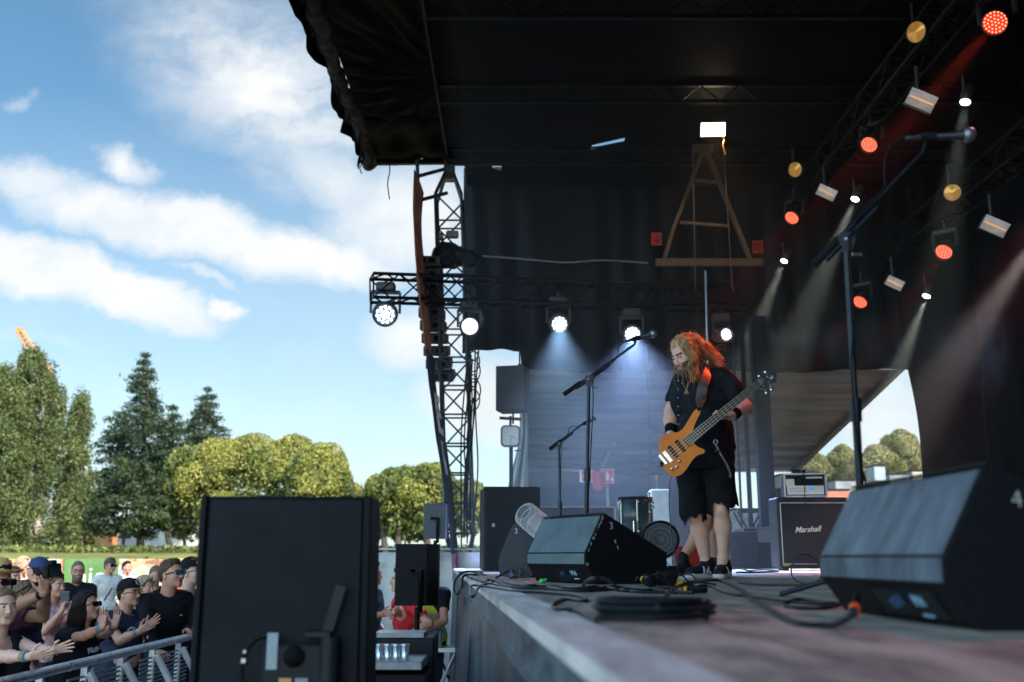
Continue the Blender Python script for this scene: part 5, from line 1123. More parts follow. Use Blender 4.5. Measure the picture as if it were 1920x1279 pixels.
c = P(1514,993,Ya); g = G(); text_g(g, 'Marshall', .082, Matrix.Translation((c.x, Ya+.004, c.z)) @ Matrix.Rotation(R(90), 4, 'X') @ Matrix.Rotation(R(3), 4, 'Z'), .002, .42, None, .001); sub(gr, g, 'lettering', mat('script_white', (.75,.76,.74), .5, emit=(.7,.72,.7), es=0))
g = G(); q = P(1469,1061,Ya); g.box((q.x+.035, Ya+.008, q.z+.012), (.07,.006,.03)); g.build('brass_plate', mat('brass_plate', (.42,.32,.12), .35, .6), t)
# rack amplifier on top
zr = SZ+h_+.035; t = thing('rack_case', 'open rack case with a silver effects unit on the amplifier cabinet', 'rack', (cx, Ya+.25, zr)); M = YAW((P(1509,930,Ya).x+.02, Ya+.02, zr), R(-10)); W_ = .43
g = G(M=M); g.box((0,.25,.235), (W_,.46,.02)); g.box((0,.25,.012), (W_,.46,.02)); g.box((-W_/2+.008,.25,.124), (.016,.46,.21)); g.box((W_/2-.008,.25,.124), (.016,.46,.21)); g.build('shell', mcab2, t)
g = G(M=M)
for a_, b_ in (((-1,0),(1,0)),((-1,1),(1,1)),((-1,0),(-1,1)),((1,0),(1,1))): g.bar((a_[0]*W_/2, .01, .005+a_[1]*.24), (b_[0]*W_/2, .01, .005+b_[1]*.24), .018)
g.build('alu_edging', mat('bare_alu', (0,0,0)), t)
g = G(M=M); g.box((0,.05,.072), (W_-.05,.10,.095), bev=.003); un = g.build('effects_unit', mat('unit_silver', (.62,.62,.58), .4, .2, .05, 20), t)
g = G(M=M); g.box((.055,-.002,.085), (.05,.004,.032)); sub(un, g, 'screen', mat('screen_blue', (.02,.06,.2), .2, emit=(.05,.2,.7), es=.5))
g = G(M=M); [g.lathe([(.005,0),(.006,.012),(.001,.013)], 8, Matrix.Translation((-.16+.028*i,-.001,z_)) @ Matrix.Rotation(R(90), 4, 'X')) for i in range(7) for z_ in (.062,.090)]; [g.box((.10+.02*i,-.002,.07+.02*j), (.008,.004,.006)) for i in range(4) for j in range(3)]; sub(un, g, 'knobs', mat('knob_dark', (.05,.03,.025), .4))
g = G(M=M); g.box((.07,.30,.17), (.28,.3,.10)); g.build('inner_unit', mcab, t)
g = G(M=M); g.box((.10,.045,.205), (.17,.05,.018)); g.build('shelf_panel', mat('bare_alu', (0,0,0)), t)
g = G(); c = V3((P(1503,885,Ya).x, Ya+.1, zr+.275)); r = np.random.default_rng(2)
for i in range(9):
    rr_ = r.uniform(.045,.085); t0 = r.normal(0,.25); g.tube([c+V3((math.cos(a_)*rr_, math.sin(a_)*rr_*.7, -.02+.04*i/9+math.sin(a_*2+i)*.012)) for a_ in np.linspace(0, 6.283, 17)[:-1]], .006, 5, closed=True)
g.tube(cr_path([c+V3((0,-.1,0)), c+V3((.0,-.14,-.02)), c+V3((.01,-.16,-.1)), c+V3((.0,-.17,-.3)), c+V3((.01,-.17,-.62))], 6), .005, 5); solo('cable_heap', g, mrub, 'small heap of coiled black cable on the rack case', 'cable')
# drums: tom with chrome hardware
Yd = 9.6; c = V3((P(1192,968,Yd).x, Yd, P(1192,968,Yd).z)); t = thing('floor_tom', 'dark drum with chrome hardware behind the centre monitor', 'drum', (c.x, Yd, SZ)); mchr = mat('chrome', (.62,.66,.68), .15, .95, .1, 20)
M = Matrix.Translation(c-V3((0,0,.17))); g = G(M=M); g.lathe([(.001,0),(.16,0),(.16,.34),(.001,.34)], 28); g.build('shell', mat('drum_shell', (.03,.05,.055), .25, 0, .2, 8), t)
for z_ in (0,.335): g = G(M=M); g.lathe([(.161,z_-.01),(.167,z_-.01),(.167,z_+.012),(.161,z_+.012)], 28); g.build('hoop', mcab2, t)
for i in range(6): a_ = i*1.047+R(-90); g = G(M=M); g.box((math.cos(a_)*.168, math.sin(a_)*.168, .17), (.022,.022,.30) if i == 0 else (.012,.012,.30), bev=.004); [g.sphere((math.cos(a_)*.175, math.sin(a_)*.175, z_), .014, 6) for z_ in (.03,.30)]; g.build('lug', mchr, t)
for i in range(3): a_ = i*2.094+.3; g = G(); q = V3((c.x+math.cos(a_)*.19, Yd+math.sin(a_)*.19, 0)); g.tube([(q.x,q.y,c.z-.05),(q.x,q.y,SZ+.01)], .009, 6); g.build('leg', mchr, t)
u = P(1217,950,Yd-.1); t = thing('cymbal_stand', 'chrome stand upright beside the dark drum', 'stand', (u.x,u.y,SZ)); g = G(); g.tube([(u.x,u.y,SZ),(u.x,u.y,P(0,925,Yd).z)], .011, 8); [g.tube([(u.x,u.y,SZ+.25),(u.x+math.cos(a_)*.25,u.y+math.sin(a_)*.25,SZ+.01)], .008, 6) for a_ in (.4,2.5,4.6)]; g.build('tube', mchr, t); g = G(); [g.sphere((u.x+a_,u.y,P(0,v,Yd).z), .018, 6) for a_, v in ((0,928),(.03,946),(-.02,951),(.035,953),(0,960))]; g.build('clamp', mchr, t)
g = G(); [g.lathe([(.02,0),(.024,.02),(.01,.05),(.012,.06)], 8, Matrix.Translation(P(1171+i*4, 948+i*22, Yd))) for i in range(2)]; [g.tube([P(1172+i*3,940,Yd), P(1174+i*3,1000,Yd)], .008, 6) for i in range(1)]; solo('chrome_fittings', g, mchr, 'chrome fittings and rod left of the dark drum', 'hardware')
# round fan/lamp
p = P(1238,1012,8.6); t = thing('stage_fan', 'dark round stage blower on the deck behind the monitor', 'fan', (p.x,8.6,SZ)); M = FR(p, (-.15,-1,.1)); g = G(M=M); g.lathe([(.06,-.16),(.15,-.14),(.165,.0),(.155,.02),(.15,.0)], 28); g.build('housing', mcab, t)
g = G(M=M); g.lathe([(.001,-.01),(.05,-.005),(.14,.0)], 28); g.build('disc', mat('smoky_disc', (.035,.042,.05), .5, 0, .3, 6), t); g = G(M=M); [g.tube([(math.cos(a_)*q_,math.sin(a_)*q_,.022) for a_ in np.linspace(0,6.283,25)[:-1]], .0025, 4, closed=True) for q_ in (.04,.08,.12,.155)]; g.build('guard', mst, t); g = G(); g.box((p.x,8.6,SZ+.03), (.3,.3,.05)); g.build('base', mcab, t)
# red case and guitar-like red box
p = V3((P(1296,1040,8.4).x, 8.4, SZ)); t = thing('red_case', 'glossy red moulded case standing behind the legs of the bass player', 'case', p); sc_ = 8.4/FPX
g = G(M=Matrix.Translation(p) @ Matrix.Rotation(R(90), 4, 'X')); pl_ = [(-30,1),(-24,44),(-12,54),(8,52),(16,36),(24,18),(26,1)]; g.prism([(a*sc_,b*sc_) for a, b in pl_], -.10, .0); b_ = g.build('shell', mat('red_gloss', (.42,.02,.012), .3, 0, .15, 4, .05, coat=.3), t); md = b_.modifiers.new('b','BEVEL'); md.width = .02; md.segments = 3
g = G(M=Matrix.Translation(p) @ Matrix.Rotation(R(90), 4, 'X')); g.box((4*sc_,10*sc_,.003), (14*sc_,7*sc_,.01)); g.box((-14*sc_,44*sc_,.003), (10*sc_,6*sc_,.01)); g.build('latch', mcab2, t)
# electric fan heater cage lying on the second monitor
t = thing('wire_cage', 'white wire cage leaning on the monitors marked 2 and 3', 'cage', P(1005,975,6.9)); a_ = P(990,968,6.9); b_ = P(1028,1000,6.75); d = (b_-a_).normalized(); x_, y_, z_ = frame(d); mw = mat('white_wire', (.62,.64,.66), .4, .2, .1, 20)
g = G(M=FR(a_, d)); Lc = .26; prof = [(.055,-.055),(.082,-.03),(.085,0),(.085,Lc)]
for i in range(44): an = 2*math.pi*i/44; g.tube([(r_*math.cos(an), r_*math.sin(an), z0) for r_, z0 in prof], .0016, 4)
g.build('bars', mw, t); g = G(M=FR(a_, d)); [g.tube([(r_*math.cos(an), r_*math.sin(an), z0) for an in np.linspace(0,6.283,29)[:-1]], .0028, 5, closed=True) for r_, z0 in ((.055,-.055),(.083,-.03),(.086,.03),(.086,.11),(.086,.19),(.086,.26))]; g.build('hoops', mw, t)
g = G(M=FR(a_, d)); g.lathe([(.001,.05),(.05,.055),(.055,.26)], 16); g.build('core', mat('cage_core', (.35,.30,.32), .5), t)
# signs
for (u, v, w_, h_, lab, kind) in ((1101,893,.235,.185,'red and white fire hose sign left of the red bag','hose'),(1139,893,.20,.22,'red fire extinguisher sign on a thin post','ext')):
    p = P(u, v, 15.4); t = thing('safety_sign', lab, 'sign', p, 'fire safety signs at the back of the stage'); g = G(); g.box(p, (w_,.012,h_)); b_ = g.build('panel', mat('sign_white', (.62,.60,.60), .5), t); g = G(); g.box(p+V3((-.01 if kind == 'hose' else 0,-.008,0)), (w_*.62 if kind == 'hose' else w_-.02,.006,h_-.02)); sub(b_, g, 'red_field', mat('safety_red', (.50,.03,.04), .5))
    g = G()
    if kind == 'ext': g.box(p+V3((0,-.013,-.015)), (.045,.004,.11)); g.box(p+V3((.0,-.013,.055)), (.02,.004,.03)); g.box(p+V3((-.02,-.013,.065)), (.04,.004,.012)); g.box(p+V3((.07,-.013,-.05)), (.03,.004,.05))
    else:
        g.tube([p+V3((math.cos(a)*.045-.01,-.014,math.sin(a)*.045)) for a in np.linspace(0,6.283,19)[:-1]], .007, 4, closed=True); g.tube([p+V3((math.cos(a)*.02-.01,-.014,math.sin(a)*.02)) for a in np.linspace(0,6.283,13)[:-1]], .006, 4, closed=True); g.bar(p+V3((.035,-.014,.0)), p+V3((.04,-.014,-.06)), .012, .003)
    sub(b_, g, 'pictogram', mat('sign_white', (0,0,0)))
    if kind == 'ext': g = G(); g.tube([p+V3((0,.02,-.1)), (p.x,15.42,SZ)], .02, 8); g.build('post', mat('pale_timber', (0,0,0)), t)
p = P(1119,900,15.3); s = SDF(); s.cap(p+V3((0,0,.10)), p+V3((.02,0,-.10)), .075, .085, .03); s.cap(p+V3((.03,0,0)), p+V3((.06,0,-.10)), .05, .05, .03); v_, f_ = s.mesh(.012, wr(.012, 20, 5)); o = mkobj('red_bag', v_-np.array(p), f_, mat('bag_red', (.38,.03,.045), .5)); o.location = p; tagp(o, 'limp red bag hanging between the two safety signs', 'bag')
# road cases in the dark behind
for i, (u, v, w_, h_, d_, Y, lab, m_) in enumerate(((1060,1068,1.15,.72,.6,12.2,'dark equipment case with pale edging behind the small stand',mcab2),(1160,1070,.5,.40,.5,12.6,'low dark case behind the drum',mcab),(1240,1070,.22,.95,.3,12.4,'narrow pale board standing behind the drum',mat('pale_board',(.30,.33,.32),.7)),(1390,1070,.35,.45,.4,12.6,'dark case between the slim post and the bass player',mcab),(1455,1072,.9,.50,.5,13.0,'dark case beside the broad post',mcab))):
    p = V3((P(u,v,Y).x, Y, SZ)); t = thing('equipment_case' if i != 2 else 'board', lab, 'case' if i != 2 else 'board', p); g = G(); g.box(p+V3((0,0,h_/2)), (w_,d_,h_), bev=.01); g.build('body', m_, t)
    if i in (0, 4):
        g = G(); [g.bar(p+V3((a*w_/2,-d_/2-.003,0)), p+V3((a*w_/2,-d_/2-.003,h_)), .022) for a in (-1,1)]; g.bar(p+V3((-w_/2,-d_/2-.003,h_)), p+V3((w_/2,-d_/2-.003,h_)), .018); g.build('edging', mat('edging_dull', (.16,.15,.14), .5, .4), t)
        for a_, b_ in (((-.15,.40),(.26,.16)),((.25,.46),(.10,.08))): g = G(); g.box(p+V3((a_[0],-d_/2-.004,min(a_[1],h_-.1))), (b_[0],.006,b_[1])); g.build('label_panel', mat('panel_dull', (.09,.10,.115), .5), t)
g = G(); c = P(1165,953,12.25); text_g(g, 'ON', .11, Matrix.Translation((c.x, 11.9, c.z)) @ Matrix.Rotation(R(90), 4, 'X'), .002); solo('green_lettering', g, mat('green_paint', (.02,.30,.14), .6, emit=(.02,.5,.25), es=.15), 'small green letters glowing dimly beside the drum', 'sign')
# backstage clutter in daylight behind the posts and under the canopy edge
r = np.random.default_rng(21); cols = [(.30,.31,.31),(.20,.22,.24),(.06,.07,.08),(.5,.42,.34),(.5,.16,.10),(.32,.38,.42)]
labs = ['white drum case','grey steel box','black flight case','tan wooden crate','red plastic crate','pale blue box']
for i, (u, v, w_, h_) in enumerate(((1400,985,.5,.5),(1392,1035,.6,.55),(1455,1000,.5,.8),(1475,905,.4,.25),(1560,932,.6,.25),(1642,890,.26,.34),(1592,915,.8,.3),(1680,905,.5,.35),(1512,900,.5,.3),(1740,900,1.0,.4))):
    Y = 17.5+i*.9; p = P(u, v, Y); z_ = p.z-h_/2; m_ = mat(f'clutter_{i%6}', cols[i % 6], .6, 0, .25, 5); t = thing('storage_box', f"{labs[i % 6]} in the daylight {'left of the broad post' if u < 1440 else 'right of the broad post' if u < 1500 else 'below the gap, beside the tall stand' if u < 1650 else 'low in the gap near the curtain edge'}{', smaller one' if i in (6,7) else ', farther one' if i > 7 else ''}", 'box', (p.x, Y, 0), 'boxes stored behind the stage')
    g = G(); g.box((p.x, Y, z_+h_/2), (w_,.5,h_), bev=.02); g.build('body', m_, t); g = G(); g.box((p.x, Y, z_+h_+.015), (w_+.03,.53,.03)); g.build('lid', mcab2, t)
    g = G(); g.box((p.x, Y, z_/2-.005), (w_+.1,.5,z_-.01)); g.build('stack_below', mcab2, t)
g = G(); g.add([(-1,23.5,2.0),(14,23.5,2.0),(14,23.5,.0),(-1,23.5,0)], [(3,2,1,0)])
def fold(u, v, s_, m_, lab, Y=14.3):
    p = P(u, v, Y); g = G(); 
    for q in (-1,1): g.tube([p+V3((q*s_*.5,0,-s_)), p+V3((-q*s_*.5,.05,s_))], .016, 6); g.tube([p+V3((q*s_*.5,.3,-s_)), p+V3((-q*s_*.5,.3,s_))], .016, 6)
    g.bar(p+V3((-s_*.5,0,s_)), p+V3((s_*.5,0,s_)), .05); solo('folded_stand', g, m_, lab, 'stand', group='folded stands at the back of the stage')
fold(1412,1010,.38, msteel, 'folded black stand legs crossing left of the broad post'); fold(1392,1015,.30, mat('bare_alu', (0,0,0)), 'folded bright metal stand behind the calf of the bass player', 14.8)
for u, v, rr_, lab in ((1400,1000,.09,'small round white lamp low behind the slim post'),(1416,1014,.10,'round white lamp low beside the broad post')):
    p = P(u, v, 14.6); g = G(M=FR(p, (0,-1,.2))); g.lathe([(.001,.03),(rr_*.7,.02),(rr_,-.03),(rr_*.8,-.08),(.001,-.09)], 16); solo('round_lamp', g, mat('white_plastic', (.7,.72,.72), .4), lab, 'lamp', group='small white lamps')
# ================================================================ CABLES
mcb = mat('cable_black', (.010,.013,.018), .42, 0, .2, 30, .1); mcb2 = mat('cable_braid', (.05,.035,.035), .6, 0, .6, 120, .2)
def cable(label, pts, r_=.006, m_=None, z=.0, group='cables lying on the deck'):
    q = [PZ(p[0], p[1], SZ+r_+z) if len(p) == 2 else (P(*p) if p[2] > .8 else PZ(p[0], p[1], SZ+r_+p[2])) for p in pts]
    g = G(); g.tube(cr_path(q, 8), r_, 8); return solo('cable', g, m_ or mcb, label, 'cable', group=group)
# coil in the foreground
c0 = PZ(1224,1164, SZ); g = G(); pts = []; r = np.random.default_rng(6)
for i in range(6*24+1):
    a_ = 2*math.pi*i/24; k_ = i/(6*24); rad = .124+.010*math.sin(k_*23)+.006*math.sin(k_*61); pts.append(V3((c0.x+math.cos(a_)*rad+.006*math.sin(k_*30), c0.y+math.sin(a_)*rad+.008*math.sin(k_*17), SZ+.0055+.044*k_)))
g.tube(pts, .0050, 8); solo('coiled_cable', g, mcb, 'neat coil of thick black cable on the deck in the foreground', 'cable', c0, 'cables lying on the deck')
cable('thick cable looping from the coil to the large monitor', [(1232,1140,.03),(1262,1105,.03),(1300,1092,.045),(1345,1088,.04),(1385,1104,.02),(1430,1135,.006),(1490,1166,.0),(1550,1172,.0),(1580,1165,.012),(1604,1148,.035)], .0068)
cable('cable from the coil bending back towards the edge', [(1118,1165),(1080,1145),(1042,1143),(1038,1133),(1060,1124),(1098,1127),(1088,1118),(1030,1112),(960,1108),(910,1100),(885,1098),(882,1112),(888,1118),(900,1100),(925,1092)], .0055)
cable('long cable running along the deck below the centre monitor', [(860,1074),(890,1072,.02),(905,1082,.01),(945,1092),(985,1100),(1040,1100),(1100,1104),(1160,1101),(1230,1107),(1300,1112)], .007)
cable('second cable of the bundle below the centre monitor', [(884,1072),(915,1080,.01),(950,1098),(1010,1098),(1060,1106),(1120,1100),(1180,1108),(1250,1104),(1292,1098)], .007)
cable('third cable of the bundle, nearest the coil', [(870,1078),(900,1090),(960,1101),(1020,1104),(1090,1108),(1150,1106),(1200,1110),(1270,1112)], .006)
cable('cable looping up between the centre monitor and the floor box', [(1090,1104),(1100,1090,.05),(1120,1084,.07),(1140,1088,.05),(1160,1104,.0)], .006)
cable('thin cable from the monitor marked 2 towards the edge', [(988,1050,.09),(960,1066,.05),(940,1078,.02),(925,1086),(905,1092)], .006)
cable('cable hanging over the corner of the stage', [(905,1074,.01),(880,1072,.03),(862,1078,.03),(853,1092,-.06),(852,1108,-.16),(858,1114,-.2),(866,1100,-.1),(870,1080,.02),(895,1078,.01)], .007)
cable('thin loop of cable at the monitor foot', [(960,1056,.06),(958,1068,.05),(963,1080,.03),(972,1082,.02),(975,1070,.05),(968,1062,.06)], .005)
cable('thin black cable crossing the deck before the shoes', [(1310,1090),(1360,1112),(1400,1118),(1440,1124),(1480,1128),(1530,1133),(1560,1135)], .004)
cable('braided cable lying behind the large monitor', [(1385,1093),(1420,1096),(1470,1097),(1530,1098)], .006, mcb2)
cable('doubled black cable beside the large monitor', [(1470,1130),(1500,1124),(1545,1130),(1575,1132),(1545,1140),(1500,1140),(1472,1136)], .005)
c_ = PZ(1512,1098, SZ); g = G(); rr_ = 27*c_.y/FPX; g.tube([V3((P(1512,1076,c_.y).x+math.cos(a_)*rr_, c_.y+.03*math.sin(a_*2), SZ+.006+rr_+math.sin(a_)*rr_*.98)) for a_ in np.linspace(-1.3, 4.6, 40)], .0035, 6); solo('cable', g, mcb2, 'thin braided cable standing up in a loop beside the large monitor', 'cable', group='cables lying on the deck')
cable('thin cables curling at the foot of the broad post', [(1360,1070),(1385,1066,.02),(1405,1070),(1430,1068,.01),(1460,1071),(1420,1073),(1380,1073)], .008)
r = np.random.default_rng(14)
for i in range(5):
    u0 = 1190+i*18; cable(['thin cable tangle beside the black connector','second thin cable tangled by the connector','thin cable arching over the floor box','short cable curling by the yellow tie','thin cable leading to the shoes'][i], [(u0,1092),(u0+10,1080,.05*r.uniform(.5,1.3)),(u0+34,1078,.06*r.uniform(.3,1)),(u0+48,1090,.02),(u0+80,1096+r.uniform(-4,6))], .004)
def conn(label, u, v, Y_, d, m1, tie=None, L_=.085, r_=.018):
    p = PZ(u, v, SZ+r_+.002); M = FR(p, d); t = thing('cable_connector', label, 'connector', p, 'cable connectors on the deck'); g = G(M=M); g.lathe([(.001,-L_/2),(r_*.55,-L_/2),(r_*.6,-L_*.2),(r_,-L_*.15),(r_,L_*.45),(r_*.8,L_/2),(.001,L_/2)], 14); b_ = g.build('body', m1, t)
    if tie: g = G(M=M); g.lathe([(r_*.7,-L_*.42),(r_*.75,-L_*.42),(r_*.75,-L_*.28),(r_*.7,-L_*.28)], 12); g.box((r_*.9,0,-L_*.5), (r_*.4,r_*.3,L_*.7)); g.build('coloured_tie', tie, t)
    g = G(M=M); g.lathe([(r_+.0006,.0),(r_+.0006,.02)], 14, a1=2.2); g.build('marking', mat('sticker_grey', (0,0,0)), t)
yel = mat('tie_yellow', (.70,.38,.02), .5); orr = mat('tie_orange', (.85,.10,.02), .45); grn = mat('tie_green', (.03,.55,.05), .5)
conn('black connector with a yellow tie beside the monitor marked 3', 1214,1090,0,(.25,-1,-.15), mcab, yel, .13,.024); conn('black connector with a yellow tie lying before the shoes', 1302,1104,0,(.9,-.3,0), mcab, yel, .10,.017)
g = G(); p = P(1603,1140,2.42); g.M = FR(p, (-.35,-.6,-.5)); g.lathe([(.008,-.05),(.010,-.01),(.012,.015),(.006,.03)], 12); solo('cable_plug', g, mcab, 'black plug in the back of the large monitor', 'plug'); g = G(); g.M = FR(p, (-.35,-.6,-.5)); g.lathe([(.0125,-.006),(.0135,0),(.0125,.012)], 12); g.box((.012,0,.018), (.004,.006,.02)); solo('orange_tie', g, orr, 'bright orange tie round the plug of the large monitor', 'cable tie')
p = PZ(1016,1090,SZ+.03); g = G(); g.M = FR(p, (1,-.2,.5)); g.lathe([(.006,-.012),(.011,-.009),(.011,.007),(.006,.012)], 8); g.box((.008,0,.010),(.012,.008,.026)); solo('green_tie', g, grn, 'bright green cable tie under the centre monitor', 'cable tie')
p = PZ(1250,1080,SZ+.05); g = G(M=Matrix.Translation(p)); g.box((0,0,-.01), (.10,.08,.07), bev=.008); t_ = solo('floor_box', g, mcab, 'small black stage box among the cables before the shoes', 'box')
g = G(); g.box(PZ(1272,1092,SZ+.02), (.045,.03,.03), bev=.004); solo('yellow_block', g, yel, 'small yellow block among the cables', 'cable tie')
g = G(); p = PZ(912,1084,SZ+.012); g.box(p, (.12,.5,.02)); solo('cable_ramp_plate', g, mat('plate_worn', (.30,.26,.22), .7), 'short worn board lying under the cables at the corner', 'board')
for (u, v, lab) in ((960,1080,'blue plug ring at the foot of the monitor marked 2'),):
    p = PZ(u, v, SZ+.02); g = G(M=FR(p, (1,0,.2))); g.lathe([(.012,-.02),(.018,-.018),(.018,.018),(.012,.02)], 12); solo('blue_plug', g, mat('plug_blue', (.03,.08,.25), .4), lab, 'plug')
# ================================================================ CROWD BARRIER
XBr = -2.70
mal = mat('barrier_alu', (.46,.50,.54), .35, .85, .25, 12, .1)
def barrier(y0, y1, label):
    t = thing('crowd_barrier', label, 'barrier', (XBr, (y0+y1)/2, 0), 'crowd barrier sections along the pit'); g = G(); g.tube([(XBr, y0+.012, 1.15), (XBr, y1-.012, 1.15)], .030, 14); g.build('top_rail', mal, t)
    g = G(); n = 24; zt_, zb_ = 1.06, .30     # slotted panel as many thin slats
    for i in range(26): z_ = zb_+(zt_-zb_)*i/25; g.box((XBr-.02, (y0+y1)/2, z_), (.006, y1-y0-.10, .014))
    g.build('slotted_panel', mat('barrier_dark_alu', (.24,.27,.31), .45, .7, .2, 12), t)
    for q in (y0+.30, y0+.90): g = G(); g.box((XBr-.02, q, .62), (.04,.03,1.0)); g.bar((XBr+.01, q, 1.08), (XBr+.62, q, .06), .035, .05, (0,1,0)); g.build('brace', mal, t)
    g = G(); g.box((XBr+.1, (y0+y1)/2, .02), (1.15, y1-y0-.02, .012)); g.build('foot_plate', mal, t)
for i, lab in enumerate(('nearest crowd barrier section at the lower left','crowd barrier section under the clapping woman','crowd barrier section before the man in the cap','crowd barrier section half behind the big loudspeaker','farthest crowd barrier section beyond the loudspeaker')): barrier(3.9+i*1.22, 5.1+i*1.22, lab)
# ================================================================ BASS PLAYER
def bassist():
    Yb = 6.9; f = V3((-.42,-.91,0)).normalized(); l = V3((-f.y, f.x, 0)); u = V3((0,0,1))
    J = lambda a, b, d=0: P(a, b, Yb+d)
    root = thing('person', 'long-haired bass player in black shirt and ragged black shorts looking down at his guitar', 'person', (J(1335,1080).x, Yb, SZ)); o = np.array(root['_o'])
    nb = J(1306,712,-.02); ch = J(1316,752,0); wa = J(1322,820,0); pe = J(1322,862,.02)
    SR, SL = J(1278,716,.14), J(1358,708,-.08); ER, WR = J(1258,772,.14), J(1257,816,-.04); EL, WL = J(1398,764,-.16), J(1371,780,-.30)
    HR, HL = J(1298,876,.08), J(1346,876,-.03); KR, KL = J(1303,966,.02), J(1352,955,-.07); AR, AL = J(1324,1056,.10), J(1356,1048,-.02)
    def torso(s, q=0):
        s.cap(pe+l*.06, pe-l*.08, .135+q, None, .06); s.cap(pe+u*.05, wa, .150+q, .155+q, .06); s.cap(wa+l*.035, wa-l*.045, .138+q, None, .06); s.cap(wa, ch, .155+q, .150+q, .06)
        s.ell(wa+f*.05-l*.01+u*.01, (.150+q,)*3, .06); s.cap(ch+l*.09, ch-l*.09, .125+q, None, .06); s.cap(SL-l*.04, SR+l*.04, .070+q, None, .06); s.cap(nb-u*.05+l*.06, nb-u*.05-l*.06, .085+q, None, .05)
    s = SDF(); torso(s, -.035)
    Hc = J(1284,662,-.06); hf = V3((-.70,-.50,-.50)).normalized(); hup = V3((-.35,-.18,.92))
    s.cap(nb-u*.05, Hc-hf*.03-u*.05, .072, .060, .04)
    for S, E, W_ in ((SL, EL, WL), (SR, ER, WR)):
        s.cap(S, E, .058, .047, .03); m_ = E.lerp(W_, .35); s.cap(E, m_, .047, .048, .02); s.cap(m_, W_, .048, .031, .02)
    for H_, K, A in ((HL, KL, AL), (HR, KR, AR)):
        s.cap(H_, K, .095, .056, .03); c_ = K.lerp(A, .32)+V3((.012,.022,0)); s.cap(K, c_, .050, .055, .02); s.cap(c_, A, .054, .032, .03); s.cap(A, A-u*.05+f*.04, .04, .035, .02)
    parts = [s.mesh(.0075)]
    s = SDF(); g, ax = head_sdf(s, Hc, hf, hup, 1.03, 1, nb-u*.02); hv, hF = s.mesh(.004); parts.append((hv, hF)); n0 = len(parts[0][1])
    s = SDF(); d = (WL-EL).normalized(); s.cap(WL-d*.05, WL, .0325, .031, .01); hand_sdf(s, WL, V3((-.75,.05,-.10)), V3((.25,-.35,1)), -1, (1.05,1.15,1.2,1.2), 1.02, .10); parts.append(s.mesh(.0035))
    s = SDF(); d = (WR-ER).normalized(); s.cap(WR-d*.05, WR, .0325, .031, .01); hand_sdf(s, WR, V3((.55,-.1,-.8)), V3((.5,.6,.1)), 1, (.5,.55,.6,.6), 1.0); parts.append(s.mesh(.0035))
    V, F = join(parts); cen = hv[hF].mean(1); q = (cen-np.array(Hc))/1.03; X = q@np.array(ax[0]); Yf = q@np.array(ax[1]); Z = q@np.array(ax[2]); hm = np.zeros(len(hF), int)
    hm[(np.abs(X) < .023-(np.abs(Z+.067)*.9)) & (Yf > .082) & (Z < -.056) & (Z > -.079)] = 1
    hm[(np.abs(X) > .010) & (np.abs(X) < .052) & (Yf > .07) & (np.abs(Z-.0225) < .006)] = 2
    for sx in (-1, 1): hm[(np.hypot((X-sx*.031)/.0125, (Z-.001)/.004) < 1) & (Yf > .075)] = 4
    hm[(Z < -.040) & (Yf > -.01) & (hm == 0) & (np.abs(X) < .085) & ~((np.abs(X) < .026) & (Z > -.054)) & (Z > -.18)] = 2
    mi = np.zeros(len(F), int); mi[n0:n0+len(hF)] = hm
    gin = mat('hair_ginger', (.32,.16,.065), .5, 0, .35, 40, .3, c2=(.60,.33,.14), stretch=(1,1,.4), bd=.003); brd = mat('beard_brown', (.085,.05,.033), .7, 0, .3, 60, .5, c2=(.19,.12,.08), bd=.004)
    body = mkobj('body', V-o, F, [SKIN('skin_pale'), mat('lips', (0,0,0)), brd, mat('eye_white', (0,0,0)), mat('eye_iris', (0,0,0))], root, mi)
    T = Matrix(((ax[0].x, ax[1].x, ax[2].x), (ax[0].y, ax[1].y, ax[2].y), (ax[0].z, ax[1].z, ax[2].z)))
    s = SDF(); s.ell(g(0,-.022,.038), (.084,.103,.094), .02, T); s.ell(g(0,-.05,-.01), (.080,.080,.085), .02, T); s.plane(g(0,.070,.060), ax[1]*.9-ax[2]*.5); s.ell(g(0,.095,-.035), (.068,.085,.092), .01, T, '-'); hv_, hf_ = s.mesh(.005, wr(.005, 70, 3)); hair = mkobj('hair', hv_-o, hf_, gin, root)
    r = np.random.default_rng(77); gg = G()
    for c_i in range(74):      # curly locks, each a bundle of fine strands
        a = r.uniform(-2.7, 2.7); el_ = r.uniform(-.2, 1.25); p0 = g(.086*math.sin(a)*math.cos(el_), -.025-.100*math.cos(a)*math.cos(el_), .035+.092*math.sin(el_)); k = r.uniform(); out_ = (p0-Hc).normalized()
        if k < .32: end = J(1300+r.normal(0,5), 702+r.uniform(-22,20), -.17+r.normal(0,.02)); mid = J(1299+r.normal(0,5), 668+r.normal(0,8), -.17+r.normal(0,.03))
        elif k < .88: t_ = r.uniform(0,1)**.7; end = J(1316+t_*44+r.normal(0,3), 676+t_*8+r.normal(0,5), .0+r.normal(0,.05)); mid = J(1306+t_*14+r.normal(0,5), 646+t_*8+r.normal(0,7), -.02+r.normal(0,.05))
        else: end = J(1272+r.normal(0,4), 700+r.normal(0,5), .07+r.normal(0,.03)); mid = J(1276+r.normal(0,4), 678, .10)
        pth = cr_path([p0, p0+out_*.018+(mid-p0)*.25, mid, end], 10); n_ = len(pth); ph0 = r.uniform(0, 6.28); rr_ = r.uniform(.007, .014); wn = r.uniform(.5, .8); lean_ = r.uniform(-.5,.5)
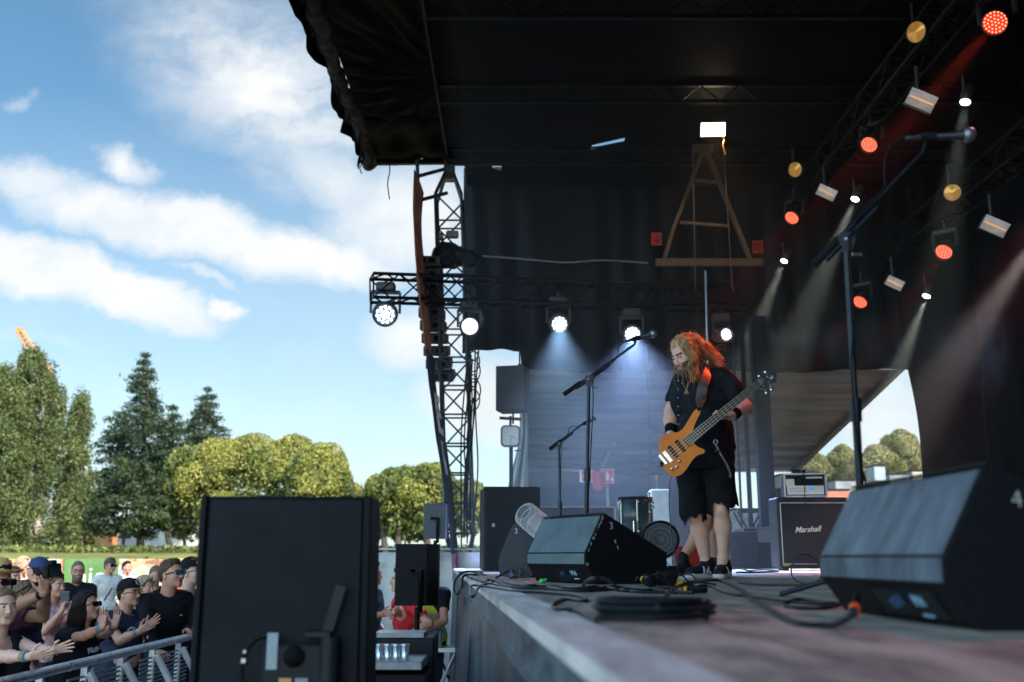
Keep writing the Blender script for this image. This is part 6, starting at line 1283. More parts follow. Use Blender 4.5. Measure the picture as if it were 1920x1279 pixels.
        for s_i in range(11):
            ph = ph0+r.normal(0,.55); so_ = V3(r.normal(0,.0048,3)); am0 = rr_*r.uniform(.6,1.2); pts = []; cut_ = n_-int(r.uniform(0, 6))
            for j_, p in enumerate(pth[:cut_]):
                t_ = j_/n_; am = am0*min(1, t_*2.4); pts.append(p+so_*(.4+1.2*t_)+V3((math.cos(j_*wn+ph)*am, math.sin(j_*wn*.7+ph+lean_)*am, math.sin(j_*wn+ph)*am*.55)))
            m_n = len(pts); gg.tube(pts, [.0026*(1-.6*(j_/m_n)**3) for j_ in range(m_n)], 4, caps=False)
    for i in range(90):  # fly-away wisps
        a = r.uniform(-2.7, 2.7); p0 = J(1280+r.uniform(-20,70), 640+r.uniform(-20,35), r.normal(0,.06)); p0 = p0 if (p0-Hc).length > .1 else Hc+(p0-Hc).normalized()*.11
        d = V3((r.normal(.5,.5), r.normal(0,.4), r.normal(-.1,.5))).normalized()*.05; pts = cr_path([p0-d*.5, p0+V3((r.normal(0,.008),0,r.normal(0,.008))), p0+d*.6, p0+d+V3((0,0,-.02))], 4); gg.tube(pts, .0011, 3)
    sub(hair, gg, 'curls', gin)
    gg = G()
    for i in range(60):
        c_ = g(r.uniform(-.055,.055), r.uniform(.03,.095), r.uniform(-.11,-.06)); e = c_+V3((r.normal(-.0,.02)+.03, r.normal(0,.02), -r.uniform(.05,.15))); m_ = c_.lerp(e, .5)+V3((r.normal(0,.012),r.normal(-.01,.01),0)); gg.tube(cr_path([c_, m_, e], 5), [.0055*(1-.8*j/10) for j in range(11)], 5)
    gg.build('beard', brd, root)
    # shirt
    ms = mat('shirt_black', (.010,.011,.015), .82, 0, .25, 14, .4, c2=(.016,.019,.027), bd=.004)
    s = SDF(); torso(s, .008)
    for S, E in ((SL, EL), (SR, ER)): s.cap(S, S+(E-S)*.62, .074, .076, .015)
    for S, E in ((SL, EL), (SR, ER)): dd = (E-S).normalized(); q_ = S+(E-S)*.72; s.cap(q_+dd*.105, q_+dd*.2, .11, None, .006, '-')
    s.cap(nb+f*.03+u*.02, nb+f*.10+u*.2, .066, .09, .01, '-'); s.plane(pe-u*.07, -u)
    v_, f_ = s.mesh(.0075, lambda Xq: wr(.009, 13, 5)(Xq)+wr(.004, 34, 8)(Xq)); sh = mkobj('shirt', v_-o, f_, ms, root)
    gb = G()
    for i in range(7):
        vv = 721+i*16; p = J(1284+i*.3, vv, -.0); 
        # buttons sit on the front surface: march from the camera side
        gb_p = p+f*(.165+.02*math.sin(i/6*3.1)); gb.lathe([(.0055,0),(.0055,.003),(.001,.0035)], 10, FR(gb_p, f))
    sub(sh, gb, 'button', mat('button_grey', (.22,.25,.27), .4))
    gb = G()
    for sg in (-1, 1): gb.grid(lambda a, b: nb+f*(.060+.05*b+.01*a)+l*sg*(.055-.015*b+.02*a)+u*(.0-.055*b+.01-.02*a), 4, 6, True, .004)
    sub(sh, gb, 'collar', ms)
    # necklace with triangular pendant
    gn = G(); pd_ = J(1287,734,-.205); gn.tube(cr_path([nb+l*.06+f*.05, pd_+V3((.03,0,.07)), pd_+u*.012], 6), .0015, 5); gn.tube(cr_path([nb-l*.06+f*.05, pd_+V3((-.03,0,.07)), pd_+u*.012], 6), .0015, 5)
    for a, b in (((-.014,-.016),(.014,-.016)),((.014,-.016),(0,.012)),((0,.012),(-.014,-.016)),((-.005,-.016),(.004,.0)),((0.008,-.006),(-.006,-.006))): gn.tube([pd_+V3((a[0],0,a[1])), pd_+V3((b[0],0,b[1]))], .0022, 5)
    gn.build('necklace', mat('brass', (0,0,0)), root)
    # shorts with ragged hems
    s = SDF(); s.cap(pe+l*.065+u*.03, pe-l*.075+u*.03, .138, None, .06); s.ell(pe-f*.03-u*.02, (.143,.143,.135), .05)
    for H_, K, q_ in ((HL, KL, 1), (HR, KR, -1)): s.cap(H_-u*.02, K+u*.02+l*q_*.012, .110, .094, .012)
    s.plane(pe+u*.13, u); v_, f_ = s.mesh(.0075, lambda Xq: wr(.010, 12, 2)(Xq)+wr(.004, 30, 9)(Xq)); 
    zc = J(1300,972).z; zl = J(1350,948).z; mid_x = J(1327,900).x; cen = v_[f_].mean(1); rz = np.sin(cen[:,0]*95)*.012+np.sin(cen[:,0]*41+cen[:,1]*33)*.012+np.sin(cen[:,1]*70)*.01; cut = np.where(cen[:,0] > mid_x, zl, zc)+rz
    keep = cen[:,2] > cut; so = mkobj('shorts', v_-o, f_[keep], mat('shorts_black', (.009,.009,.011), .9, 0, .25, 16, .5, bd=.005), root)
    gr = G()
    for i in range(16):
        K = KR if i % 2 else KL; zz = zc if i % 2 else zl; an = r.uniform(0, 6.28); p0 = V3((K.x+math.cos(an)*.092, K.y+math.sin(an)*.092, zz+.01)); gr.add([p0, p0+V3((-math.sin(an)*.03, math.cos(an)*.03, 0)), p0+V3((-math.sin(an)*.012, math.cos(an)*.012, -r.uniform(.03,.085)))], [(0,1,2)])
    sub(so, gr, 'frayed_strip', mat('shorts_black', (0,0,0)))
    gc = G()
    p_ = cr_path([J(1342,831,-.24), J(1350,848,-.24), J(1362,868,-.22), J(1370,888,-.17), J(1369,900,-.12)], 8)
    for k in range(2):
        for i in range(0, len(p_)-1): a, b = p_[i], p_[i+1]; n_ = frame(b-a)[i % 2]; off = V3((-.008*k,0,.004*k)); gc.tube([a+off, a+off+n_*.007+(b-a)*.5, b+off, a+off-n_*.007+(b-a)*.5], .0018, 4, closed=True)
    gc.tube([J(1342,829,-.245)+V3((math.cos(a)*.014,0,math.sin(a)*.016)) for a in np.linspace(0,6.28,13)[:-1]], .003, 5, closed=True); gc.box(J(1346,846,-.245), (.035,.006,.014)); gc.build('belt_chain', mat('chrome', (0,0,0)), root)
    gp_ = G(); gp_.sphere(J(1373,838,.04), .028, 8, (1,1,1.2)); gp_.build('belt_pouch', ms, root)
    # wristbands
    for W_, E in ((WR, ER), (WL, EL)):
        d = (W_-E).normalized(); s = SDF(); s.cap(W_-d*.02, W_-d*.085, .036, .041, .01); s.plane(W_-d*.012, d); s.plane(W_-d*.092, -d); v_, f_ = s.mesh(.005); mkobj('wristband', v_-o, f_, mat('terry_black', (.008,.008,.010), .95, 0, .3, 120, .5), root)
    # shoes: low black trainers with three white stripes
    for A, dr, nm in ((AR, V3((-.80,-.60,0)).normalized(), 0), (AL, V3((-.42,-.91,0)).normalized(), 1)):
        b = V3((A.x, A.y, SZ)); lx = V3((-dr.y, dr.x, 0)); M = Matrix(((lx.x, dr.x, 0, b.x), (lx.y, dr.y, 0, b.y), (0,0,1,b.z), (0,0,0,1))); w_ = lambda x, y, z: M @ V3((x, y, z))
        s = SDF(); s.cap(w_(0,-.04,.055), w_(0,.03,.06), .042, .040, .03); s.cap(w_(0,.0,.05), w_(.005,.155,.035), .043, .040, .04); s.cap(w_(0,-.045,.06), w_(0,-.006,.105), .036, .046, .03); s.plane(w_(0,0,.018), -u); s.ell(w_(0,-.004,.172), (.036,.040,.040), .004, None, '-')
        v_, f_ = s.mesh(.005); so_ = mkobj('shoe', v_-o, f_, mat('shoe_suede', (.018,.017,.022), .75, 0, .3, 40, .3), root)
        s = SDF(); s.cap(w_(0,-.045,.02), w_(0,.05,.02), .043, .044, .02); s.cap(w_(0,.05,.02), w_(.005,.16,.02), .046, .043, .02); s.plane(w_(0,0,.032), u); s.plane(w_(0,0,.001), -u); v_, f_ = s.mesh(.005); mkobj('sole', v_-o, f_, mat('sole_white', (.66,.62,.60), .6), so_)
        for sd in (-1, 1):
            ge = G()
            for i in range(3): y0 = .01+i*.030; ge.grid(lambda a, q: w_(sd*(.0505-.016*q*q), y0+.017*a-.014*q, .026+.052*q), 2, 4, True, .003)
            sub(so_, ge, 'stripes', mat('stripe_white', (.72,.70,.68), .6))
        ge = G(); [ge.tube([w_(-.022,.045+.018*i,.082-.009*i), w_(0,.05+.018*i,.090-.009*i), w_(.022,.045+.018*i,.082-.009*i)], .003, 5) for i in range(4)]; sub(so_, ge, 'laces', mat('lace', (.05,.05,.055), .8))
    # ---------------- bass guitar
    th = R(38.5); k_ = 1/2.557/276; O = P(1180+215/2.557, 600+650/2.557, 6.52); Uv = V3((math.cos(th), -.12, math.sin(th))).normalized(); Wn = V3((-.10,-1,-.05)); Wn = (Wn-Uv*Wn.dot(Uv)).normalized(); Vv = Wn.cross(Uv)
    M = Matrix.Identity(4)
    for i in range(3): M[i][0] = Uv[i]; M[i][1] = Vv[i]; M[i][2] = Wn[i]; M[i][3] = O[i]
    def L2(cx, cy): dx, dy = (cx-215)*k_, -(cy-650)*k_; return (dx*math.cos(th)+dy*math.sin(th), -dx*math.sin(th)+dy*math.cos(th))
    if (M @ V3((0,1,0))-M @ V3((0,0,0))).z < 0: pass
    t = thing('bass_guitar', 'orange four-string bass guitar hanging from a brown strap across the player', 'bass guitar', O); 
    outl = [(320,438),(331,431),(341,440),(336,462),(316,500),(302,540),(300,572),(306,594),(322,610),(350,624),(354,634),(346,643),(322,650),(300,668),(276,702),(250,733),(218,746),(188,736),(168,705),(155,660),(147,612),(150,580),(172,556),(205,547),(237,542),(262,522),(285,486),(305,455)]
    poly = [tuple(p[:2]) for p in cr_path([V3((*L2(*q_), 0)) for q_ in outl], 4, True)]
    gg = G(M=M); gg.prism(poly, -.020, .020); bd_ = gg.build('body', mat('guitar_orange', (.74,.165,.004), .34, 0, .15, 5, .0, c2=(.85,.24,.008), stretch=(.4,6,1), coat=.08, spec=.25), t); md = bd_.modifiers.new('b', 'BEVEL'); md.width = .011; md.segments = 4; md.limit_method = 'ANGLE'; md.angle_limit = R(50)
    a = L2(268,594); b = L2(614,316); L_ = math.hypot(b[0]-a[0], b[1]-a[1]); v0 = (a[1]+b[1])/2
    gg = G(M=M); gg.add([(a[0],a[1]-.032,.020),(b[0],b[1]-.023,.020),(b[0],b[1]+.023,.020),(a[0],a[1]+.032,.020),(a[0],a[1]-.032,.030),(b[0],b[1]-.023,.030),(b[0],b[1]+.023,.030),(a[0],a[1]+.032,.030)], [(3,2,1,0),(4,5,6,7),(0,1,5,4),(1,2,6,5),(2,3,7,6),(3,0,4,7)])
    nk = gg.build('fingerboard', mat('wenge', (.030,.020,.015), .5, 0, .3, 20, .1), t)
    gg = G(M=M); gg.tube([(a[0]+.06,a[1],-.006),(b[0],b[1],-.001)], [.026,.018], 12); gg.build('neck', mat('wenge', (0,0,0)), t)
    gg = G(M=M); sc_ = L_*1.36
    for i in range(1, 23):
        x_ = b[0]-sc_*(1-2**(-i/12)); 
        if x_ < a[0]+.004: break
        tt_ = (b[0]-x_)/L_; yc = b[1]+(a[1]-b[1])*tt_; hw = .023+.009*tt_; gg.box((x_, yc, .0305), (.0022, hw*2, .003))
    sub(nk, gg, 'frets', mat('fret', (.72,.66,.52), .3, .6)); gg = G(M=M); gg.box((b[0],b[1],.032), (.006,.044,.006)); gg.build('nut', mat('brass', (0,0,0)), t)
    hs = [(602,322),(614,300),(640,281),(668,262),(684,258),(692,272),(690,312),(684,320),(656,327),(636,351),(606,343)]; gg = G(M=M); gg.prism([L2(*q_) for q_ in hs], -.002, .016); h_ = gg.build('headstock', mat('headstock_black', (.015,.022,.035), .3, 0, .2, 6, coat=.4), t); md = h_.modifiers.new('b', 'BEVEL'); md.width = .004; md.segments = 2
    gg = G(M=M); x_, y_ = L2(668,296)
    for a_, b_ in (((-.012,.008),(-.006,-.008)),((-.006,-.008),(0,.004)),((0,.004),(.006,-.008)),((.006,-.008),(.012,.008))): gg.bar((x_+a_[0],y_+a_[1],.0175),(x_+b_[0],y_+b_[1],.0175), .004,.001)
    sub(h_, gg, 'emblem', mat('emblem_white', (.6,.6,.6), .4))
    tn = [((651,291),(643,268)),((626,308),(614,287)),((655,318),(667,350)),((630,335),(643,366))]
    for q_, e in tn: gg = G(M=M); x1, y1 = L2(*q_); x2, y2 = L2(*e); gg.lathe([(.009,.014),(.009,.017),(.004,.020),(.004,.028),(.001,.028)], 12, Matrix.Translation((x1,y1,0))); gg.tube([(x1,y1,.004),(x2,y2,.004)], .0035, 6); gg.sphere((x2,y2,.004), .011, 8, (1.2,.9,.45)); gg.build('tuner', mat('chrome', (0,0,0)), t)
    st_ = [(0, .020, -.017)]; gg = G(M=M); bx, by = L2(176,664)
    for i in range(4): o_ = -.0255+.017*i; e = L2(*tn[[1,0,2,3][i]][0]); gg.tube([(bx, by+o_*1.15, .036), (b[0], b[1]+o_*.72, .0365), (b[0]+.03, b[1]+o_*.72, .030)], .0014, 4)
    gg.build('strings', mat('string_steel', (.6,.6,.58), .3, .8), t)
    for c_ in ((209,633),(243,607)): gg = G(M=M); x_, y_ = L2(*c_); gg.box((x_,y_,.024), (.026,.090,.012), bev=.006); pk = gg.build('pickup', mat('pickup_black', (.008,.008,.010), .4), t); gg = G(M=M); [gg.lathe([(.0025,.03),(.0025,.0312),(.0005,.0312)], 6, Matrix.Translation((x_+dx_,y_-.032+.0092*i,0))) for i in range(8) for dx_ in (0,)]; sub(pk, gg, 'pole_pieces', mat('chrome', (0,0,0)))
    gg = G(M=M); x_, y_ = L2(184,656); gg.box((x_,y_,.024), (.030,.085,.010), bev=.002); [gg.box((x_,y_-.0285+.019*i,.032), (.026,.013,.012), bev=.002) for i in range(4)]; gg.build('bridge', mat('chrome', (0,0,0)), t)
    gg = G(M=M); x_, y_ = L2(163,668); gg.box((x_,y_,.026), (.016,.080,.014), bev=.002); [gg.box((x_-.006,y_-.0285+.019*i,.035), (.010,.013,.010)) for i in range(4)]; gg.build('tailpiece', mat('chrome', (0,0,0)), t)
    for c_ in ((237,677),(224,703),(202,712)): gg = G(M=M); gg.lathe([(.011,.02),(.0105,.034),(.008,.038),(.001,.038)], 16, Matrix.Translation((*L2(*c_),0))); gg.build('knob', mat('chrome', (0,0,0)), t)
    for c_ in ((332,438),(157,684)): gg = G(M=M); gg.lathe([(.012,.018),(.012,.030),(.006,.034),(.001,.034)], 12, Matrix.Translation((*L2(*c_),0))); gg.build('strap_lock', mat('plate_black', (0,0,0)), t)
    # strap: over the left shoulder down to the horn, and round the back
    hp = M @ V3((*L2(338,430), .026)); sp = cr_path([hp, J(1314,750,-.235), J(1319,722,-.205), J(1326,700,-.13), J(1334,688,-.02), J(1338,696,.09), J(1330,740,.19), J(1312,800,.21), J(1285,840,.15), M @ V3((*L2(157,684), .0))], 8)
    gg = G(); n_ = len(sp)-1
    def sf(a, b_):
        i = int(round(b_*n_)); p = sp[i]; tg = (sp[min(i+1,n_)]-sp[max(i-1,0)]).normalized(); nrm = (p-V3((J(1322,760).x, Yb, p.z))); nrm = (nrm-tg*nrm.dot(tg)).normalized() if b_ > .0 else Wn; wd_ = tg.cross(nrm).normalized(); hw = .036*min(1, .30+b_*6)
        if wd_.x < 0: wd_ = -wd_
        return p+wd_*(a-.5)*2*hw
    gg.grid(sf, 6, n_, True, .004); stp = gg.build('strap', mat('strap_leather', (.060,.034,.030), .55, 0, .3, 14, .3, c2=(.11,.07,.06), bd=.003), t)
    gg = G(); c_ = J(1314.5,740,-.240); gg.prism([(0,.026),(.020,0),(0,-.026),(-.020,0)], -.001, .003, FR(c_, (-.15,-1,.15))); sub(stp, gg, 'diamond_patch', mat('patch_blue', (.02,.03,.05), .5))
    # lead from the guitar down to the deck
    g = G(); g.tube(cr_path([M @ V3((*L2(205,742), .0)), P(1256,905,6.55), P(1255,950,6.5), P(1259,1000,6.4), P(1266,1045,6.35), P(1272,1070,6.3), PZ(1273,1078,SZ+.004), PZ(1262,1084,SZ+.004)], 8), .0035, 6); solo('guitar_cable', g, mcb2, 'thin braided cable hanging from the bass guitar to the deck', 'cable')
bassist()
# roadie crouching behind the bass player: bent bare leg with a black shoe
def second():
    Y = 7.9; root = thing('person', 'person behind the bass player with a bare bent leg and black shoe', 'person', (P(1305,1060,Y).x, Y, SZ)); o = np.array(root['_o']); J = lambda a, b, d=0: P(a, b, Y+d)
    f = V3((-.9,-.4,0)).normalized(); l = V3((-f.y, f.x, 0)); A = J(1281,1044); K = J(1322,985,.05); H_ = J(1342,925,.22); A2 = J(1342,1050,.25); K2 = J(1344,975,.2); H2 = J(1346,925,.3); nb = J(1333,800,.35); ch = J(1335,840,.33); Hc = J(1326,768,.30)
    s = SDF(); s.cap(H_, K, .075, .055, .03); s.cap(K, K.lerp(A,.35), .052, .055, .03); s.cap(K.lerp(A,.35), A, .054, .034, .03); s.cap(H2, K2, .075, .055, .03); s.cap(K2, A2, .055, .036, .03); s.cap(H_, nb, .13, .11, .05); s.cap(nb, Hc, .055, .055, .03)
    for q in (-1, 1): s.cap(nb+l*q*.14, nb+l*q*.18-V3((0,0,.27)), .048, .038, .03); s.cap(nb+l*q*.18-V3((0,0,.27)), nb+l*q*.12-V3((0,0,.50))+f*.05, .038, .028, .02)
    pts = [s.mesh(.009)]; s = SDF(); head_sdf(s, Hc, f, V3((0,0,1)), .98, 0, nb); pts.append(s.mesh(.006))
    for q in (-1, 1): s = SDF(); hand_sdf(s, nb+l*q*.12-V3((0,0,.50))+f*.05, V3((0,0,-1)), -l*q, -q, (.6,.6,.7,.7)); pts.append(s.mesh(.0045))
    V, F = join(pts); mkobj('body', V-o, F, SKIN('skin_fair'), root)
    s = SDF(); s.cap(H_, nb, .15, .13, .05); s.cap(nb+l*.1, nb-l*.1, .09, None, .05); v_, f_ = s.mesh(.012, wr(.008,14,2)); mkobj('shirt', v_-o, f_, mat('cloth_black', (0,0,0)) if 'cloth_black' in _M else mat('cloth_black', CLOTHC['cloth_black'], .85), root)
    s = SDF(); s.cap(H_, H_.lerp(K,.6), .105, .09, .04); s.cap(H2, H2.lerp(K2,.6), .105, .09, .04); v_, f_ = s.mesh(.012, wr(.008,14,3)); mkobj('shorts', v_-o, f_, mat('shorts_black', (0,0,0)), root)
    s = SDF(); s.ell(Hc+V3((0,0,.03))-f*.02, (.085,.085,.095), .02); v_, f_ = s.mesh(.008); mkobj('hair', v_-o, f_, mat('hair_dark', HAIRC['hair_dark'], .6), root)
    for A_, d in ((A, V3((-.85,-.4,0))), (A2, V3((-.5,-.8,0)))):
        s = SDF(); b = V3((A_.x, A_.y, SZ)); zt_ = max(A_.z-SZ, .06); s.cap(b+V3((0,0,.045))-d*.05, b+V3((0,0,.038))+d*.16, .045, .038, .04); s.cap(b+V3((0,0,.045)), A_+V3((0,0,.0)), .045, .044, .03); s.plane(b+V3((0,0,.002)), (0,0,-1)); v_, f_ = s.mesh(.007); mkobj('shoe', v_-o, f_, mat('shoe_dark', (.012,.012,.015), .6), root)
second()
# ================================================================ CROWD
GC = 'people in the crowd behind the barrier'; blk = mat('frame_black', (.01,.01,.012), .3); lens_d = mat('lens_dark', (.008,.009,.012), .08, 0, .1, 3); lens_b = mat('lens_blue', (.02,.14,.24), .06, .6, .5, 30, 0, c2=(.08,.45,.55)); lens_c = mat('lens_clear', (.10,.085,.08), .05, 0, .1, 3, 0, alpha=.25)
band_b = mat('band_blue', (.10,.28,.36), .6); band_o = mat('band_orange', (.55,.28,.06), .6)
def wristlet(c, W_, E, m, name='wristband', r_=.034, back=.03, wdt=.022):
    d = (W_-E).normalized(); g = G(M=FR(W_-d*back, d)); g.lathe([(r_,-wdt/2),(r_+.002,-wdt/2),(r_+.002,wdt/2),(r_,wdt/2)], 18, Matrix.Diagonal((1,.85,1,1))); return g.build(name, m, c['root'])
up_ = lambda x=0, y=0: V3((x, y, 1))
# nearest woman at the lower left, clapping over the rail
c = person('person', 'nearest woman at the lower left in a black sleeveless top clapping over the rail', (5,1139), 6.15, R(-30), 'skin_pale', 'cloth_black', hair=('tied','hair_ash'), head_yaw=R(-42), head_pitch=.04, lean=(.10,0), female=True, sleeveless=True, chub=.8,
    Rw=(100,1238,5.72), Lw=(116,1224,5.86), Rp=(0,-.2,-1), Lp=(.2,.3,-1), Rh=(V3((1,-.02,.16)), V3((-.1,.8,.5)), (.12,.10,.12,.2)), Lh=(V3((1,-.12,.28)), V3((0,-.8,-.3)), (.1,.1,.1,.15)), group=GC)
wristlet(c, c['WR'], c['ER'], band_b); wristlet(c, c['WR'], c['ER'], band_o, 'ribbon', .034, .052, .012)
# straw hat photographer
c = person('person', 'man in a straw hat and sunglasses holding up a camera with both arms', (-4,1093), 6.95, R(-22), 'skin_tan', 'cloth_maroon', hair=('short','hair_dark'), glasses=(blk, lens_d, 'sun'), lean=(.05,0), Lw=(88,1098,6.86), Rw=(112,1103,6.72), Lp=(.4,.3,-1), Rp=(.5,-.4,-1),
    Rh=(V3((-.10,.0,1)), V3((-.6,.6,.1)), (.8,.9,.95,1.0)), Lh=(V3((.35,-.1,.9)), V3((.6,.4,-.1)), (.7,.8,.9,1.0)), group=GC)
wristlet(c, c['WL'], c['EL'], mat('band_pale', (.55,.62,.65), .5), r_=.033); wristlet(c, c['WR'], c['ER'], blk, r_=.034)
s_ = c; g = G(M=FR(c['g'](0,-.01,.075), V3((-.0,0,1))+c['f']*.05)); g.lathe([(.001,.095),(.05,.09),(.078,.06),(.086,.0),(.10,-.008),(.135,-.004),(.158,.012),(.160,.016),(.135,.002),(.10,-.002),(.088,.004)], 28); g.build('straw_hat', mat('straw', (.62,.38,.15), .8, 0, .35, 90, .5), c['root'])
p = P(97,1070,6.78); t = thing('camera', 'black compact camera held up by the man in the straw hat', 'camera', p); M = YAW(p, R(68)) @ Matrix.Rotation(R(-6), 4, 'Y'); g = G(M=M); g.box((0,0,0), (.13,.05,.085), bev=.01); g.box((0,0,.052), (.05,.05,.03), bev=.008); b_ = g.build('body', mat('camera_black', (.012,.013,.016), .45), t)
g = G(M=M); g.lathe([(.03,0),(.033,.02),(.030,.06),(.026,.062),(.001,.055)], 18, Matrix.Translation((0,.022,0)) @ Matrix.Rotation(R(-90), 4, 'X')); g.build('lens', mat('camera_black', (0,0,0)), t); g = G(M=M); g.box((.0,-.027,-.005), (.075,.004,.055)); g.build('screen', mat('screen_dark', (.02,.03,.04), .1), t)
# woman with sunglasses on her head
c = person('person', 'woman with tied-back hair and sunglasses on her head in a navy top', (50,1119), 7.5, R(-12), 'skin_fair', 'cloth_navy', hair=('tied','hair_ash'), head_yaw=R(-4), lean=(.06,0), female=True, chub=.5, Rw=(78,1222,7.0), Rp=(-.3,-.4,-1), Rh=(V3((1,0,-.1)), V3((0,.3,-1)), (.3,.3,.4,.4)), group=GC)
g = G(); gx = c['g']; [g.tube([gx(q*.030+math.cos(a_)*.027, .062+.0*q, .098+math.sin(a_)*.018) for a_ in np.linspace(0,6.283,15)[:-1]], .0035, 5, closed=True) for q in (-1,1)]; [g.add([gx(q*.030+math.cos(a_)*.026, .064, .098+math.sin(a_)*.017) for a_ in np.linspace(0,6.283,15)[:-1]], [list(range(14))]) for q in (-1,1)]; [g.tube([gx(q*.058,.055,.098), gx(q*.085,.0,.06), gx(q*.086,-.05,.03)], .004, 5) for q in (-1,1)]; g.build('sunglasses', blk, c['root']); wristlet(c, c['WR'], c['ER'], blk, 'watch', .034, .03, .03)
# clapping woman in sunglasses
c = person('person', 'dark-haired woman in sunglasses and black top clapping with her elbows on the rail', (163,1138), 7.55, R(-18), 'skin_fair', 'cloth_black', hair=('long','hair_dark'), head_yaw=R(-14), head_pitch=.22, lean=(.16,0), female=True, glasses=(blk, lens_d, 'sun'),
    Rw=(212,1170,7.04), Lw=(233,1166,7.16), Rp=(.2,-.35,-1), Lp=(.4,-.1,-1), Rh=(V3((-.02,.0,1)), V3((.25,.9,.0)), (.06,.05,.08,.12)), Lh=(V3((.12,.0,1)), V3((-.2,-.9,0)), (.08,.06,.08,.1)), group=GC)
wristlet(c, c['WR'], c['ER'], band_b, r_=.031); wristlet(c, c['WL'], c['EL'], mat('band_red', (.35,.04,.05), .6), r_=.030)
g = G(); nb_ = c['nb']; pts = [nb_+V3((math.cos(a_)*.085, math.sin(a_)*.085, -.045-.035*math.cos(a_+.3))) for a_ in np.linspace(0,6.283,41)[:-1]]; [g.tube([pts[i], pts[(i+1)%40]], .003+.0025*(i%2), 5) for i in range(40)]; g.build('necklace', mat('chrome', (0,0,0)), c['root'])
g = G(); q = c['ch']+c['f']*.148+c['upv']*.03; [g.box(q+c['l']*(.05-.02*i)+V3((0,0,.004*math.sin(i*2.1))), (.012,.012,.03+.008*(i%2))) for i in range(6)]; sub(c['shirt'], g, 'print', mat('print_white', (.6,.6,.6), .8))
# man in snapback and glasses
c = person('person', 'man in a black flat-brimmed cap and glasses clapping behind the rail', (243,1113), 8.75, R(-30), 'skin_fair', 'cloth_navy', hair=('short','hair_dark'), head_yaw=R(-24), head_pitch=.10, cap='flat', glasses=(blk, lens_c, 'clear'), lean=(.08,0), chub=.8, belly=.02,
    Rw=(262,1184,8.35), Lw=(274,1176,8.5), Rp=(0,-.2,-1), Lp=(.3,.2,-1), Rh=(V3((1,-.05,.62)), V3((-.3,.9,.1)), (.15,.12,.15,.2)), Lh=(V3((1,-.1,.7)), V3((0,-.9,.1)), (.15,.12,.15,.2)), group=GC)
wristlet(c, c['WR'], c['ER'], band_b); wristlet(c, c['WR'], c['ER'], band_o, 'ribbon', .034, .055, .012)
g = G(); gx = c['g']; q = gx(0,.094,.088); M_ = FR(q, c['ax'][1]+c['ax'][2]*.55, c['ax'][2]); g.M = M_; g.tube([(math.cos(a_)*.022, math.sin(a_)*.024, .008) for a_ in np.linspace(0,6.283,19)[:-1]], .004, 5, closed=True); sub(c['cap'], g, 'round_emblem', mat('print_grey', (.35,.36,.38), .8)); g = G(M=M_); g.prism([(-.012,-.012),(.012,-.012),(.010,.008),(0,.016),(-.010,.008)], .006, .010); sub(c['cap'], g, 'emblem_centre', mat('print_red', (.30,.07,.07), .8))
g = G(); q = c['ch']+c['f']*.150-c['l']*.03+c['upv']*.02; [g.box(q+c['l']*math.cos(a_)*.045+V3((0,0,math.sin(a_)*.045)), (.010,.010,.014)) for a_ in np.linspace(0,6.283,14)[:-1]]; sub(c['shirt'], g, 'print', mat('print_white', (0,0,0)))
# man in black sweater with blue mirrored glasses
c = person('person', 'tall man in a black sweater and blue mirrored sunglasses leaning on the rail', (322,1077), 8.9, R(-48), 'skin_fair', 'cloth_black', hair=('short','hair_brown'), head_yaw=R(-24), head_pitch=.14, glasses=(blk, lens_b, 'sun'), long_sleeve=True, lean=(.05,.02), Lw=(352,1182,8.72), Rw=(300,1236,8.4), Lp=(.3,.7,-.8), Rp=(-.3,-.5,-1),
    Lh=(V3((.5,-.6,-.1)), V3((-.3,-.3,-1)), (.5,.5,.55,.6)), Rh=(V3((.6,-.6,0)), V3((0,0,-1)), (.5,.5,.5,.5)), group=GC)
g = G(); g.box(c['ch']+c['f']*.155+c['l']*.075+c['upv']*.035, (.022,.012,.007)); sub(c['shirt'], g, 'red_tab', mat('tab_pink', (.6,.15,.2), .7)); wristlet(c, c['WL'], c['EL'], mat('bare_alu', (0,0,0)), 'watch', .044, .02, .03)
# man in cap with glasses by the loudspeaker
c = person('person', 'young man in a black lettered cap and glasses beside the big loudspeaker', (360,1073), 9.7, R(-30), 'skin_pale', 'cloth_black', hair=('short','hair_brown'), head_yaw=R(-18), head_pitch=.12, cap='curved', glasses=(blk, lens_c, 'clear'), group=GC)
g = G(); gx = c['g']; q = gx(-.012,.093,.082); text_g(g, 'ork', .045, FR(q, c['ax'][1]+c['ax'][2]*.35-c['ax'][0]*.0, c['ax'][2]) @ Matrix.Rotation(math.pi, 4, 'Y') @ Matrix.Translation((0,0,-.010)) @ Matrix.Rotation(math.pi, 4, 'Y') if False else FR(q, c['ax'][1]+c['ax'][2]*.35, c['ax'][2]), .012); sub(c['cap'], g, 'lettering', mat('print_white', (0,0,0)))
g = G(); g.tube(cr_path([c['nb']+c['l']*.07, c['ch']+c['f']*.14+c['l']*.05, c['ch']+c['f']*.15-V3((0,0,.12))], 6), .012, 6); g.build('green_lanyard', mat('lanyard_green', (.03,.42,.05), .6), c['root'])
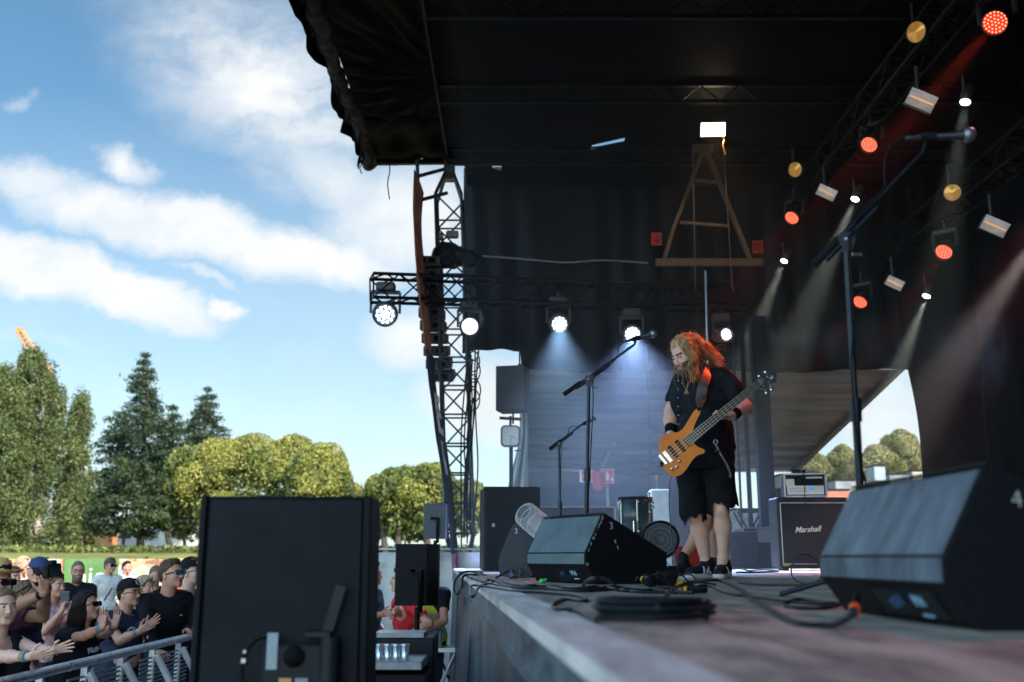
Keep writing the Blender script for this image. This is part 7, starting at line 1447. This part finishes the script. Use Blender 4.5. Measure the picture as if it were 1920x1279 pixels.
# farther rows
c = person('person', 'bearded balding man in glasses and a black printed t-shirt, arms folded', (146,1071), 13.3, R(-50), 'skin_fair', 'cloth_black', hair=('buzz','hair_ash'), head_yaw=R(-62), glasses=(blk, lens_c, 'clear'), beard=.6, Rw=(150,1122,13.05), Lw=(165,1124,13.0), Rh=(V3((1,0,.1)), V3((0,1,0)), (.6,.6,.6,.6)), group=GC, res=.011)
g = G(); q = c['ch']+c['f']*.150-V3((0,0,.06)); r_ = np.random.default_rng(4); [g.box(q+c['l']*r_.uniform(-.12,.12)+V3((0,0,r_.uniform(-.05,.05))), (.05,.012,.035)) for i in range(14)]; sub(c['shirt'], g, 'print', mat('print_pale', (.45,.50,.47), .8))
c = person('person', 'man in a dark cap and sunlit white shirt standing at the green hoarding', (207,1061), 17.6, R(-40), 'skin_fair', 'cloth_white', hair=('short','hair_brown'), head_yaw=R(-35), cap='curved', capmat='cap_brown', glasses=(blk, lens_d, 'sun'), long_sleeve=True, group=GC, res=.012)
g = G(); g.tube(cr_path([c['nb']+c['l']*.1+V3((0,0,-.03)), c['ch']+c['f']*.15, c['pe']-c['l']*.15+c['f']*.05], 6), .012, 6); g.build('bag_strap', blk, c['root'])
c = person('person', 'man in a navy cap and orange and black shirt turned away', (70,1071), 10.6, R(160), 'skin_fair', 'cloth_orange', hair=('short','hair_dark'), cap='curved', capmat='cap_navy', group=GC, res=.011)
g = G(); g.tube(cr_path([c['nb']-c['f']*.1+c['l']*.05, c['ch']-c['f']*.16+c['l']*.1, c['pe']-c['f']*.14], 6), .03, 6); g.build('black_strap', blk, c['root'])
c = person('person', 'person with short hair in a sunlit white t-shirt at the orange hoarding', (43,1060), 15.5, R(-20), 'skin_fair', 'cloth_white', hair=('short','hair_blond'), group=GC, res=.012, belly=.03)
c = person('person', 'person in white at the far left edge of the crowd', (12,1064), 18, R(-30), 'skin_fair', 'cloth_white', hair=('short','hair_brown'), group=GC, res=.013)
c = person('person', 'person in a pink patterned top holding up a grey phone', (104,1098), 9.8, R(-25), 'skin_fair', 'cloth_pink', hair=('short','hair_brown'), Rw=(116,1146,9.5), Lw=(130,1148,9.55), Rp=(0,-.3,-1), Lp=(.3,.2,-1), Rh=(V3((.1,0,1)), V3((.5,.6,0)), (.7,.7,.8,.8)), Lh=(V3((-.1,0,1)), V3((-.5,-.6,0)), (.7,.7,.8,.8)), female=True, group=GC, res=.011)
p = P(122,1124,9.5); g = G(M=YAW(p, R(10)) @ Matrix.Rotation(R(14), 4, 'X')); g.box((0,0,0), (.075,.010,.15), bev=.005); g.box((-.02,-.006,.05), (.022,.004,.03)); solo('phone', g, mat('phone_grey', (.18,.19,.2), .35, .4), 'grey phone held by the person in pink', 'phone', p)
c = person('person', 'blonde woman partly hidden behind the cap of the glasses man', (272,1103), 10.8, R(-20), 'skin_fair', 'cloth_grey', hair=('curly','hair_blond'), female=True, group=GC, res=.011, head_yaw=R(-20))
c = person('person', 'person with tied hair and flushed face left of the tall man', (291,1079), 13.2, R(-60), 'skin_fair', 'cloth_black', hair=('tied','hair_ash'), head_yaw=R(-70), head_pitch=-.3, group=GC, res=.012, female=True)
g = G(); [g.tube(cr_path([c['nb']+c['l']*q, c['ch']+c['f']*.14+c['l']*q*1.3, c['pe']+c['f']*.16+c['l']*q], 6), .018, 6) for q in (.06,)]; g.build('coloured_strap', mat('strap_multi', (.5,.4,.1), .7, 0, .5, 20, c2=(.55,.1,.2)), c['root'])
for (u, v, Y, lab, cl_, hr) in ((92,1066,20,'distant person in grey between the camera and the bearded man','cloth_grey','hair_brown'),(238,1064,21,'distant person in white right of the white shirt man','cloth_white','hair_dark'),(338,1060,20,'distant person in orange behind the tall man','cloth_orange','hair_blond'),(24,1082,12.5,'person in a maroon top behind the straw hat','cloth_maroon','hair_brown')):
    person('person', lab, (u, v), Y, R(-30), 'skin_fair', cl_, hair=('short', hr), group=GC, res=.014)
GW2 = 'crew standing in the pit'
person('person', 'crew member in a black t-shirt right behind the big loudspeaker', (698,1076), 10.9, R(-20), 'skin_tan', 'cloth_black', hair=('short','hair_dark'), Rw=(716,1152,10.5), group=GW2, res=.011)
c = person('person', 'crew member in a red vest bending over the case', (752,1088), 10.3, R(200), 'skin_fair', 'cloth_red', hair=('short','hair_brown'), lean=(.15,0), Lw=(764,1192,9.9), Rw=(728,1160,9.8), group=GW2, res=.011)
c = person('person', 'crew member in a yellow high-visibility vest behind the tripod loudspeaker', (798,1072), 10.7, R(-120), 'skin_fair', 'cloth_black', hair=('short','hair_dark'), Lw=(795,1186,10.3), Lp=(1,.2,-.3), Rw=(772,1185,10.3), lean=(.05,0), group=GW2, res=.010)
s = SDF(); k = c['k']; s.cap(c['pe']+c['l']*.06+c['upv']*.05, c['pe']-c['l']*.06+c['upv']*.05, .150*k, None, .05); s.cap(c['pe']+c['upv']*.12*k, c['ch'], .142*k, .150*k, .05); s.cap(c['ch']+c['l']*.065*k, c['ch']-c['l']*.065*k, .142*k, None, .05); s.cap(c['SL']-c['l']*.05, c['SR']+c['l']*.05, .086*k, None, .04)
s.cap(c['nb']+V3((0,0,.01))+c['f']*.02, c['nb']+V3((0,0,.2))+c['f']*.06, .08*k, .1*k, .01, '-'); s.plane(c['pe'], -c['upv']); v_, f_ = s.mesh(.010, wr(.006, 14, 1)); zz = v_[f_].mean(1)[:, 2]; zb_ = c['pe'].z+.10
mkobj('vest', v_-c['o'], f_, [mat('hi_vis', (.62,.74,.04), .7, 0, .1, 8), mat('reflective', (.55,.57,.56), .35, .3)], c['root'], ((np.abs(zz-zb_) < .028) | (np.abs(zz-zb_-.16) < .022)).astype(int))
# ================================================================ STAGE SMOKE
ms_ = bpy.data.materials.new('stage_smoke'); ms_.use_nodes = True; n = ms_.node_tree.nodes; l = ms_.node_tree.links
n.remove(n['Principled BSDF']); pv = n.new('ShaderNodeVolumePrincipled'); pv.inputs['Color'].default_value = (.95,.96,1,1); pv.inputs['Density'].default_value = .0075; pv.inputs['Anisotropy'].default_value = .25
l.new(pv.outputs[0], n['Material Output'].inputs['Volume'])
g = G(); g.box(((-.60+6.3)/2, (7.6+14.9)/2, (SZ+.01+ZR-.1)/2), (6.9, 7.3, ZR-.1-SZ-.01)); g.F
sm = solo('stage_smoke', g, ms_, 'thin stage smoke hanging in the light beams', 'smoke', (3, 11, SZ+.01), kind='stuff')
